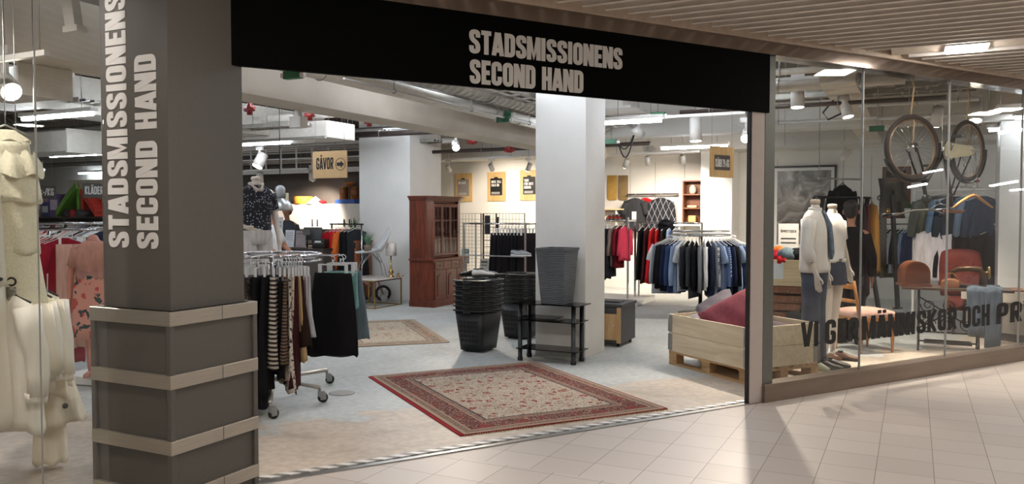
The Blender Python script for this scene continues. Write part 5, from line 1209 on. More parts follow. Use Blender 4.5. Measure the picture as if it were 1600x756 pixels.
MB().box(.05, .17, -.03, -.02, 1.2, 1.58).build('hung_pouch', CLOTH(K['dark grey']), t); MB().tube([(.34, 0, 1.55), (.36, -.05, 1.2), (.33, -.03, .8)], .018, 6).build('strap', m_black, t)
for i, (px, py, Y, w_, h_, c, lb) in enumerate(((778, 415, 16.0, .27, .56, (96, 136, 152), 'blue printed poster card leaning behind the glass shoe shelf'), (757, 420, 15.9, .2, .40, (206, 204, 196), 'pale printed card left of the blue poster card'), (727, 400, 16.6, .16, .3, (92, 134, 150), 'small blue card behind the corner of the glazed cabinet'))):
    p = D(px, py, Y); t = thing('poster_card', lb, 'poster', (p.x, p.y, p.z - h_ / 2), BR, 'printed cards by the grid panels'); MB().box(-w_ / 2, w_ / 2, -.006, .006, 0, h_).build('card', M('card_%d' % i, c, .6), t)
    MB().box(-w_ * .35, w_ * .35, -.0075, -.006, h_ * .8, h_ * .88).box(-w_ * .35, w_ * .3, -.0075, -.006, h_ * .66, h_ * .7).box(-w_ * .35, w_ * .35, -.0075, -.006, h_ * .1, h_ * .4).build('print', m_paper if i != 1 else m_dark, t)
    MB().cyl((0, .03, -(p.z - h_ / 2)), (0, .0, .05), .01, n=6).build('stand_leg', m_dpipe, t)
# black skirts on a rail with a glass shelf
p = D(812, 400, 12.6); gx, gy = G(p)
t = thing('clothes_rail', 'thin chrome rail with a glass shoe shelf behind the basket stacks', 'clothes rail', GP(gx - 1.0, gy, 0), BR)
for x in (0, 1.1):
    for y in (0, .4): MB().box(x - .013, x + .013, y - .013, y + .013, 0, 1.47).build('post', m_chrome, t)
MB().cyl((0, .2, 1.45), (1.1, .2, 1.45), .013, n=8).build('rail', m_chrome, t)
for x in (0, 1.1): MB().cyl((x, 0, 1.45), (x, .4, 1.45), .01, n=8).build('cross_bar', m_chrome, t)
MB().box(-.02, 1.12, -.10, .10, .945, .955).build('glass_shelf', m_glass, t); MB().box(-.02, 1.12, -.105, -.095, .94, .958).build('shelf_edge', m_galv, t)
for i in range(9):
    garment('skirt', 'skirt', CLOTH((20 + i % 3 * 3, 20, 22)), f'long black skirt hanging behind the glass shoe shelf, {ORD[i]} from the left', 'skirt', GP(gx - .42 + i * .06, gy + .2, 1.45), BR + pi / 2 - .95 + .02 * i, .36, 1.12, .05, None, 400 + i, .25, 'long black skirts behind the basket stacks', 'clip', m_plastic, N_=14, R_=8)
for i, px in enumerate((796, 802, 811, 817)):
    pp = D(px, 399, 12.45); q = G(pp); shoe(GP(q[0], gy - .0, .955), BR - .6 + .2 * (i % 2), M('grey_knit_shoe', (150, 150, 152), .7), f'grey sandal-like shoe on the glass shelf, {ORD[i]} from the left', .21, m_plastic, group='shoes on the glass shelf')

# ================================================================== FIGURES
def skin_obj(name, J, bones, mat, parent, root='pelvis', sub=2):
    ks = list(J); me = bpy.data.meshes.new(name); me.from_pydata([J[k][0] for k in ks], [(ks.index(a), ks.index(b_)) for a, b_ in bones], []); me.update()
    o = bpy.data.objects.new(name, me); COL.objects.link(o); me.materials.append(mat)
    o.modifiers.new('Skin', 'SKIN'); sv = me.skin_vertices[0].data
    for i, k in enumerate(ks): r = J[k][1]; sv[i].radius = (r, r) if not isinstance(r, tuple) else r; sv[i].use_root = (k == root)
    o.modifiers['Skin'].use_smooth_shade = True
    s = o.modifiers.new('Sub', 'SUBSURF'); s.levels = sub; s.render_levels = sub
    if parent is not None: o.parent = parent
    return o
def lerp(a, b_, t): return tuple(a[i] * (1 - t) + b_[i] * t for i in range(3))
def body(parent, k, arms, mat, head=True, legs=True, female=False, stance=.10):
    """continuous body: arms = {'r': (elbow, wrist, fingertip direction), 'l': ...} in metres before scaling; the figure faces -y"""
    J = {}; B = []
    def j(n, p, r): J[n] = (tuple(c * k for c in p), (r * k if not isinstance(r, tuple) else tuple(q * k for q in r)))
    j('pelvis', (0, 0, .94), .125); j('waist', (0, .0, 1.08), .105 if not female else .095); j('chest', (0, .0, 1.26), .125 if not female else .112); j('collar', (0, .01, 1.40), .09); j('neck', (0, .0, 1.48), .052); j('neck_top', (0, -.005, 1.55), .05)
    B += [('pelvis', 'waist'), ('waist', 'chest'), ('chest', 'collar'), ('collar', 'neck'), ('neck', 'neck_top')]
    if head:
        j('jaw', (0, -.03, 1.60), .062); j('face', (0, -.018, 1.67), .082); j('skull', (0, .005, 1.73), .078); j('nose', (0, -.108, 1.655), .012)
        B += [('neck_top', 'jaw'), ('jaw', 'face'), ('face', 'skull'), ('face', 'nose')]
    sw = .185 if not female else .165
    for s, n in ((-1, 'r'), (1, 'l')):
        e, w, fd = arms[n]; sh = (s * sw, .01, 1.385); fd = Vector(fd).normalized()
        j(n + 'shoulder', sh, .055); j(n + 'upper', lerp(sh, e, .5), .045); j(n + 'elbow', e, .038); j(n + 'fore', lerp(e, w, .4), .037); j(n + 'wrist', w, .025)
        wv = Vector(w); side = fd.cross(Vector((s, 0, 0))); side = side.normalized() if side.length > .2 else Vector((0, -1, 0))
        if side.y > 0: side = -side
        pm = wv + fd * .05; j(n + 'palm', pm, .032)
        B += [('collar', n + 'shoulder'), (n + 'shoulder', n + 'upper'), (n + 'upper', n + 'elbow'), (n + 'elbow', n + 'fore'), (n + 'fore', n + 'wrist'), (n + 'wrist', n + 'palm')]
        cur = Vector((-s * .25, 0, 0))
        for q, (o_, L_) in enumerate(((.028, .072), (.010, .082), (-.008, .076), (-.026, .06))):
            b0 = pm + fd * .042 + side * o_; b1 = b0 + fd * L_ * .5; b2 = b1 + (fd + cur).normalized() * L_ * .5
            j(n + 'k%d' % q, b0, .0105); j(n + 'm%d' % q, b1, .009); j(n + 't%d' % q, b2, .0075); B += [(n + 'palm', n + 'k%d' % q), (n + 'k%d' % q, n + 'm%d' % q), (n + 'm%d' % q, n + 't%d' % q)]
        b0 = pm + side * .03 - fd * .01; b1 = b0 + side * .022 + fd * .028; b2 = b1 + fd * .03
        j(n + 'th0', b0, .013); j(n + 'th1', b1, .011); j(n + 'th2', b2, .009); B += [(n + 'palm', n + 'th0'), (n + 'th0', n + 'th1'), (n + 'th1', n + 'th2')]
        if legs:
            j(n + 'hip', (s * .09, 0, .86), .088); j(n + 'thigh', (s * (.08 + stance * .3), -.005, .68), .075); j(n + 'knee', (s * stance, -.005, .49), .053); j(n + 'calf', (s * stance, .015, .34), .052); j(n + 'ankle', (s * stance, .01, .09), .034)
            j(n + 'heel', (s * stance, .03, .04), .034); j(n + 'ball', (s * (stance + .012), -.12, .03), .032); j(n + 'toe', (s * (stance + .015), -.17, .026), .022)
            B += [('pelvis', n + 'hip'), (n + 'hip', n + 'thigh'), (n + 'thigh', n + 'knee'), (n + 'knee', n + 'calf'), (n + 'calf', n + 'ankle'), (n + 'ankle', n + 'heel'), (n + 'heel', n + 'ball'), (n + 'ball', n + 'toe')]
    return skin_obj('body', J, B, mat, parent)
def ell(z, rx, ry, cx=0, cy=0, n=20, wob=0, ph=0): return [(cx + rx * cos(a) * (1 + wob * sin(7 * a + ph)), cy + ry * sin(a) * (1 + wob * sin(5 * a + ph)), z) for a in [2 * pi * i / n for i in range(n)]]
def top_cloth(parent, k, arms, mat, name='shirt', sleeve=.55, loose=1.0, hem=.86, female=False, tuck=False):
    f = .93 if female else 1.0
    R_ = [ell(hem, .185 * loose * (.86 if tuck else 1), .135 * loose, wob=.03, ph=1), ell(hem + .04, .19 * loose, .14 * loose, wob=.035, ph=1), ell(1.0, .182 * f * loose, .135 * loose, wob=.03, ph=2), ell(1.12, .178 * f * loose, .132 * loose, wob=.025, ph=2.6), ell(1.25, .195 * f, .142, 0, -.006, wob=.012), ell(1.34, .20 * f, .13, wob=.008), ell(1.40, .195 * f, .112, 0, .005), ell(1.445, .15 * f, .092, 0, .005), ell(1.478, .078, .070, 0, 0), ell(1.47, .06, .055)]
    mb = MB().loft(R_)
    for s, n in ((-1, 'r'), (1, 'l')):
        e, w, _ = arms[n]; sh = (s * .155 * f, .01, 1.375); P = [sh, lerp(sh, e, .35), lerp(sh, e, .7)]; Q = [.088, .076, .068]
        if sleeve > .5: P += [e, lerp(e, w, .35), lerp(e, w, .55 if sleeve < .9 else .95)]; Q += [.062 * loose, .058 * loose, .05]
        if .5 < sleeve < .9: P += [lerp(e, w, .50)]; Q += [.062]
        mb.tube(P, Q, 12)
    mb.xf(Matrix.Scale(k, 4)); return mb.build(name, mat, parent)
def trouser_cloth(parent, k, mat, name='trousers', stance=.10, wide=1.0, short=None):
    mb = MB().loft([ell(.80, .16, .125, wob=.01), ell(.90, .185, .14), ell(1.0, .165, .125), ell(1.06, .15, .115), ell(1.06, .14, .105)])
    for s in (-1, 1):
        rg = []
        for z, r_ in ((.88, .098), (.74, .098), (.6, .088), (.45, .080 * wide), (.3, .080 * wide ** 1.3), (.15, .082 * wide ** 1.6), (.07, .085 * wide ** 1.7)): rg.append(ell(z, r_, r_ * 1.08, s * (.085 + (stance - .085) * min(1, (.9 - z) / .4)), .0, 16, .03, z * 9))
        mb.loft(rg)
    mb.xf(Matrix.Scale(k, 4)); return mb.build(name, mat, parent)
def person(label, loc, rz, k, arms, topm, trm, hair, topname='t_shirt', sleeve=.4):
    t = thing('person', label, 'person', loc, rz); body(t, k, arms, m_skin, stance=.10)
    top_cloth(t, k, arms, topm, topname, sleeve); trouser_cloth(t, k, trm)
    MB().ball((0, .02, 1.735), .093, .105, .085, 16, 8).ball((0, .05, 1.68), .085, .075, .10, 14, 7).xf(Matrix.Scale(k, 4)).build('hair', hair, t)
    for s in (-1, 1):
        MB().ball((s * .033, -.093, 1.685), .011, .007, .007, 8, 5).xf(Matrix.Scale(k, 4)).build('eye', m_black, t); MB().ball((s * .09, .0, 1.665), .012, .022, .032, 8, 6).xf(Matrix.Scale(k, 4)).build('ear', m_skin, t)
        so = MB().loft([ell(.0, .048, .13, s * .105, -.04), ell(.04, .05, .135, s * .105, -.04), ell(.075, .04, .08, s * .103, 0), ell(.10, .036, .045, s * .10, .012)]).xf(Matrix.Scale(k, 4)).build('shoe', m_black, t)
    MB().ball((0, -.098, 1.628), .024, .008, .007, 10, 5).xf(Matrix.Scale(k, 4)).build('mouth', M('lip', (140, 74, 66), .6), t); return t

# ================================================================== CHECKOUT COUNTER, left of the wide pillar
YC = 14.2
xa, zt = onwall(384, 320, YC, .36); xb, zb = onwall(562, 366, YC, .36)
m_cup = M('white_cupboard', (228, 222, 214), .45, var=.02); zb = 1.28; zt = 1.83
for i in range(6):
    w_ = .86; x = xb + .1 - (i + 1) * w_; t = thing('wall_cupboard', f'white wall cupboard behind the checkout, {ORD[i]} one left of the wide pillar', 'cupboard', GP(x, YC, zb), BR, 'white wall cupboards')
    MB().box(0, w_, -.34, 0, 0, zt - zb).build('carcass', m_cup, t)
    for k in range(2):
        d_ = MB().box(k * w_ / 2 + .004, (k + 1) * w_ / 2 - .004, -.36, -.34, .004, zt - zb - .004).build('door', m_cup, t, bevel=.002); hx_ = w_ / 2 + (-.07 if k == 0 else .07)
        MB().box(hx_ - .008, hx_ + .008, -.385, -.36, .06, .22).build('handle', m_black, d_)
struct(MB().box(xa - 1, xb + .2, YC - .02, YC, .95, zb).build('wall_splashback', M('grey_green_tile', (150, 150, 138), .5), rz=BR))
t = thing('back_counter', 'low white cupboard run under the wall cupboards', 'counter', GP(xb, YC, 0), BR); MB().box(-4.6, .1, -.5, 0, .08, .88).build('carcass', m_cup, t); MB().box(-4.62, .1, -.53, 0, .88, .92).build('worktop', m_dark, t); MB().box(-4.6, .1, -.46, 0, 0, .08).build('plinth', m_black, t)
def on_top(px, py, Yd, z): p = D(px, py, Yd); x, y = G(p); return GP(x, y, z)
x, z = onwall(474, 312, YC, .18)
t = thing('lampshade', 'orange drum lampshade lying on top of the white wall cupboards', 'lampshade', GP(x, YC - .18, zt), BR); MB().lathe([(.20, 0), (.21, .01), (.21, .16), (.20, .17), (.18, .17), (.19, .01)], 26).build('shade', M('orange_fabric', (232, 150, 50), .7, var=.05), t); MB().lathe([(.195, 0), (.195, .004), (0, .004)], 20).build('ring', m_galv, t)
x, z = onwall(493, 312, YC, .18); t = thing('paper_hat', 'white conical hat lying on the wall cupboards beside the orange shade', 'hat', GP(x, YC - .18, zt), BR); MB().lathe([(.21, 0), (.20, .015), (.02, .16), (0, .165)], 24).build('cone', m_white, t); MB().ring((0, 0, .01), .205, .008, 24, 6).build('brim', m_white, t)
x, z = onwall(503, 312, YC, .18); tag(MB().ball((0, 0, .04), .11, .08, .045, 12, 6).build('red_cloth', CLOTH(K['red']), loc=GP(x, YC - .18, zt), rz=BR), 'crumpled red cloth on the wall cupboards right of the white hat', 'cloth')
x, z = onwall(545, 312, YC, .18); t = thing('tray', 'blue tray with jars on top of the wall cupboards by the wide pillar', 'tray', GP(x, YC - .18, zt), BR); MB().box(-.26, .26, -.14, .14, 0, .015).box(-.26, .26, -.14, -.125, 0, .09).box(-.26, .26, .125, .14, 0, .09).box(-.26, -.245, -.14, .14, 0, .09).box(.245, .26, -.14, .14, 0, .09).build('tray_body', M('blue_plastic', (52, 88, 158), .4), t)
m_jar = glass_mat('amber_glass', (.75, .45, .25), 1.5)
for i, (dx, z0) in enumerate(((-.13, .016), (.14, .016), (-.13, .186), (.14, .186), (0.02, .36))):
    if i == 4: t = thing('bowl', 'brown bowl topping the jars on the blue tray', 'bowl', GP(x + dx, YC - .18, zt + z0 - .004), BR); MB().lathe([(0, 0), (.16, 0), (.17, .008), (.17, .014), (0, .014)], 20).build('base', m_brown, t); MB().lathe([(.04, .014), (.11, .07), (.12, .11), (.11, .11), (.1, .07), (0, .02)], 20).build('rim', M('amber_glaze', (150, 92, 40), .3), t); continue
    t = thing('jar', f'brown glass jar on the blue tray, {"upper" if i > 1 else "lower"} {"left" if dx < 0 else "right"}', 'jar', GP(x + dx, YC - .18, zt + z0), BR, 'jars on the blue tray'); MB().lathe([(0, 0), (.085, 0), (.09, .01), (.09, .14), (.08, .15), (0, .15)], 18).build('glass', M('amber_jar', (120, 66, 34), .15), t); MB().lathe([(.085, .15), (.088, .155), (.088, .168), (0, .168)], 18).build('lid', m_brass, t)
# checkout desk and the things on it
pd = D(505, 388, 14.6); dx_, dy_ = G(pd); DZ = .98
t = thing('checkout_counter', 'dark checkout counter behind the skirt rack', 'counter', GP(dx_, dy_, 0), BR); MB().box(-3.2, 0, 0, .62, .06, DZ - .04).build('carcass', m_dark, t); MB().box(-3.24, .03, -.03, .65, DZ - .04, DZ).build('worktop', M('dark_worktop', (62, 57, 54), .4), t, bevel=.003); MB().box(-3.18, -.02, .04, .6, 0, .06).build('plinth', m_black, t)
def deskpt(px, f=.25): r = ray(px, 380); c = Vector((0, 0, CAMZ)); tt = (dy_ + f) / r.dot(E1); p = c + r * tt; return GP(p.dot(E2), dy_ + f, DZ)
t = thing('monitor', 'black computer monitor seen from the back on the checkout counter', 'monitor', deskpt(489, .30), BR + .5); MB().cbox((0, 0, .26), (.34, .03, .24), (-.15, 0, 0)).build('screen', m_black, t, bevel=.006); MB().cyl((0, .02, .0), (0, .02, .2), .02, n=10).build('neck', m_blackm, t); MB().lathe([(0, 0), (.1, 0), (.09, .012), (0, .012)], 20).build('stand', m_black, t)
t = thing('receipt_printer', 'black receipt printer under the monitor on the checkout counter', 'printer', deskpt(501, .14), BR + .2); MB().box(-.13, .13, -.1, .1, 0, .17).build('case', m_black, t, bevel=.02); MB().box(-.09, .09, -.105, -.098, .09, .11).build('slot', M('slot_grey', (90, 90, 92)), t); MB().box(-.06, .06, -.108, -.1, .11, .14).build('receipt', m_paper, t)
for i, (px, w_, h_, c, lb) in enumerate(((437, .13, .56, (226, 226, 232), 'tall narrow white notice in a clear stand on the checkout counter'), (453, .20, .32, (214, 216, 220), 'squat white notice in a clear stand on the checkout counter'), (470, .22, .31, (150, 140, 142), 'picture leaflet with a pink corner in a stand on the checkout counter'))):
    t = thing('notice_stand', lb, 'notice', deskpt(px, .12), BR + .1); MB().cbox((0, 0, h_ / 2 + .01), (w_, .006, h_), (-.1, 0, 0)).build('sheet', M('sheet_%d' % i, c, .5), t); MB().box(-w_ / 2, w_ / 2, -.06, .06, 0, .008).build('foot', m_clear, t)
    mb = MB()
    for k in range(5 if i < 2 else 1): mb.cbox((-.0, -.006 - .0, h_ * (.85 - .13 * k)), (w_ * .7, .003, h_ * .025), (-.1, 0, 0))
    mb.build('print', M('print_grey', (120, 120, 126)) if i < 2 else m_ink, t)
    if i == 2: MB().cbox((-.03, -.002, .06), (w_ * .6, .012, .09), (-.1, .2, 0)).build('pink_corner', M('pink_print', (214, 96, 140)), t)
t = thing('card_terminal', 'grey card terminal on a post on the checkout counter', 'terminal', deskpt(480, .1), BR); MB().cyl((0, 0, 0), (0, 0, .26), .015, n=10).build('post', m_blackm, t); MB().cbox((0, -.02, .29), (.14, .05, .09), (.5, 0, 0)).build('terminal_body', M('terminal_grey', (104, 104, 104)), t, bevel=.008); MB().cbox((0, -.05, .305), (.1, .006, .04), (.5, 0, 0)).build('keypad', m_black, t)
ARM = {'r': ((-.25, .02, 1.10), (-.24, -.10, .86), (0, -.2, -1)), 'l': ((.25, .02, 1.10), (.24, -.10, .86), (0, -.2, -1))}
pp = deskpt(449, 1.05); person('person in a dark grey t-shirt standing behind the checkout counter', (pp.x, pp.y, 0), BR + .25, 1.0, ARM, CLOTH((74, 78, 84)), CLOTH(K['charcoal']), m_hair)
ARM2 = {'r': ((-.26, -.06, 1.13), (-.17, -.28, 1.02), (.1, -1, -.2)), 'l': ((.25, -.08, 1.13), (.16, -.30, 1.0), (-.1, -1, -.3))}
pp = D(424, 340, 12.2); person('person in a white t-shirt reaching forward, half hidden behind the dotted mannequin', (pp.x, pp.y, 0), radians(75), .98, ARM2, CLOTH((222, 220, 218)), CLOTH(K['navy']), m_hair)
# pendant lamp
p = D(438, 329, 11.0)
t = thing('pendant_lamp', 'large brushed aluminium industrial pendant lamp over the checkout', 'pendant lamp', p, 0)
MB().lathe([(.165, 0), (.172, .004), (.168, .03), (.15, .09), (.11, .14), (.06, .17), (.05, .18), (.045, .178), (.10, .132), (.145, .08), (.162, .0)], 36).build('shade', m_galv, t)
MB().lathe([(.062, .178), (.068, .19), (.068, .29), (.055, .325), (.02, .345), (0, .345)], 28).build('lamp_housing', M('grey_housing', (150, 152, 152), .4, .4), t); MB().box(.08, .11, -.02, .02, .12, .24).build('ballast_clip', M('cream_clip', (206, 196, 170)), t)
MB().cyl((0, 0, .34), (0, 0, 3.5 - p.z), .006, n=6).build('cable', m_black, t); MB().ball((0, 0, .06), .045, .045, .06, 14, 7).build('bulb', EM('bulb_glow', (255, 236, 208), 6.0), t)
# mannequin with dotted shirt on a plinth
pm_ = D(400, 330, 9.3); kk = 1.0; base = .46
tag(MB().lathe([(0, 0), (.32, 0), (.32, base), (0, base)], 32, smooth=False).build('display_plinth', m_white, loc=(pm_.x, pm_.y, 0)), 'round white plinth under the dotted mannequin', 'plinth')
t = thing('mannequin', 'white headless mannequin with hand on hip in a black dotted shirt beside the dark pillar', 'mannequin', (pm_.x, pm_.y, base), radians(38))
ARM3 = {'r': ((-.36, .06, 1.16), (-.17, -.08, 1.0), (1, -.25, -.35)), 'l': ((.24, .03, 1.12), (.25, -.04, .88), (0, -.1, -1))}
body(t, kk, ARM3, m_mann, head=False); top_cloth(t, kk, ARM3, mcol('dotted black'), 'shirt', .4, .95, .96); trouser_cloth(t, kk, CLOTH((206, 202, 198)), 'trousers')
MB().lathe([(.05, 1.53), (.055, 1.56), (.04, 1.575), (0, 1.58)], 18).build('neck_cap', m_mann, t)
MB().tube([(.0, .08, 1.50), (-.075, -.01, 1.49), (-.03, -.10, 1.42), (.03, -.10, 1.42), (.075, -.01, 1.49)], .022, 8, closed=True).build('collar_scarf', CLOTH((196, 184, 172)), t)
# brown drawer cabinet, red clothes, plants
p = D(565, 440, 14.9); cx_, cy_ = G(p)
t = thing('drawer_cabinet', 'brown wooden cabinet left of the shell chair', 'cabinet', GP(-9.36, 11.98, 0), BR); MB().box(-.26, .26, 0, .42, .06, 1.08).build('carcass', m_brown, t); MB().box(-.28, .28, -.03, .44, 1.08, 1.12).build('top', m_brown, t, bevel=.004); MB().box(-.24, .24, .02, .4, 0, .06).build('plinth', m_black, t)
for k in range(2): d_ = MB().box(-.25 + .25 * k, -.005 + .25 * k, -.018, 0, .1, .98).build('door', wood('red_brown_wood', (118, 58, 30), (150, 80, 44), 5, .4, 'Z'), t, bevel=.003); MB().ball((-.03 + .06 * k, -.03, .6), .014).build('knob', m_brass, d_)
cab = t.location.copy()
for i, (dx, h_, lb) in enumerate(((-.05, .34, 'bushy green plant in a glass jar on the brown cabinet, by the pillar'), (-.36, .22, 'small green plant on the checkout counter by the black monitor'))):
    t = thing('potted_plant', lb, 'plant', cab + E2 * .02 + E1 * .2 + Vector((0, 0, 1.12)) if i == 0 else deskpt(510, .45), 0); MB().lathe([(0, 0), (.07, 0), (.08, .14), (.07, .14), (0, .1)], 18).build('pot', m_clear if i == 0 else m_white, t); tag(grass(60, h_, .17, 9 + i, .1, .014).build('leaves', m_leaf2, t), kind='stuff')
p = D(524, 352, 15.2); rx_, ry_ = G(p); RZ = 1.42
t = thing('clothes_rail', 'short clothes rail with red and black clothes behind the checkout', 'clothes rail', GP(rx_, ry_ - .1, 0), BR)
for x in (0, .68): MB().cyl((x, 0, 0), (x, 0, RZ), .015, n=8).build('post', m_chrome, t); MB().box(x - .02, x + .02, -.25, .25, 0, .03).build('foot', m_chrome, t)
MB().cyl((-.05, 0, RZ), (.72, 0, RZ), .013, n=8).build('rail', m_blackm, t)
for i, (c, ln) in enumerate((('crimson', .85), ('red', .85), ('red', .82), ('orange', .8), ('black', .95), ('black', .9), ('charcoal', .9))):
    lb = f'{c} garment on the short rail behind the checkout, {ORD[i]} from the left'
    garment('dress', 'dress', mcol(c), lb, 'dress', GP(rx_ + .06 + .085 * i, ry_ - .1, RZ), BR + pi / 2 - .5, .42, ln, .09, .5 if i < 4 else None, 500 + i, .1, 'clothes behind the checkout', 'wire', m_plastic, N_=14, R_=8)

# ================================================================== LEFT WINDOW
# cream clothes hung in two tiers just inside the glass
def tiered(name, label, loc, rz, tiers, mat, seed, parts):
    """a ruffled dress: tiers = [(z0, z1, w0, w1, d0, d1)]"""
    r = random.Random(seed); mb = MB()
    for (z0, z1, w0, w1, d0, d1) in tiers:
        rg = []
        for k in range(9):
            q = k / 8; w_ = w0 + (w1 - w0) * q; dd = d0 + (d1 - d0) * q; ph = r.uniform(-.2, .2)
            rg.append([(w_ * cos(a) * (1 + .035 * q * sin(9 * a + seed)), dd * sin(a) * (1 + .14 * q * sin(8 * a + seed + ph)), z0 + (z1 - z0) * q + .012 * q * sin(6 * a + seed)) for a in [2 * pi * i / 36 for i in range(36)]])
        mb.loft(rg)
    o = mb.build(name, mat, None, loc, rz); tag(o, label, 'dress')
    for nm, b_, m_ in parts: b_.build(nm, m_, o)
    return o
def lace(col, n='lace'):
    m = M(n, col, .85, var=.07, scale=70, bump=.6); return m
m_lace = lace((238, 230, 202), 'cream_lace'); m_ivory = M('ivory_cotton', (240, 230, 208), .8, var=.05, scale=7, bump=1.0, stretch=(2, 2, .6)); m_offw = M('off_white_satin', (242, 235, 220), .5, var=.05, scale=6, bump=1.0, stretch=(2.4, 2.4, .5))
p = D(8, 195, 4.72)
hk = MB().tube([(0, 0, .0), (0, 0, .06), (.0, 0, 3.5 - p.z)], .004, 5).tube([(-.13, 0, -.06), (0, 0, .0), (.13, 0, -.06)], .007, 6)
tiered('lace_dress', 'cream ruffled lace dress hanging high at the left edge of the left window', p, .35, [(-.03, -.10, .05, .13, .04, .07), (-.10, -.34, .12, .15, .08, .10), (-.20, -.45, .15, .185, .10, .13), (-.42, -.75, .15, .17, .10, .12), (-.70, -1.06, .155, .205, .11, .14)], m_lace, 3,
       [('hanger', hk, m_galv), ('ruffle', MB().loft([[(x * cos(a), y * sin(a) * (1 + .2 * sin(9 * a)), z + .015 * sin(7 * a)) for a in [2 * pi * i / 40 for i in range(40)]] for x, y, z in ((.14, .09, -.16), (.185, .13, -.24), (.195, .14, -.30))], cap=False), m_lace)])
p = D(-40, 275, 4.55)
tiered('white_gown', 'long white gown at the extreme left edge, in front of the lace dress', p, .2, [(-.03, -.12, .05, .14, .04, .08), (-.12, -.62, .13, .15, .08, .10), (-.60, -1.42, .14, .19, .10, .14)], m_offw, 8, [('hanger', MB().tube([(0, 0, 0), (0, 0, 3.5 - p.z)], .004, 5), m_galv), ('neckline', MB().ring((0, 0, -.04), .055, .012, 24, 6), m_ivory)])
# lower rail that runs away from the glass
ra, rb = D(-8, 436, 4.45), D(60, 441, 5.3); ra.z = rb.z = 1.235; dv = (rb - ra); ang = atan2(dv.y, dv.x)
t = thing('clothes_rail', 'short black wall rail carrying the cream blouses in the left window', 'clothes rail', (ra.x, ra.y, 0), ang)
MB().cyl((0, 0, 1.235), (dv.length, 0, 1.235), .011, n=8).build('rail', m_blackm, t)
for x in (.45, dv.length - .02): MB().cyl((x, 0, 1.235), (x, 0, 3.5), .0025, n=6).build('hanger_wire', m_galv, t)
for i, (q, c, wd_, ln, sl, lb) in enumerate(((.22, m_offw, .40, .80, .5, 'off-white blouse nearest on the black rail in the left window'), (.38, m_ivory, .44, .62, .38, 'ivory puff-sleeved blouse, second on the black rail in the left window'), (.52, m_offw, .44, .60, .42, 'white balloon-sleeved blouse, third on the black rail in the left window'),
                                            (.66, m_ivory, .46, .68, .44, 'ivory blouse, fourth on the black rail in the left window'), (.80, m_offw, .48, .86, .46, 'long white blouse last on the black rail in the left window'))):
    l_ = ra + dv * q
    o = garment('blouse', 'shirt', c, lb, 'blouse', l_, ang + pi / 2 - .55, wd_, ln, .13, sl, 600 + i, .12, 'cream blouses in the left window', 'wire', m_blackm, N_=28, R_=14)
    for s in (-1, 1): MB().tube([(s * (wd_ * .5 + .01), .012, -.085 - .16 * wd_ - sl * 1.02 + .01), (s * (wd_ * .5 + .012), .014, -.085 - .16 * wd_ - sl * 1.02 - .05)], [.062, .056], 12).build('cuff', c, o)
l_ = ra + dv * .30
o = MB().loft([[(.04 * cos(a) * (1 + .2 * sin(9 * z)), .025 * sin(a), z) for a in [2 * pi * j / 14 for j in range(14)]] for z in [-.05 - .055 * k for k in range(16)]]).build('scarf', PM('print_grey_scarf', 'floral', (168, 160, 148), (90, 86, 80), 26, (120, 114, 104)), loc=(l_.x + .06, l_.y - .08, 1.235), rz=ang); tag(o, 'long grey patterned scarf hanging among the cream blouses', 'scarf')
MB().ring((0, 0, -.02), .022, .006, 14, 5, (1, 0, 0)).build('loop', m_blackm, o)
pz = D(76, 600, 5.05); o = tiered('skirt', 'long cream skirt with one black button at the bottom of the left window', (pz.x, pz.y, .92), .3, [(-.02, -.40, .10, .15, .07, .10), (-.36, -.62, .14, .21, .10, .15), (-.58, -.88, .09, .10, .07, .08)], m_ivory, 12, [('button', MB().ball((.12, -.14, -.50), .018, .012, .018, 12, 6), m_black), ('hanger', MB().tube([(0, 0, -.02), (0, 0, .12), (.0, .02, .31)], .004, 5), m_galv)]); o['category'] = 'skirt'

# red and pink rail behind
ra, rb = D(42, 360, 8.2), D(165, 357, 7.9); ra.z = rb.z = 1.45; dv = rb - ra; ang = atan2(dv.y, dv.x)
t = thing('clothes_rail', 'chrome clothes rail of red and pink dresses behind the left window', 'clothes rail', (ra.x, ra.y, 0), ang)
for y in (0, .35):
    MB().cyl((-.1, y, 1.45), (dv.length + .2, y, 1.45), .014, n=10).build('rail', m_chrome, t)
for x in (-.1, dv.length + .2): MB().cyl((x, .0, 0), (x, .0, 1.45), .015, n=8).build('post', m_chrome, t); MB().cyl((x, .35, 0), (x, .35, 1.45), .015, n=8).build('post', m_chrome, t); MB().box(x - .012, x + .012, 0, .35, 1.44, 1.46).build('cross_bar', m_chrome, t)
RD = [('charcoal', .5, None), ('dark red', 1.2, .4), ('red', 1.22, .5), ('pink', 1.0, None), ('red', 1.25, .5), ('dark red', 1.22, None), ('crimson', 1.25, .45), ('crimson', 1.05, .4)]
for i, (c, ln, sl) in enumerate(RD):
    garment('dress', 'dress', mcol(c), f'{c} garment on the red rail in the left window, {ORD[i]} from the left', 'dress', ra + dv * (.05 + .062 * i), ang + pi / 2 - .62, .42, ln, .09, sl, 700 + i, .12, 'red clothes on the left window rail', 'wire', m_plastic, N_=20, R_=12)
garment('trousers', 'trousers', CLOTH((206, 162, 146)), 'dusty pink wide trousers on the red rail in the left window', 'trousers', ra + dv * .585, ang + pi / 2 - .8, .30, 1.02, .10, None, 720, .15, None, 'clip', m_plastic, N_=20, R_=12)
pf = ra + dv * .83 + Vector((0, -.35, 0)); PZ = .085
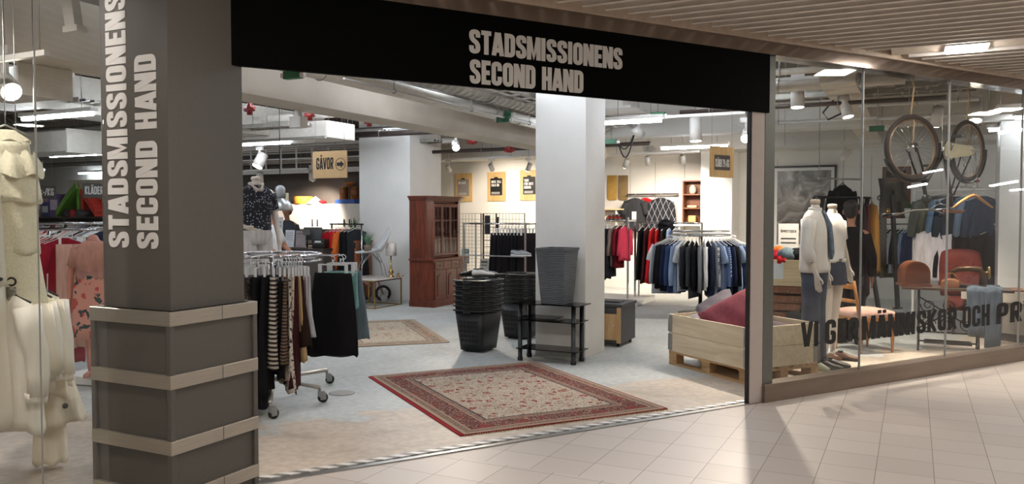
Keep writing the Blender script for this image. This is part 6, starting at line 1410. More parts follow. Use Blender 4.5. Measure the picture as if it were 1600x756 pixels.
pk = W(136, 606); t = thing('display_podium', 'low white platform on the floor under the flowered pink dress', 'podium', (pk.x + .12, pk.y + .28, 0), ang); MB().box(-.42, .5, -.25, .35, 0.01, PZ).build('platform', m_white, t, bevel=.004); MB().box(-.38, .46, -.21, .31, 0, .01).build('shadow_gap', m_dark, t)
kb = 1.0; t = thing('mannequin', 'pink-legged mannequin in a rose top and flowered pink skirt beside the dark pillar', 'mannequin', (pk.x + .02, pk.y + .12, PZ), .2)
ARMm = {'r': ((-.24, .03, 1.12), (-.24, -.02, .88), (0, -.1, -1)), 'l': ((.24, .03, 1.12), (.24, -.02, .88), (0, -.1, -1))}
k9 = .86
body(t, k9, ARMm, M('pink_shell', (198, 134, 118), .5), head=False, female=True, stance=.05); top_cloth(t, k9, ARMm, CLOTH((190, 138, 124)), 'top', .4, .95, 1.12, True)
MB().loft([ell(z, r_, r_ * .75, wob=.03 * q, ph=z * 3, n=28) for q, (z, r_) in enumerate(((1.2, .155), (1.14, .16), (1.0, .19), (.8, .205), (.6, .215), (.42, .22)))]).xf(Matrix.Scale(k9, 4)).build('skirt', mcol('pink flowered'), t)

# racks, shelf and toys far back
def far_rail(label, px0, px1, py, Y, cols, tag_, seed, ln=.6):
    a, b_ = D(px0, py, Y), D(px1, py, Y); dv = b_ - a; t = thing('clothes_rail', label, 'clothes rail', (a.x, a.y, 0), atan2(dv.y, dv.x)); z = a.z
    MB().cyl((0, 0, z), (dv.length, 0, z), .016, n=8).build('rail', m_chrome, t)
    for x in (0, dv.length): MB().cyl((x, 0, 0), (x, 0, z), .016, n=8).build('post', m_chrome, t); MB().box(x - .02, x + .02, -.25, .25, 0, .03).build('foot', m_chrome, t)
    n = len(cols)
    for i, c in enumerate(cols):
        garment('shirt', 'shirt', mcol(c), f'{c} garment on {tag_}, {ORD[i]} from the left', 'shirt', a + dv * ((i + .6) / (n + .4)), atan2(dv.y, dv.x) + pi / 2 - .5, .42, ln, .09, .4, seed + i, .05, 'clothes on ' + tag_, 'wire', m_plastic, N_=12, R_=6)
far_rail('far chrome rail behind the red dresses', 36, 170, 349, 9.4, ['white', 'charcoal', 'pale grey', 'red', 'white', 'black', 'pink', 'pale grey', 'maroon', 'grey', 'white', 'navy'], 'the far rail behind the red dresses', 760)
pa, pb = D(24, 339, 13.5), D(176, 339, 13.0); dv = pb - pa; ang = atan2(dv.y, dv.x); SL = dv.length
t = thing('toy_shelf', 'dark shelf unit with toys and boxes far back in the left window', 'shelf', (pa.x, pa.y, 0), ang)
for z in (.5, 1.0, 1.27, 1.56): MB().box(0, SL, 0, .4, z - .02, z).build('shelf_board', m_dark, t)
for x in (0, SL / 2, SL - .02): MB().box(x, x + .02, 0, .4, 0, 1.56).build('upright', m_dark, t)
MB().box(0, SL, .38, .4, 0, 1.56).build('back_panel', m_dark, t)
def onshelf(px, z, d=.2): 
    f = (px - 24) / 152.0; p = pa + dv * f; n_ = Vector((-dv.y, dv.x, 0)).normalized(); return Vector((p.x + n_.x * d, p.y + n_.y * d, z))
BX = [(40, 1.56, .28, .34, (206, 204, 200), 'white box with a blue patch'), (52, 1.56, .18, .42, (198, 176, 168), 'pale pink upright box'), (64, 1.56, .2, .24, (70, 80, 150), 'blue boxed toy'), (78, 1.56, .24, .38, (120, 96, 160), 'purple boxed toy with window')]
for i, (px, z, w_, h_, c, lb) in enumerate(BX):
    t = thing('toy_box', lb + ' on top of the far toy shelf', 'box', onshelf(px, z), ang, 'boxes on the toy shelf'); MB().box(-w_ / 2, w_ / 2, -.1, .1, 0, h_).build('carton', M('carton_%d' % i, c, .5), t, bevel=.004); MB().box(-w_ * .3, w_ * .3, -.103, -.1, h_ * .3, h_ * .75).build('printed_patch', M('patch_%d' % i, ((90, 150, 200), (230, 220, 214), (220, 222, 230), (226, 210, 230))[i], .5), t)
rnd = random.Random(11)
for i in range(13):
    px = 30 + i * 9.6; w_ = rnd.uniform(.14, .24); h_ = rnd.uniform(.12, .22); c = ((196, 190, 188), (60, 50, 60), (110, 40, 60), (180, 170, 176), (44, 44, 50), (150, 60, 90))[i % 6]; cn = ('pale', 'dark plum', 'wine-red', 'greyish white', 'near-black', 'raspberry')[i % 6]
    t = thing('small_box', f'{cn} small box on the second board of the toy shelf, {ORD[i]} from the left', 'box', onshelf(px, 1.27, .14), ang, 'small boxes on the toy shelf'); MB().box(-w_ / 2, w_ / 2, -.08, .08, 0, h_).build('carton', M('small_carton_%d' % (i % 6), c, .6), t, bevel=.004); MB().box(-w_ * .3, w_ * .3, -.083, -.08, h_ * .5, h_ * .7).build('label_patch', m_paper, t)
m_grn = M('green_plastic', (96, 150, 44), .4); m_redp = M('red_plastic', (186, 42, 34), .4)
def slide(label, pxa, pxb, z0, z1, mat, ladder):
    a, b_ = onshelf(pxa, z0), onshelf(pxb, z1); t = thing('toy_slide', label, 'toy slide', a, ang); d = b_ - a; R = Matrix.Rotation(-ang, 3, 'Z'); d = R @ d
    pts = [d * q + Vector((0, 0, .10 * (q - q * q))) for q in [k / 8 for k in range(9)]]
    for y0, y1, hh in ((-.17, .17, 0), (-.19, -.17, .09), (.17, .19, .09)):
        vs = []
        for p in pts: vs += [(p.x, y0, p.z), (p.x, y1, p.z), (p.x, y1, p.z + hh + .02), (p.x, y0, p.z + hh + .02)]
        MB().add(vs, [(4 * k + j, 4 * k + (j + 1) % 4, 4 * k + 4 + (j + 1) % 4, 4 * k + 4 + j) for k in range(8) for j in range(4)] + [(0, 1, 2, 3), (32, 33, 34, 35)]).build('chute' if hh == 0 else 'side_wall', mat, t)
    if ladder:
        for k in range(4): MB().cbox((d.x * (.2 + .22 * k), 0, d.z * (.2 + .22 * k) + .03), (.05, .34, .05)).build('step', mat, t)
    MB().cbox((d.x, 0, d.z * .5), (.05, .3, abs(d.z))).build('support', mat, t)
slide('bright green toy slide sloping up on the far toy shelf', 88, 120, 1.565, 2.02, m_grn, False); slide('red toy slide ladder beside the green slide on the toy shelf', 148, 126, 1.565, 1.92, m_redp, True)
for i, (px, c) in enumerate(((104, (40, 36, 40)), (114, (150, 40, 40)), (124, (60, 56, 60)))):
    tag(MB().loft([ell(z, r_, .12, n=14) for z, r_ in ((0, .10), (.04, .13), (.09, .11), (.12, .04))]).build('toy_car', M('toy_%d' % i, c, .4), loc=onshelf(px, 1.562, .1), rz=ang), f'{("black", "dark red", "dark grey")[i]} small toy under the slides on the toy shelf', 'toy')
stickboard('hanging_sign', 'dark grey price sign with pale letters above the toy shelf, left one', 52, 300, 12.2, radians(24), .60, .20, m_dark, (('KLÄDER 79:-/KG', -.27, -.05, .54, .11, m_letter, None),), group=None)
stickboard('hanging_sign', 'dark grey price sign half hidden by the dark pillar above the red toy slide', 163, 298, 12.2, radians(24), .58, .22, m_dark, (('KLÄDER 79:-/KG', -.26, -.055, .52, .12, m_letter, None),))
t = thing('cardboard_panel', 'pale cardboard panel standing behind the toy slides', 'panel', onshelf(122, 1.56, .36), ang); MB().box(-.5, .5, -.012, .012, 0, .62).build('panel', M('pale_card', (206, 196, 180), .7), t); MB().box(-.5, .5, -.016, -.012, .28, .30).build('fold', M('card_fold', (170, 160, 146)), t)

# ================================================================== RIGHT WINDOW: back of the room
m_frm = M('dark_picture_frame', (54, 48, 44), .4)
xa, zt = onwall(1207, 260); xb, zb = onwall(1306, 391); w_ = xb - xa; h_ = zt - zb
def photo_mat():
    m, nt, b = newmat('grey_photograph'); c = coords(nt); n1 = N(nt, 'ShaderNodeTexNoise', i_Scale=2.6, i_Detail=5.0, i_Distortion=1.8); L(nt, c, n1.inputs['Vector'])
    r = ramp(nt, [(.3, s2l((58, 54, 52))), (.45, s2l((112, 106, 102))), (.58, s2l((150, 144, 138))), (.7, s2l((190, 184, 178)))]); L(nt, n1.outputs[0], r.inputs[0]); L(nt, r.outputs[0], b.inputs['Base Color']); b.inputs['Roughness'].default_value = .35; return m
t = thing('framed_photograph', 'large framed grey photograph on the wall behind the two mannequins', 'picture', GP(xa, YB - .01, zb), BR)
MB().box(0, w_, -.04, 0, 0, .04).box(0, w_, -.04, 0, h_ - .04, h_).box(0, .04, -.04, 0, .04, h_ - .04).box(w_ - .04, w_, -.04, 0, .04, h_ - .04).build('frame', m_frm, t)
MB().box(.04, w_ - .04, -.022, -.005, .04, h_ - .04).build('mount', m_paper, t); MB().box(.10, w_ - .10, -.026, -.022, .10, h_ - .10).build('print', photo_mat(), t)
p = D(1232, 370, 13.4); t = thing('opening_hours_sign', 'pale opening-hours sheet on a stand left of the white-shirted mannequin', 'sign', (p.x, p.y, p.z - .2), BR); MB().box(-.16, .16, -.006, .006, 0, .42).build('sheet', M('grey_sheet', (196, 192, 186), .6), t)
lettering('ÖPPETTIDER', .25, .045, .001).build('lettering', m_ink, t, (-.125, -.0065, .27)); mb = MB()
for z in (.16, .09): mb.box(-.12, .12, -.0075, -.006, z, z + .022)
mb.build('small_print', m_ink, t); MB().cyl((0, .015, -(p.z - .2)), (0, .015, .1), .012, n=8).build('stand_post', m_blackm, t); MB().lathe([(0, 0), (.14, 0), (.13, .012), (0, .012)], 20).build('stand_foot', m_blackm, t, (0, .015, -(p.z - .2)))
# dark crates with a pine box and a heap of textiles
pk = W(1206, 499); gx, gy = G(pk)
for k, lb in enumerate(('bottom dark wooden crate in the stack left of the jeans mannequin', 'upper dark wooden crate under the pine textile box')):
    t = thing('wooden_crate', lb, 'crate', GP(gx - .1, gy, .26 * k), BR, 'dark crates by the mannequins'); 
    for y in (0, .58):
        for z in (.0, .14): MB().box(0, .82, y, y + .02, z + .01, z + .11).build('slat', m_brown, t)
    for x in (0, .80):
        for z in (.0, .14): MB().box(x, x + .02, .02, .58, z + .01, z + .11).build('slat', m_brown, t)
    MB().box(0.02, .8, .02, .58, 0.0, .02).build('base_board', m_brown, t)
    for x in (.03, .76):
        for y in (.03, .54): MB().box(x, x + .03, y, y + .03, .0, .258).build('corner_post', m_brown, t)
    mb = MB()
    for i in range(5): mb.ball((.2 + .13 * i, -.004, .06 + .12 * (i % 2)), .012)
    mb.build('rivets', m_chrome, t)
t = thing('textile_box', 'pine box of textiles on top of the dark crates', 'box', GP(gx - .1, gy, .52), BR)
for k in range(2):
    for y in (0, .58): MB().box(0, .82, y, y + .02, .20 * k, .20 * k + .195).build('long_board', m_pine, t, bevel=.002)
    for x in (0, .80): MB().box(x, x + .02, .02, .58, .20 * k, .20 * k + .195).build('short_board', m_pine, t, bevel=.002)
MB().box(.02, .8, .02, .58, 0, .02).build('base_board', m_pine, t); MB().box(.06, .26, -.004, 0, .10, .36).build('paper_notice', m_paper, t)
for i, (x, y, z, r_, c, cn) in enumerate(((.10, .2, .95, .11, 'crimson', 'dark red'), (.28, .16, .98, .13, 'grey-blue', 'blue-grey'), (.22, .06, .90, .09, 'red', 'bright red'), (.42, .25, .96, .14, 'black', 'black'), (.60, .25, .94, .13, 'charcoal', 'charcoal'), (.15, .35, 1.02, .10, 'orange', 'rust'))):
    r = random.Random(i); mb = MB(); rg = []
    for k in range(8):
        a_ = -pi / 2 + pi * k / 7; rg.append([(r_ * max(cos(a_), .05) * cos(a) * (1 + .25 * sin(3 * a + i + k)), r_ * max(cos(a_), .05) * sin(a) * (1 + .25 * cos(4 * a + i)), r_ * .8 * sin(a_) * (1 + .2 * sin(5 * a + i))) for a in [2 * pi * j / 18 for j in range(18)]])
    tag(mb.loft(rg).build('textile', CLOTH(K[c]), loc=GP(gx - .1 + x, gy + y, z), rz=BR), f'crumpled {cn} garment heaped in the pine textile box', 'garment', 'garments in the textile box')

# clothes at the back: shelf, mirror, rail
x0_, z0_ = onwall(1378, 341, YB, 1.6); x1_, z1_ = onwall(1434, 341, YB, 1.6); YS = YB - 1.6
t = thing('shelf_rail', 'white shelf with a clothes rail below it behind the wooden sewing case', 'shelf', GP(x0_ - .5, YS, 0), BR); WS = x1_ - x0_ + .55
MB().box(0, WS, -.2, .25, z0_ - .03, z0_).build('shelf_board', m_white, t)
for x in (.02, WS - .04): MB().box(x, x + .03, -.02, .02, 0, z0_ - .03).build('post', m_white, t); MB().box(x, x + .03, -.25, .25, 0, .03).build('foot', m_white, t)
MB().cyl((.02, 0, z0_ - .10), (WS - .02, 0, z0_ - .10), .014, n=8).build('rail', m_chrome, t)
CC = ['black', 'charcoal', 'black', 'black', 'ochre', 'taupe', 'grey', 'white', 'olive', 'black', 'pale grey', 'charcoal', 'green', 'light blue', 'blue']
for i, c in enumerate(CC):
    garment('shirt', 'shirt', mcol(c), f'{c} shirt on the rail under the white shelf, {ORD[i]} from the left', 'shirt', GP(x0_ - .40 + (WS - .2) * i / len(CC), YS, z0_ - .10), BR + pi / 2 - .45, .42, .66 + .16 * ((i * 7) % 3) / 2, .08, .5, 800 + i, .03, 'shirts under the white shelf', 'wire', m_plastic, N_=14, R_=8)
xm0, zm1 = onwall(1379, 261, YS + .25); xm1, _ = onwall(1424, 261, YS + .25)
t = thing('mirror', 'tall brown framed mirror panel standing on the white shelf', 'mirror', GP(xm0, YS + .2, z0_), BR); wm_ = xm1 - xm0; hm_ = zm1 - z0_
MB().box(0, wm_, 0, .03, 0, .03).box(0, wm_, 0, .03, hm_ - .26, hm_).box(0, .03, 0, .03, .03, hm_).box(wm_ - .03, wm_, 0, .03, .03, hm_).build('frame', m_brown, t); MB().box(.03, wm_ - .03, .008, .014, .03, hm_ - .26).build('mirror_glass', M('mirror_silver', (150, 150, 148), .05, 1.0, var=.0), t)
MB().box(.02, wm_ - .02, -.003, 0, hm_ - .24, hm_ - .02).build('printed_panel', M('taupe_panel', (118, 106, 96), .6), t); lettering('HERREN', wm_ * .72, .12, .001).build('lettering', m_ink, t, (wm_ * .14, -.0035, hm_ - .19))
p = GP(x0_ + .13, YS - .05, z0_); t = thing('gift_bowl', 'gold foil bowl standing on the white shelf below the mirror', 'bowl', p, 0); MB().lathe([(0, 0), (.08, 0), (.13, .07), (.14, .10), (.12, .1), (.07, .03), (0, .02)], 20).build('bowl', M('red_brown_glaze', (150, 70, 36), .25), t); MB().ball((0, 0, .12), .10, .09, .06, 10, 5).build('gold_foil', M('gold_foil', (220, 180, 90), .2, .8, scale=40, bump=.8), t)
p = GP(x0_ + .42, YS - .05, z0_); t = thing('potted_plant', 'leafy plant in a white pot on the white shelf by the mirror', 'plant', p, 0); MB().lathe([(0, 0), (.06, 0), (.08, .17), (.07, .17), (0, .14)], 20).build('pot', m_white, t); tag(grass(70, .17, .24, 21, .14, .014).build('leaves', m_leaf2, t), kind='stuff')
# black stand with long black clothes on a black plinth
pb = W(1313, 531); pc_ = W(1405, 521); u = (pc_ - pb).normalized(); LB = (pc_ - pb).length; rzb = atan2(u.y, u.x)
t = thing('black_podium', 'low black podium behind the tapestry stool', 'podium', (pb.x, pb.y, 0), rzb); MB().box(0, LB + .12, -.1, .9, .02, .27).build('platform', m_black, t, bevel=.005); MB().box(.03, LB - .03, .03, .87, 0, .02).build('shadow_gap', m_black, t)
PZ = .27; nb = Vector((-u.y, u.x, 0)); c0 = pb + nb * .45
t = thing('trestle_rail', 'black A-frame clothes stand on the black podium', 'clothes stand', (c0.x, c0.y, PZ), rzb); zt_ = 1.56
for x in (.10, LB - .16):
    for s in (-1, 1): MB().cbox((x + .05 * s, s * .14, zt_ / 2), (.055, .035, zt_ * 1.02), (-s * .16 * -1, s * .05, 0)).build('leg', m_black, t)
    MB().box(x - .03, x + .03, -.13, .13, .55, .58).build('cross_piece', m_black, t)
MB().cyl((.02, 0, zt_), (LB - .04, 0, zt_), .016, n=10).build('rail', m_blackm, t)
def onstand(px): r = ray(px, 350); c = Vector((0, 0, CAMZ)); tt = (c0 - c).dot(nb) / r.dot(nb); return c + r * tt
for px, nm, kind, c, wd_, ln, sl, lb in ((1335, 'coat', 'shirt', 'black', .50, 1.42, .62, 'long black coat hanging on the black stand'), (1352, 'dress', 'dress', 'maroon', .40, 1.25, None, 'dark wine dress hanging right of the long black coat'), (1362, 'shirt', 'shirt', 'ochre', .26, .95, None, 'ochre shirt on the black stand beside the striped scarf'), (1345, 'dress', 'dress', 'black', .46, 1.3, None, 'black dress between the coat and the wine dress')):
    q = onstand(px); garment(nm, kind, mcol(c), lb, nm, (q.x, q.y, PZ + zt_), rzb + (.25 if nm == 'coat' else 1.25 if nm == 'shirt' else .9), wd_, ln, .12, sl, 900 + px, .12, None, 'wire', m_blackm)
q = onstand(1349); garment('sweater', 'shirt', CLOTH((14, 14, 16)), 'black wide sweater hanging high above the black coat', 'sweater', (q.x + nb.x * .35, q.y + nb.y * .35, PZ + zt_ + .27), rzb + .1, .50, .55, .12, .42, 951, .05, None, 'wire', m_blackm)
t = thing('hanging_rod', 'thin chrome rod holding the high black sweater', 'rail', (q.x + nb.x * .35, q.y + nb.y * .35, PZ + zt_ + .27), rzb); MB().cyl((-.5, 0, 0), (.4, 0, 0), .012, n=8).build('rod', m_chrome, t)
for x in (-.48, .38): MB().cyl((x, 0, 0), (x, 0, 3.5 - t.location.z), .006, n=6).build('hanger_wire', m_galv, t)
q = onstand(1374); sc = MB(); pts = [(0, 0, .27), (.0, -.02, .1), (-.005, -.03, -.1), (.0, -.03, -.6), (.01, -.03, -.95)]
sc.loft([[(x + hw * cos(a), y + .02 * sin(a), z) for a in [2 * pi * j / 14 for j in range(14)]] for (x, y, z), hw in zip(pts, (.075, .05, .075, .08, .085))])
m_sc, nt, b = newmat('diagonal_scarf'); w = N(nt, 'ShaderNodeTexWave', bands_direction='DIAGONAL', i_Scale=11.0); L(nt, coords(nt), w.inputs['Vector']); L(nt, mixc(nt, math2(nt, 'GREATER_THAN', w.outputs['Fac'], .7), s2l((15, 15, 17)), s2l((58, 54, 52))), b.inputs['Base Color']); b.inputs['Roughness'].default_value = .85
o = sc.build('scarf', m_sc, None, (q.x, q.y - .05, PZ + zt_), rzb); tag(o, 'long black scarf with diagonal stripes hanging from the black stand', 'scarf'); MB().ring((0, .03, 0), .03, .008, 16, 5, (1, 0, 0)).build('loop', m_blackm, o)
l_ = onstand(1393); t = thing('leaning_board', 'black board leaning beside the striped scarf on the black podium', 'board', (l_.x + .02, l_.y - .1, PZ), rzb)
MB().loft([[(x - .035, -.015, z), (x + .035, -.015, z), (x + .035, .015, z), (x - .035, .015, z)] for x, z in ((.06, 0), (-.10, 1.6))], smooth=False).build('board', m_black, t); MB().box(.0, .12, -.04, .04, 0, .02).build('foot', m_black, t); t.location.z = PZ
ARMb = {'r': ((-.25, .02, 1.10), (-.24, -.12, .86), (0, -.2, -1)), 'l': ((.25, .02, 1.10), (.24, -.12, .86), (0, -.2, -1))}
q = D(1330, 330, 10.0); person('dark-haired person in black seen from behind, between the mannequins and the black coat', (q.x, q.y, 0), radians(150), .98, ARMb, CLOTH((24, 24, 27)), CLOTH(K['black']), m_hair, 'jumper', .95)
# white shirt, jackets and denim
q0 = D(1428, 352, 12.0); q1 = D(1560, 352, 11.4); dv = q1 - q0; ang = atan2(dv.y, dv.x)
t = thing('clothes_rail', 'two-tier white clothes rail with shirts and denim behind the red armchair', 'clothes rail', (q0.x, q0.y, 0), ang); zl = 1.46; zh = 1.95; LR = sqrt(dv.x ** 2 + dv.y ** 2)
for x in (0, LR):
    MB().box(x - .015, x + .015, -.015, .015, 0, zh).build('post', m_white, t); MB().box(x - .02, x + .02, -.25, .25, 0, .03).build('foot', m_white, t)
for z in (zl, zh): MB().cyl((0, 0, z), (LR, 0, z), .014, n=8).build('rail', m_white, t)
dv.z = 0
def onr(px, z, off=0.0): q = D(px, 352, 1.0); f = (q0.y * q.x - q0.x * 1.0) / (dv.x - dv.y * q.x) if False else (q.x * q0.y - q0.x) / (dv.x - q.x * dv.y); p = Vector((q0.x, q0.y, z)) + dv * f; return p + Vector((dv.y, -dv.x, 0)).normalized() * off
garment('shirt', 'shirt', CLOTH((222, 216, 220)), 'white long-sleeved shirt hanging by itself above the wooden sewing case', 'shirt', onr(1461, zl + .02, .12), ang, .42, .74, .13, .62, 960, .06, None, 'wire', m_galv, N_=28, R_=16)
for i, (px, c, nm, ln, lb) in enumerate(((1452, (92, 96, 92), 'jacket', .50, 'grey-green jacket hung high left of the denim'), (1466, (104, 108, 88), 'jacket', .52, 'olive jacket hung high above the white shirt'), (1480, (110, 140, 172), 'shirt', .55, 'light blue denim shirt hung high, left one'), (1490, (44, 58, 72), 'jacket', .60, 'dark teal jacket hung high beside the pale denim'),
                                        (1500, (38, 48, 62), 'jacket', .66, 'dark navy jacket hung high behind the pale denim jacket'), (1512, (98, 122, 142), 'jacket', .60, 'pale denim jacket hung under the wooden hanger'), (1524, (122, 146, 172), 'jacket', .62, 'light denim jacket, second from the right on the high rail'), (1536, (66, 78, 100), 'jacket', .60, 'dark blue denim jacket, rightmost on the high rail'))):
    garment(nm, 'shirt', CLOTH(c), lb, nm, onr(px, zh, .03 * (i % 2)), ang + (.15 if i in (1, 5) else .5), .44, ln, .12, .5, 970 + i, .03, None, 'wire', m_plastic, N_=18, R_=10)
for i, px in enumerate((1490, 1500, 1510, 1521, 1532, 1543, 1553)):
    garment('jacket', 'shirt', CLOTH((26 + 4 * (i % 3), 26, 28)), f'dark garment on the low rail behind the red armchair, {ORD[i]} from the left', 'jacket', onr(px, zl, 0), ang + .55, .44, .85, .1, .6, 990 + i, .04, 'dark clothes behind the armchair', 'wire', m_plastic, N_=14, R_=8)
# wooden hanger and steel hanger in front
q = D(1521, 311, 9.7); t = thing('coat_hanger', 'empty wooden coat hanger hanging below the bicycle', 'hanger', q, radians(18)); hb_ = [(-.30, 0, -.10), (-.18, .01, -.03), (-.06, .0, .03), (0, 0, .045), (.06, 0, .03), (.18, .01, -.03), (.30, 0, -.10)]
MB().tube(hb_, [.012, .017, .02, .02, .02, .017, .012], 8).build('shoulder_bar', m_beech, t); MB().tube([(0, 0, .05), (0, 0, .10), (.02, 0, .13), (.0, 0, .16), (-.025, 0, .14)], .004, 6).build('hook', m_chrome, t); MB().cyl((0, 0, .16), (0, 0, 3.5 - q.z), .0025, n=5).build('wire', m_galv, t)
q = D(1468, 322, 9.6); t = thing('coat_hanger', 'thin steel clothes hanger hanging left of the wooden hanger', 'hanger', q, radians(18)); MB().tube([(-.20, 0, -.05), (0, 0, .03), (.20, 0, -.02), (-.20, 0, -.05)], .005, 6).build('shoulder_bar', m_chrome, t); MB().tube([(0, 0, .03), (0, 0, .08), (.02, 0, .11)], .004, 6).build('hook', m_chrome, t); MB().cyl((.02, 0, .11), (.02, 0, 3.5 - q.z), .0025, n=5).build('wire', m_galv, t)

# ================================================================== RIGHT WINDOW: mannequins, stool
m_shirtw = M('white_shirt_cloth', (226, 219, 212), .85, var=.05, scale=6, bump=1.0, stretch=(1.6, 1.6, .7)); m_jean = M('dark_denim', (58, 66, 82), .9, var=.4, scale=6, bump=.8); m_den2 = M('denim_skirt', (58, 62, 76), .9, var=.25, scale=9)
k = 1.115; p = W(1275, 577)
t = thing('mannequin', 'headless mannequin in white shirt, tie and wide jeans in the right window', 'mannequin', (p.x, p.y + .08, 0), FA + .35); t.scale = (.84, .86, 1)
A1 = {'r': ((-.245, .0, 1.12), (-.225, -.10, .89), (.15, -.12, -1)), 'l': ((.25, .02, 1.12), (.22, -.06, .90), (0, -.1, -1))}
body(t, k, A1, m_mann, head=False, stance=.085); top_cloth(t, k, A1, m_shirtw, 'shirt', .7, 1.12, .90); trouser_cloth(t, k, m_jean, 'jeans', .085, 1.12)
MB().lathe([(.05, 1.53), (.055, 1.555), (.05, 1.572), (0, 1.578)], 18).xf(Matrix.Scale(k, 4)).build('neck_cap', M('pale_wood_cap', (196, 176, 158), .5), t)
MB().loft([ell(z, r_, r_ * .9, n=20) for z, r_ in ((1.455, .07), (1.50, .072), (1.49, .078), (1.45, .085))]).xf(Matrix.Scale(k, 4)).build('collar', m_shirtw, t)
MB().loft([[(x - w_, y - .01, z), (x + w_, y - .01, z), (x + w_, y + .01, z), (x - w_, y + .01, z)] for x, y, z, w_ in ((0, -.085, 1.47, .02), (0, -.115, 1.43, .028), (.005, -.16, 1.34, .034), (.01, -.175, 1.2, .045), (.015, -.18, 1.08, .055), (.015, -.175, 1.02, .01))]).xf(Matrix.Scale(k, 4)).build('tie', PM('print_blue_tie', 'floral', (84, 98, 118), (150, 160, 172), 22, (60, 70, 90)), t)
for s, mt, cut in ((-1, M('sage_leather', (168, 172, 152), .5), 0), (1, m_black, 0)):
    MB().loft([ell(0, .05, .145, s * .095, -.06), ell(.03, .052, .15, s * .095, -.06), ell(.06, .045, .11, s * .094, -.03), ell(.10, .038, .05, s * .09, .01)]).xf(Matrix.Scale(k, 4)).build('shoe', mt, t)
p = W(1304, 561); k2 = 1.09
t = thing('mannequin', 'headless mannequin in white t-shirt and denim skirt behind the white-shirted one', 'mannequin', (p.x, p.y + .12, 0), FA + .1); t.scale = (.88, .88, 1)
A2 = {'r': ((-.22, .02, 1.12), (-.20, -.06, .89), (0, -.1, -1)), 'l': ((.235, .0, 1.14), (.30, -.03, .92), (.15, -.1, -1))}
body(t, k2, A2, m_mann, head=False, female=True, stance=.075); top_cloth(t, k2, A2, m_shirtw, 't_shirt', .42, .98, .98, True)
MB().loft([ell(z, r_, r_ * .78, wob=.012, ph=z * 5, n=28) for z, r_ in ((1.06, .145), (1.05, .152), (.98, .172), (.88, .192), (.76, .205), (.755, .20))]).xf(Matrix.Scale(k2, 4)).build('denim_skirt', m_den2, t)
MB().lathe([(.05, 1.53), (.055, 1.555), (.05, 1.572), (0, 1.578)], 18).xf(Matrix.Scale(k2, 4)).build('neck_cap', M('pale_wood_cap', (196, 176, 158), .5), t)
MB().loft([ell(z, r_, r_ * .78, n=24) for z, r_ in ((1.035, .158), (1.0, .172))], cap=False).xf(Matrix.Scale(k2, 4)).build('belt', m_brown, t)
for s in (-1, 1): MB().loft([ell(0, .046, .14, s * .085, -.06), ell(.025, .047, .142, s * .085, -.06), ell(.05, .03, .06, s * .085, -.08), ell(.06, .02, .03, s * .085, -.08)]).xf(Matrix.Scale(k2, 4)).build('sandal', m_brown, t)
for i, (px, py, c, lb) in enumerate(((1297, 577, m_black, 'black shoe on the window floor in front of the jeans mannequin'), (1309, 574, m_black, 'second black shoe right of the jeans mannequin'), (1324, 563, M('brown_leather', (112, 72, 54), .45), 'brown sandal-like shoe right of the black shoes'))):
    q = W(px, py); shoe(q, radians(-35), c, lb, .26, group=None)
p1, p2, p3, p4 = W(1344, 553), W(1372, 548), W(1309, 538), W(1329, 530)
u = (p2 - p1); 
q = (W(1344, 553)); rzs = FA - .25; ST = .47
t = thing('stool', 'small chair with turned wooden legs and a tapestry seat beside the mannequins', 'stool', (q.x, q.y, 0), rzs); SWx, SWy = .44, .42
def turned(px_, py_):
    return MB().lathe([(.012, 0), (.016, .015), (.012, .03), (.018, .10), (.024, .2), (.020, .27), (.030, .285), (.030, .30), (.018, .31), (.022, .33), (.028, .37), (.028, .40), (0, .40)], 14).build('leg', m_beech, t, (px_, py_, 0))
for x in (0, SWx):
    for y in (0, SWy): turned(x, y)
MB().box(-.02, SWx + .02, -.02, SWy + .02, .37, .415).build('seat_frame', m_beech, t, bevel=.005)
se = []
for z, e, r_ in ((.41, .025, .03), (.44, .045, .06), (.475, .035, .08), (.50, -.04, .1), (.505, -.15, .05)):
    hx_, hy_ = SWx / 2 + e, SWy / 2 + e; rr_ = min(r_, hx_ * .9, hy_ * .9); ring = []
    for s in range(4):
        cx_, cy_ = ((1, 1), (-1, 1), (-1, -1), (1, -1))[s]
        for j in range(5): an = pi / 2 * (s + j / 4); ring.append((SWx / 2 + cx_ * (hx_ - rr_) + rr_ * cos(an), SWy / 2 + cy_ * (hy_ - rr_) + rr_ * sin(an), z))
    se.append(ring)
MB().loft(se).build('seat_cushion', PM('print_tapestry', 'floral', (198, 160, 146), (176, 128, 118), 34, (206, 176, 150)), t)
for s in (0, 1): MB().tube([(-.02, s * SWy, .40), (-.05, s * SWy, .60), (-.10, s * SWy, .84)], .018, 8).build('back_post', m_beech, t)
MB().box(-.10, -.07, 0, SWy, .74, .80).build('back_rail', m_beech, t, bevel=.008); MB().box(-.06, -.04, 0, SWy, .58, .62).build('back_rail', m_beech, t, bevel=.008)

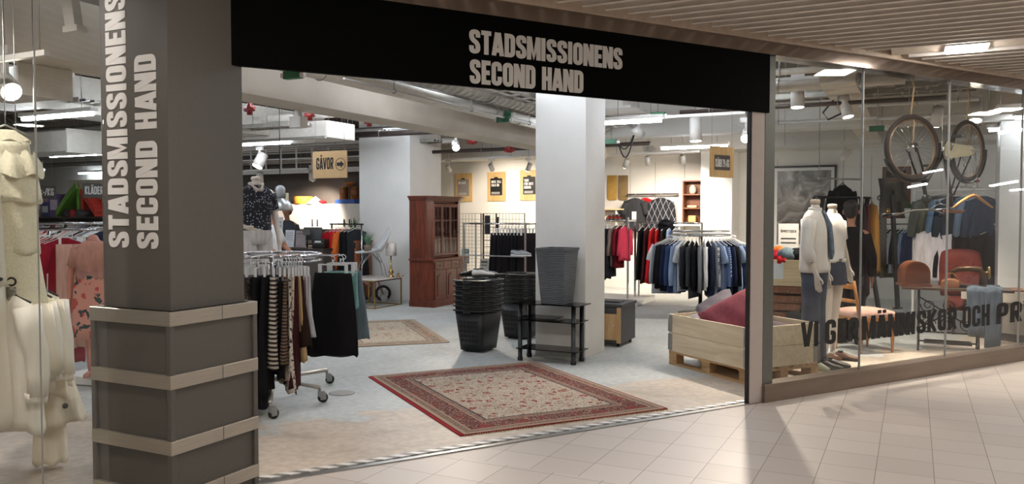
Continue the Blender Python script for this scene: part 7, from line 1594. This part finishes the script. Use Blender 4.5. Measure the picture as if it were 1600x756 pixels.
# ================================================================== SEWING TABLE GROUP
qa = D(1412, 448, 9.55); q = Vector((qa.x, qa.y, 0)); TZ = .745; LT = 1.12; DT = .44
t = thing('sewing_table', 'cast iron treadle sewing machine table with a dark top', 'table', q, BR - .02)
MB().box(-.02, LT, 0, DT, TZ - .03, TZ).build('table_top', wood('dark_table_wood', (60, 42, 32), (92, 66, 48), 5, .4, 'X'), t, bevel=.004)
MB().loft([[(x, y, z) for y, z in ((.02, TZ - .012), (DT - .02, TZ - .012), (DT - .02, TZ + .004), (.02, TZ + .004))] for x in (LT - .02, LT + .10)], smooth=False).build('flap', m_darkglass if False else m_brown, t)
m_iron = M('cast_iron', (44, 38, 34), .5, .4, var=.15)
def scroll(cx_, cz_, r_, a0, turns, y, s=1):
    n = int(14 * turns); return [(cx_ + s * r_ * (1 - .75 * i / n) * cos(a0 + 2 * pi * turns * i / n), y, cz_ + r_ * (1 - .75 * i / n) * sin(a0 + 2 * pi * turns * i / n)) for i in range(n + 1)]
for xs, s in ((.16, 1), (LT - .34, -1)):
    fr_ = MB(); 
    for y0_, sg in ((.04, 1), (DT - .04, -1)):
        pts = [(xs - .05 * s * 0, y0_, TZ - .03), (xs, y0_ + sg * .04, .62), (xs, y0_ + sg * .10, .42), (xs, y0_ + sg * .06, .22), (xs, y0_ - sg * .02, .05), (xs, y0_ - sg * .05, .02)]
        fr_.tube(pts, .013, 7)
    fr_.tube([(xs, .10, .42), (xs, DT - .10, .42)], .011, 6).tube([(xs, .06, .24), (xs, DT - .06, .24)], .011, 6)
    fr_.tube([(xs, .09, .42), (xs, DT / 2, .66), (xs, DT - .09, .42)], .010, 6).tube([(xs, .08, .24), (xs, DT / 2, .40), (xs, DT - .08, .24)], .010, 6)
    for cy_, cz_ in ((.15, .55), (DT - .15, .55), (.16, .32), (DT - .16, .32)): fr_.tube([(xs, cy_ + .055 * (1 - .07 * i) * cos(i * .7), cz_ + .055 * (1 - .07 * i) * sin(i * .7)) for i in range(11)], .007, 5)
    fr_.build('side_frame', m_iron, t)
    for y_ in (.0, DT): MB().cyl((xs - .012, y_, .018), (xs + .012, y_, .018), .018, n=12).build('foot_roller', m_iron, t)
lt_ = MB(); xa_, xb_ = .16, LT - .34; yb_ = DT - .06
lt_.tube([(xa_, yb_, .18), (xb_, yb_, .18)], .011, 6).tube([(xa_, yb_, .60), (xb_, yb_, .22)], .010, 6).tube([(xa_, yb_, .22), (xb_, yb_, .60)], .010, 6)
for i in range(6): lt_.tube(scroll(xa_ + .1 + (xb_ - xa_ - .2) * (i % 3) / 2, .28 + .22 * (i // 3), .085, i, 1.5, yb_), .007, 5)
lt_.build('rear_lattice', m_iron, t)
w = MB().ring((xb_ + .06, .16, .36), .155, .013, 32, 7, (1, 0, 0))
for i in range(5): a = i * 2 * pi / 5; w.tube([(xb_ + .06, .16, .36), (xb_ + .06, .16 + .08 * cos(a + .4), .36 + .08 * sin(a + .4)), (xb_ + .06, .16 + .15 * cos(a), .36 + .15 * sin(a))], .008, 5)
w.build('fly_wheel', m_iron, t)
tr = MB().box(xa_ + .06, xb_ - .06, .06, .08, .08, .095).box(xa_ + .06, xb_ - .06, .34, .36, .08, .095).box(xa_ + .06, xa_ + .08, .06, .36, .08, .095).box(xb_ - .08, xb_ - .06, .06, .36, .08, .095)
for i in range(7): tr.tube([(xa_ + .07, .09 + i * .042, .088), (xb_ - .07, .09 + i * .042, .088)], .006, 5)
tr.tube([(xa_, .21, .088), (xb_, .21, .088)], .010, 6); tr.build('treadle', m_iron, t)
Rt = Matrix.Rotation(BR - .02, 4, 'Z')
def ontab(x, y, z=0): return q + Rt @ Vector((x, y, TZ + z))
t = thing('sewing_machine_case', 'arched brown wooden machine case on the left end of the sewing table', 'case', ontab(-.01, .04), BR - .02 + .28)
m_cse = wood('case_wood', (104, 58, 36), (140, 82, 52), 5, .4, 'X'); CWx, CDy, CH = .38, .26, .30
arch = [(0, .02), (CWx * .8, .02)]; prof = [(0, .03)] + [(CWx * .40 * (1 - cos(a)), .16 + (CH - .16) * sin(a)) for a in [pi * i / 14 for i in range(15)]] + [(CWx * .8, .03)]
MB().prism(prof, -CDy, 0).xf(Matrix.Rotation(pi / 2, 4, 'X')).build('arched_cover', m_cse, t, bevel=.006); MB().box(-.015, CWx * .8 + .015, -.012, CDy + .012, 0, .03).build('base', m_cse, t, bevel=.004)
inn = [(CWx * .8 * .5 + (x - CWx * .4) * .86, .045 + (z - .03) * .86) for x, z in prof]; MB().prism(inn, 0, .004).xf(Matrix.Rotation(pi / 2, 4, 'X')).build('front_panel', wood('case_wood_dark', (88, 46, 28), (116, 64, 40), 5, .4, 'X'), t); MB().cbox((CWx * .8 + .006, CDy / 2, .12), (.012, .06, .03)).build('lock_plate', m_brass, t)
t = thing('handbag', 'small tan leather bag lying between the wooden case and the jeans', 'bag', ontab(.40, .06), BR + .1)
MB().loft([[(x, y, z) for y, z in ((0, 0), (.10, 0), (.085, .07 + h_), (.05, .09 + h_), (.015, .07 + h_))] for x, h_ in ((0, .0), (.05, .02), (.13, .02), (.18, .0))]).build('bag_body', M('tan_leather', (158, 100, 56), .45), t, bevel=.006); MB().tube([(.02, .05, .09), (.06, .03, .17), (.12, .03, .17), (.20, .05, .06), (.30, .02, .02)], .007, 6).build('strap', M('tan_leather', (158, 100, 56), .45), t); MB().ball((.02, -.004, .06), .012).build('clasp', m_brass, t)
t = thing('sewing_machine', 'old dark sewing machine with a brass-coloured hand wheel on the table', 'sewing machine', ontab(.46, .22), BR)
MB().box(0, .40, -.08, .08, 0, .035).build('bed', m_iron, t, bevel=.006); MB().tube([(.36, 0, .03), (.36, 0, .16), (.33, 0, .21), (.22, 0, .22), (.10, 0, .21), (.05, 0, .18), (.05, 0, .08)], [.045, .036, .036, .032, .032, .03, .018], 10).build('arm', M('dark_gilt', (84, 62, 40), .35, .5), t)
MB().ring((.42, 0, .18), .062, .014, 24, 8, (1, 0, 0)).cyl((.38, 0, .18), (.43, 0, .18), .018, n=12).build('hand_wheel', m_brass, t); MB().cyl((.05, 0, .08), (.05, 0, .04), .005, n=6).build('needle_bar', m_chrome, t)
# jeans over the front of the table
t = thing('jeans', 'faded blue jeans draped over the front edge of the sewing table', 'jeans', ontab(.66, .0), BR - .02)
mj = M('faded_denim', (94, 106, 120), .9, var=.3, scale=9, bump=.8, stretch=(3, 3, .6))
for x0_, sd, L_ in ((0.0, 1, .52), (.17, 2, .66)):
    r = random.Random(sd); rg = []
    path = [(.36, .012), (.2, .018), (.05, .02), (-.005, .012), (-.03, -.03), (-.038, -.15), (-.036, -.3), (-.034, -.45), (-.03, -L_)]
    for i, (y, z) in enumerate(path):
        hw = .095 - .0012 * i * i * .2; nx_, nz_ = (0, 1) if i < 3 else ((-.7, .7) if i == 3 else (-1, 0)); ring = []
        for a in [2 * pi * j / 18 for j in range(18)]:
            cx_ = hw * cos(a); th_ = .012 * sin(a) + .007 * sin(3 * a + i * .8 + sd) ; ring.append((x0_ + .085 + cx_ + .006 * sin(i + sd), y + nx_ * th_, z + nz_ * th_))
        rg.append(ring)
    MB().loft(rg).build('leg', mj, t)
MB().box(-.0, .34, .34, .38, .002, .03).build('waistband', mj, t, bevel=.008)
# red armchair, ledge
pr_ = D(1513, 440, 10.95); t = thing('armchair', 'red buttoned velvet armchair behind the sewing table', 'armchair', (pr_.x, pr_.y, 0), radians(-14)); m_vel = M('red_velvet', (104, 32, 20), .75, var=.22, scale=6)
def pad(w_, h_, d_, cx_, cz_, buttons):
    n = 16; vs = []; fs = []
    for s in (1, -1):
        for j in range(n + 1):
            for i in range(n + 1):
                x = -1 + 2 * i / n; z = -1 + 2 * j / n; e = max(0, (1 - abs(x) ** 5) * (1 - abs(z) ** 5)) ** .4; cx2 = x * (1 - .10 * max(0, z) ** 2); y = -s * d_ * e
                if s == 1:
                    for bx_, bz_ in buttons: y += .045 * math.exp(-(((x - bx_) / .13) ** 2 + ((z - bz_) / .13) ** 2))
                vs.append((cx_ + cx2 * w_ * (1 - .06 * (abs(z) ** 6)), y, cz_ + z * h_ * (1 - .12 * abs(x) ** 4 * (z > 0))))
    m = (n + 1) ** 2
    for s in (0, 1):
        for j in range(n):
            for i in range(n): a = s * m + j * (n + 1) + i; f = (a, a + 1, a + n + 2, a + n + 1); fs.append(f if s == 0 else f[::-1])
    return MB().add(vs, fs, True)
BT = [(x, z) for z in (.35, -.15, -.6) for x in (-.55, 0, .55)] + [(x, z) for z in (.1, -.38) for x in (-.28, .28)]
o = pad(.28, .33, .09, 0, .80, BT).build('backrest', m_vel, t, (0, .22, 0)); o.rotation_euler = (-.16, 0, 0)
mb = MB()
for x, z in BT: mb.ball((x * .27, -.055, .80 + z * .33), .012)
o2 = mb.build('buttons', m_vel, o)
MB().loft([ell(.32, .27, .27, 0, -.05), ell(.36, .30, .30, 0, -.05), ell(.44, .30, .30, 0, -.05), ell(.48, .24, .24, 0, -.05)]).build('seat', m_vel, t)
for s in (-1, 1): MB().tube([(s * .30, .2, .60), (s * .34, .0, .60), (s * .34, -.22, .58), (s * .32, -.26, .45), (s * .29, -.24, .3)], .022, 8).build('armrest', m_brown, t)
for x in (-.22, .22):
    for y in (-.24, .17): MB().cyl((x, y, .33), (x * 1.1, y * 1.1, 0), .022, .014).build('leg', m_brown, t)
qa = D(1503, 452, 10.6); qb = D(1625, 452, 9.8); dv = qb - qa; ang = atan2(dv.y, dv.x); zz = qa.z
t = thing('display_ledge', 'pale-topped low display ledge at the right end of the window', 'ledge', (qa.x, qa.y, 0), ang); MB().box(0, 1.2, -.02, .45, zz - .12, zz + .02).build('ledge_top', m_pine if False else M('pale_ledge', (214, 202, 186), .5), t, bevel=.004); MB().box(0.04, 1.18, .03, .43, .10, zz - .12).build('front_panel', M('greige_panel', (150, 142, 132), .6), t); MB().box(.06, 1.16, .06, .41, 0, .10).build('plinth', m_dark, t)

# ================================================================== BICYCLE hung upside down behind the glass
m_tyre = M('tyre', (52, 42, 38), .7, var=.15); m_bfr = M('bicycle_black', (30, 28, 27), .35, .2); m_rim = M('rusty_rim', (150, 124, 104), .35, .8, var=.2); m_crm = M('cream_enamel', (206, 192, 150), .4)
pw = D(1425, 231, 8.28); pv = D(1512, 236, 8.85); dv = pv - pw; dv.z = 0; ang = atan2(dv.y, dv.x); wb = dv.length
t = thing('bicycle', 'old bicycle hanging upside down behind the right window', 'bicycle', (pw.x, pw.y, pw.z), ang); dz = pv.z - pw.z; RW = .335
def wheel(cx_, cz_, turn, nm):
    i_ = MB(); ax = Matrix.Rotation(turn, 3, 'Z') @ Vector((0, 1, 0)); o = i_.ring((0, 0, 0), RW - .02, .024, 48, 8, ax).build('tyre', m_tyre, t, (cx_, 0, cz_))
    MB().ring((0, 0, 0), RW - .05, .011, 48, 6, ax).build('rim', m_rim, o); sp = MB(); sp.cyl(tuple(ax * -.045), tuple(ax * .045), .048, n=14); e = Vector((cos(turn), sin(turn), 0))
    for k in range(28):
        a = 2 * pi * k / 28; a2 = a + .5 * (1 if k % 2 else -1); s = .03 if k % 4 < 2 else -.03
        sp.tube([tuple(ax * s + (e * cos(a2) + Vector((0, 0, 1)) * sin(a2)) * .02), tuple((e * cos(a) + Vector((0, 0, 1)) * sin(a)) * (RW - .05))], .0016, 4)
    sp.build('spokes', m_chrome, o); return o, ax, e
of, axf, ef = wheel(0, 0, -.28, 'front'); orr, axr, er = wheel(wb, dz, 0, 'rear')
# points in the bicycle frame plane (x along, z up; it hangs upside down)
BBx, BBz = wb - .46, dz - .02; HTx, HTz = .26, -.50; STx, STz = wb - .30, -.53
f = MB(); f.tube([(HTx - .03, 0, HTz + .13), (BBx, 0, BBz)], .024, 8).tube([(HTx + .01, 0, HTz - .02), (STx, 0, STz + .06)], .021, 8).tube([(BBx, 0, BBz), (STx, 0, STz - .06)], .022, 8).tube([(HTx - .05, 0, HTz + .19), (HTx + .02, 0, HTz - .06)], .02, 8)
for s in (-1, 1): f.tube([(BBx, s * .03, BBz), (wb, s * .06, dz)], .010, 6).tube([(STx, s * .02, STz + .06), (wb, s * .06, dz)], .009, 6)
f.build('frame', m_bfr, t)
fk = MB()
for s in (-1, 1): o_ = axf * (s * .06); fk.tube([(o_.x, o_.y, 0), (o_.x + .08, o_.y, -.14), (o_.x * .8 + .19, o_.y * .8, -.33)], .011, 6)
fk.tube([(axf.x * .06 + .19, axf.y * .06, -.33), (-axf.x * .06 + .19, -axf.y * .06, -.33)], .014, 6).tube([(.19, 0, -.33), (HTx + .03, 0, HTz - .10)], .014, 6).build('fork', m_bfr, t)
hbz = HTz - .16; MB().tube([(HTx - .16, -.28, hbz - .02), (HTx - .10, -.24, hbz - .02), (HTx + .0, -.14, hbz + .02), (HTx + .04, 0, hbz + .03), (HTx + .0, .14, hbz + .02), (HTx - .10, .24, hbz - .02), (HTx - .16, .28, hbz - .02)], .011, 8).build('handlebar', M('dull_steel', (110, 106, 102), .45, .7), t)
for s in (-1, 1): MB().cyl((HTx - .16, s * .28, hbz - .02), (HTx - .27, s * .31, hbz - .03), .017, n=10).build('grip', m_black, t)
o = MB().lathe([(.015, 0), (.04, .02), (.05, .065), (0, .065)], 18).xf(Matrix.Rotation(pi / 2, 4, 'Y').inverted()).build('headlamp', m_blackm, t, (HTx + .02, -.03, HTz - .02))
MB().tube([(BBx + .10 * cos(a) if abs(cos(a)) < 2 else 0, -.045, BBz + .10 * sin(a)) for a in [2 * pi * i / 20 for i in range(20)]], .008, 6, closed=True).cyl((BBx, -.06, BBz), (BBx, .06, BBz), .024, n=12).build('chainring', m_chrome, t)
MB().loft([[(BBx - .08 + (wb + .10 - BBx) * q_, y, BBz + (dz - BBz) * q_ + z) for y, z in ((-.065, -hh), (-.045, -hh), (-.045, hh), (-.065, hh))] for q_, hh in ((0, .06), (.1, .085), (.5, .065), (.9, .05), (1, .02))], smooth=False).build('chain_guard', m_crm, t)
for s, dz_ in ((-1, .15), (1, -.15)):
    MB().tube([(BBx, s * .07, BBz), (BBx - .06 * s, s * .08, BBz + dz_)], .009, 6).build('crank', m_chrome, t); MB().box(BBx - .06 * s - .05, BBx - .06 * s + .05, s * .08 + (0 if s > 0 else -.09), s * .08 + (.09 if s > 0 else 0), BBz + dz_ - .012, BBz + dz_ + .012).build('pedal', m_black, t)
def guard(cx_, cz_, ax, e, a0, a1, nm):
    mb = MB(); pts = [a0 + (a1 - a0) * i / 20 for i in range(21)]; rg = []
    for a in pts:
        d = e * cos(a) + Vector((0, 0, 1)) * sin(a); rg.append([d * (RW + .02) + ax * w_ + d * (-.012 if abs(w_) > .02 else 0) for w_ in (-.032, -.018, 0, .018, .032)] + [d * (RW + .014) + ax * w_ + d * (-.012 if abs(w_) > .02 else 0) for w_ in (.032, 0, -.032)])
    mb.loft(rg).build(nm, m_bfr, t, (cx_, 0, cz_))
guard(0, 0, axf, ef, radians(-160), radians(10), 'front_mudguard'); guard(wb, dz, axr, er, radians(-185), radians(5), 'rear_mudguard')
MB().loft([[(STx - .10 + x, y, STz - .10 - z) for y, z in ((-w_, 0), (w_, 0), (w_ * .7, .035), (-w_ * .7, .035))] for x, w_ in ((-.04, .02), (.06, .035), (.15, .075), (.22, .085), (.25, .06))]).build('saddle', m_brown, t); MB().cyl((STx, 0, STz - .05), (STx + .01, 0, STz - .12), .012, n=8).build('seat_post', m_chrome, t)
rk = MB()
for y in (-.06, 0, .06): rk.tube([(wb - .22, y, dz - RW - .06), (wb + .18, y, dz - RW - .06)], .006, 5)
rk.tube([(wb - .22, -.06, dz - RW - .06), (wb - .22, .06, dz - RW - .06)], .006, 5).tube([(wb + .18, -.06, dz - RW - .06), (wb + .18, .06, dz - RW - .06)], .006, 5)
for s in (-1, 1): rk.tube([(wb + .02, s * .07, dz), (wb + .10, s * .06, dz - RW - .06)], .005, 5)
rk.build('luggage_rack', m_chrome, t)
MB().cyl((wb + .19, 0, dz - RW + .02), (wb + .22, 0, dz - RW + .02), .025, n=12).build('rear_lamp', M('red_lens', (140, 30, 28), .3), t)
m_rope = M('tan_rope', (178, 148, 108), .9)
for cx_, cz_ in ((0, 0), (wb, dz)):
    MB().tube([(cx_ + .01 * sin(i), .02 * cos(i * 2), cz_ + (3.5 - pw.z - cz_) * i / 10) for i in range(11)], .009, 6).build('rope', m_rope, t); MB().ring((cx_, 0, cz_), .04, .012, 16, 6, (1, .2, 0)).build('rope_knot', m_rope, t)
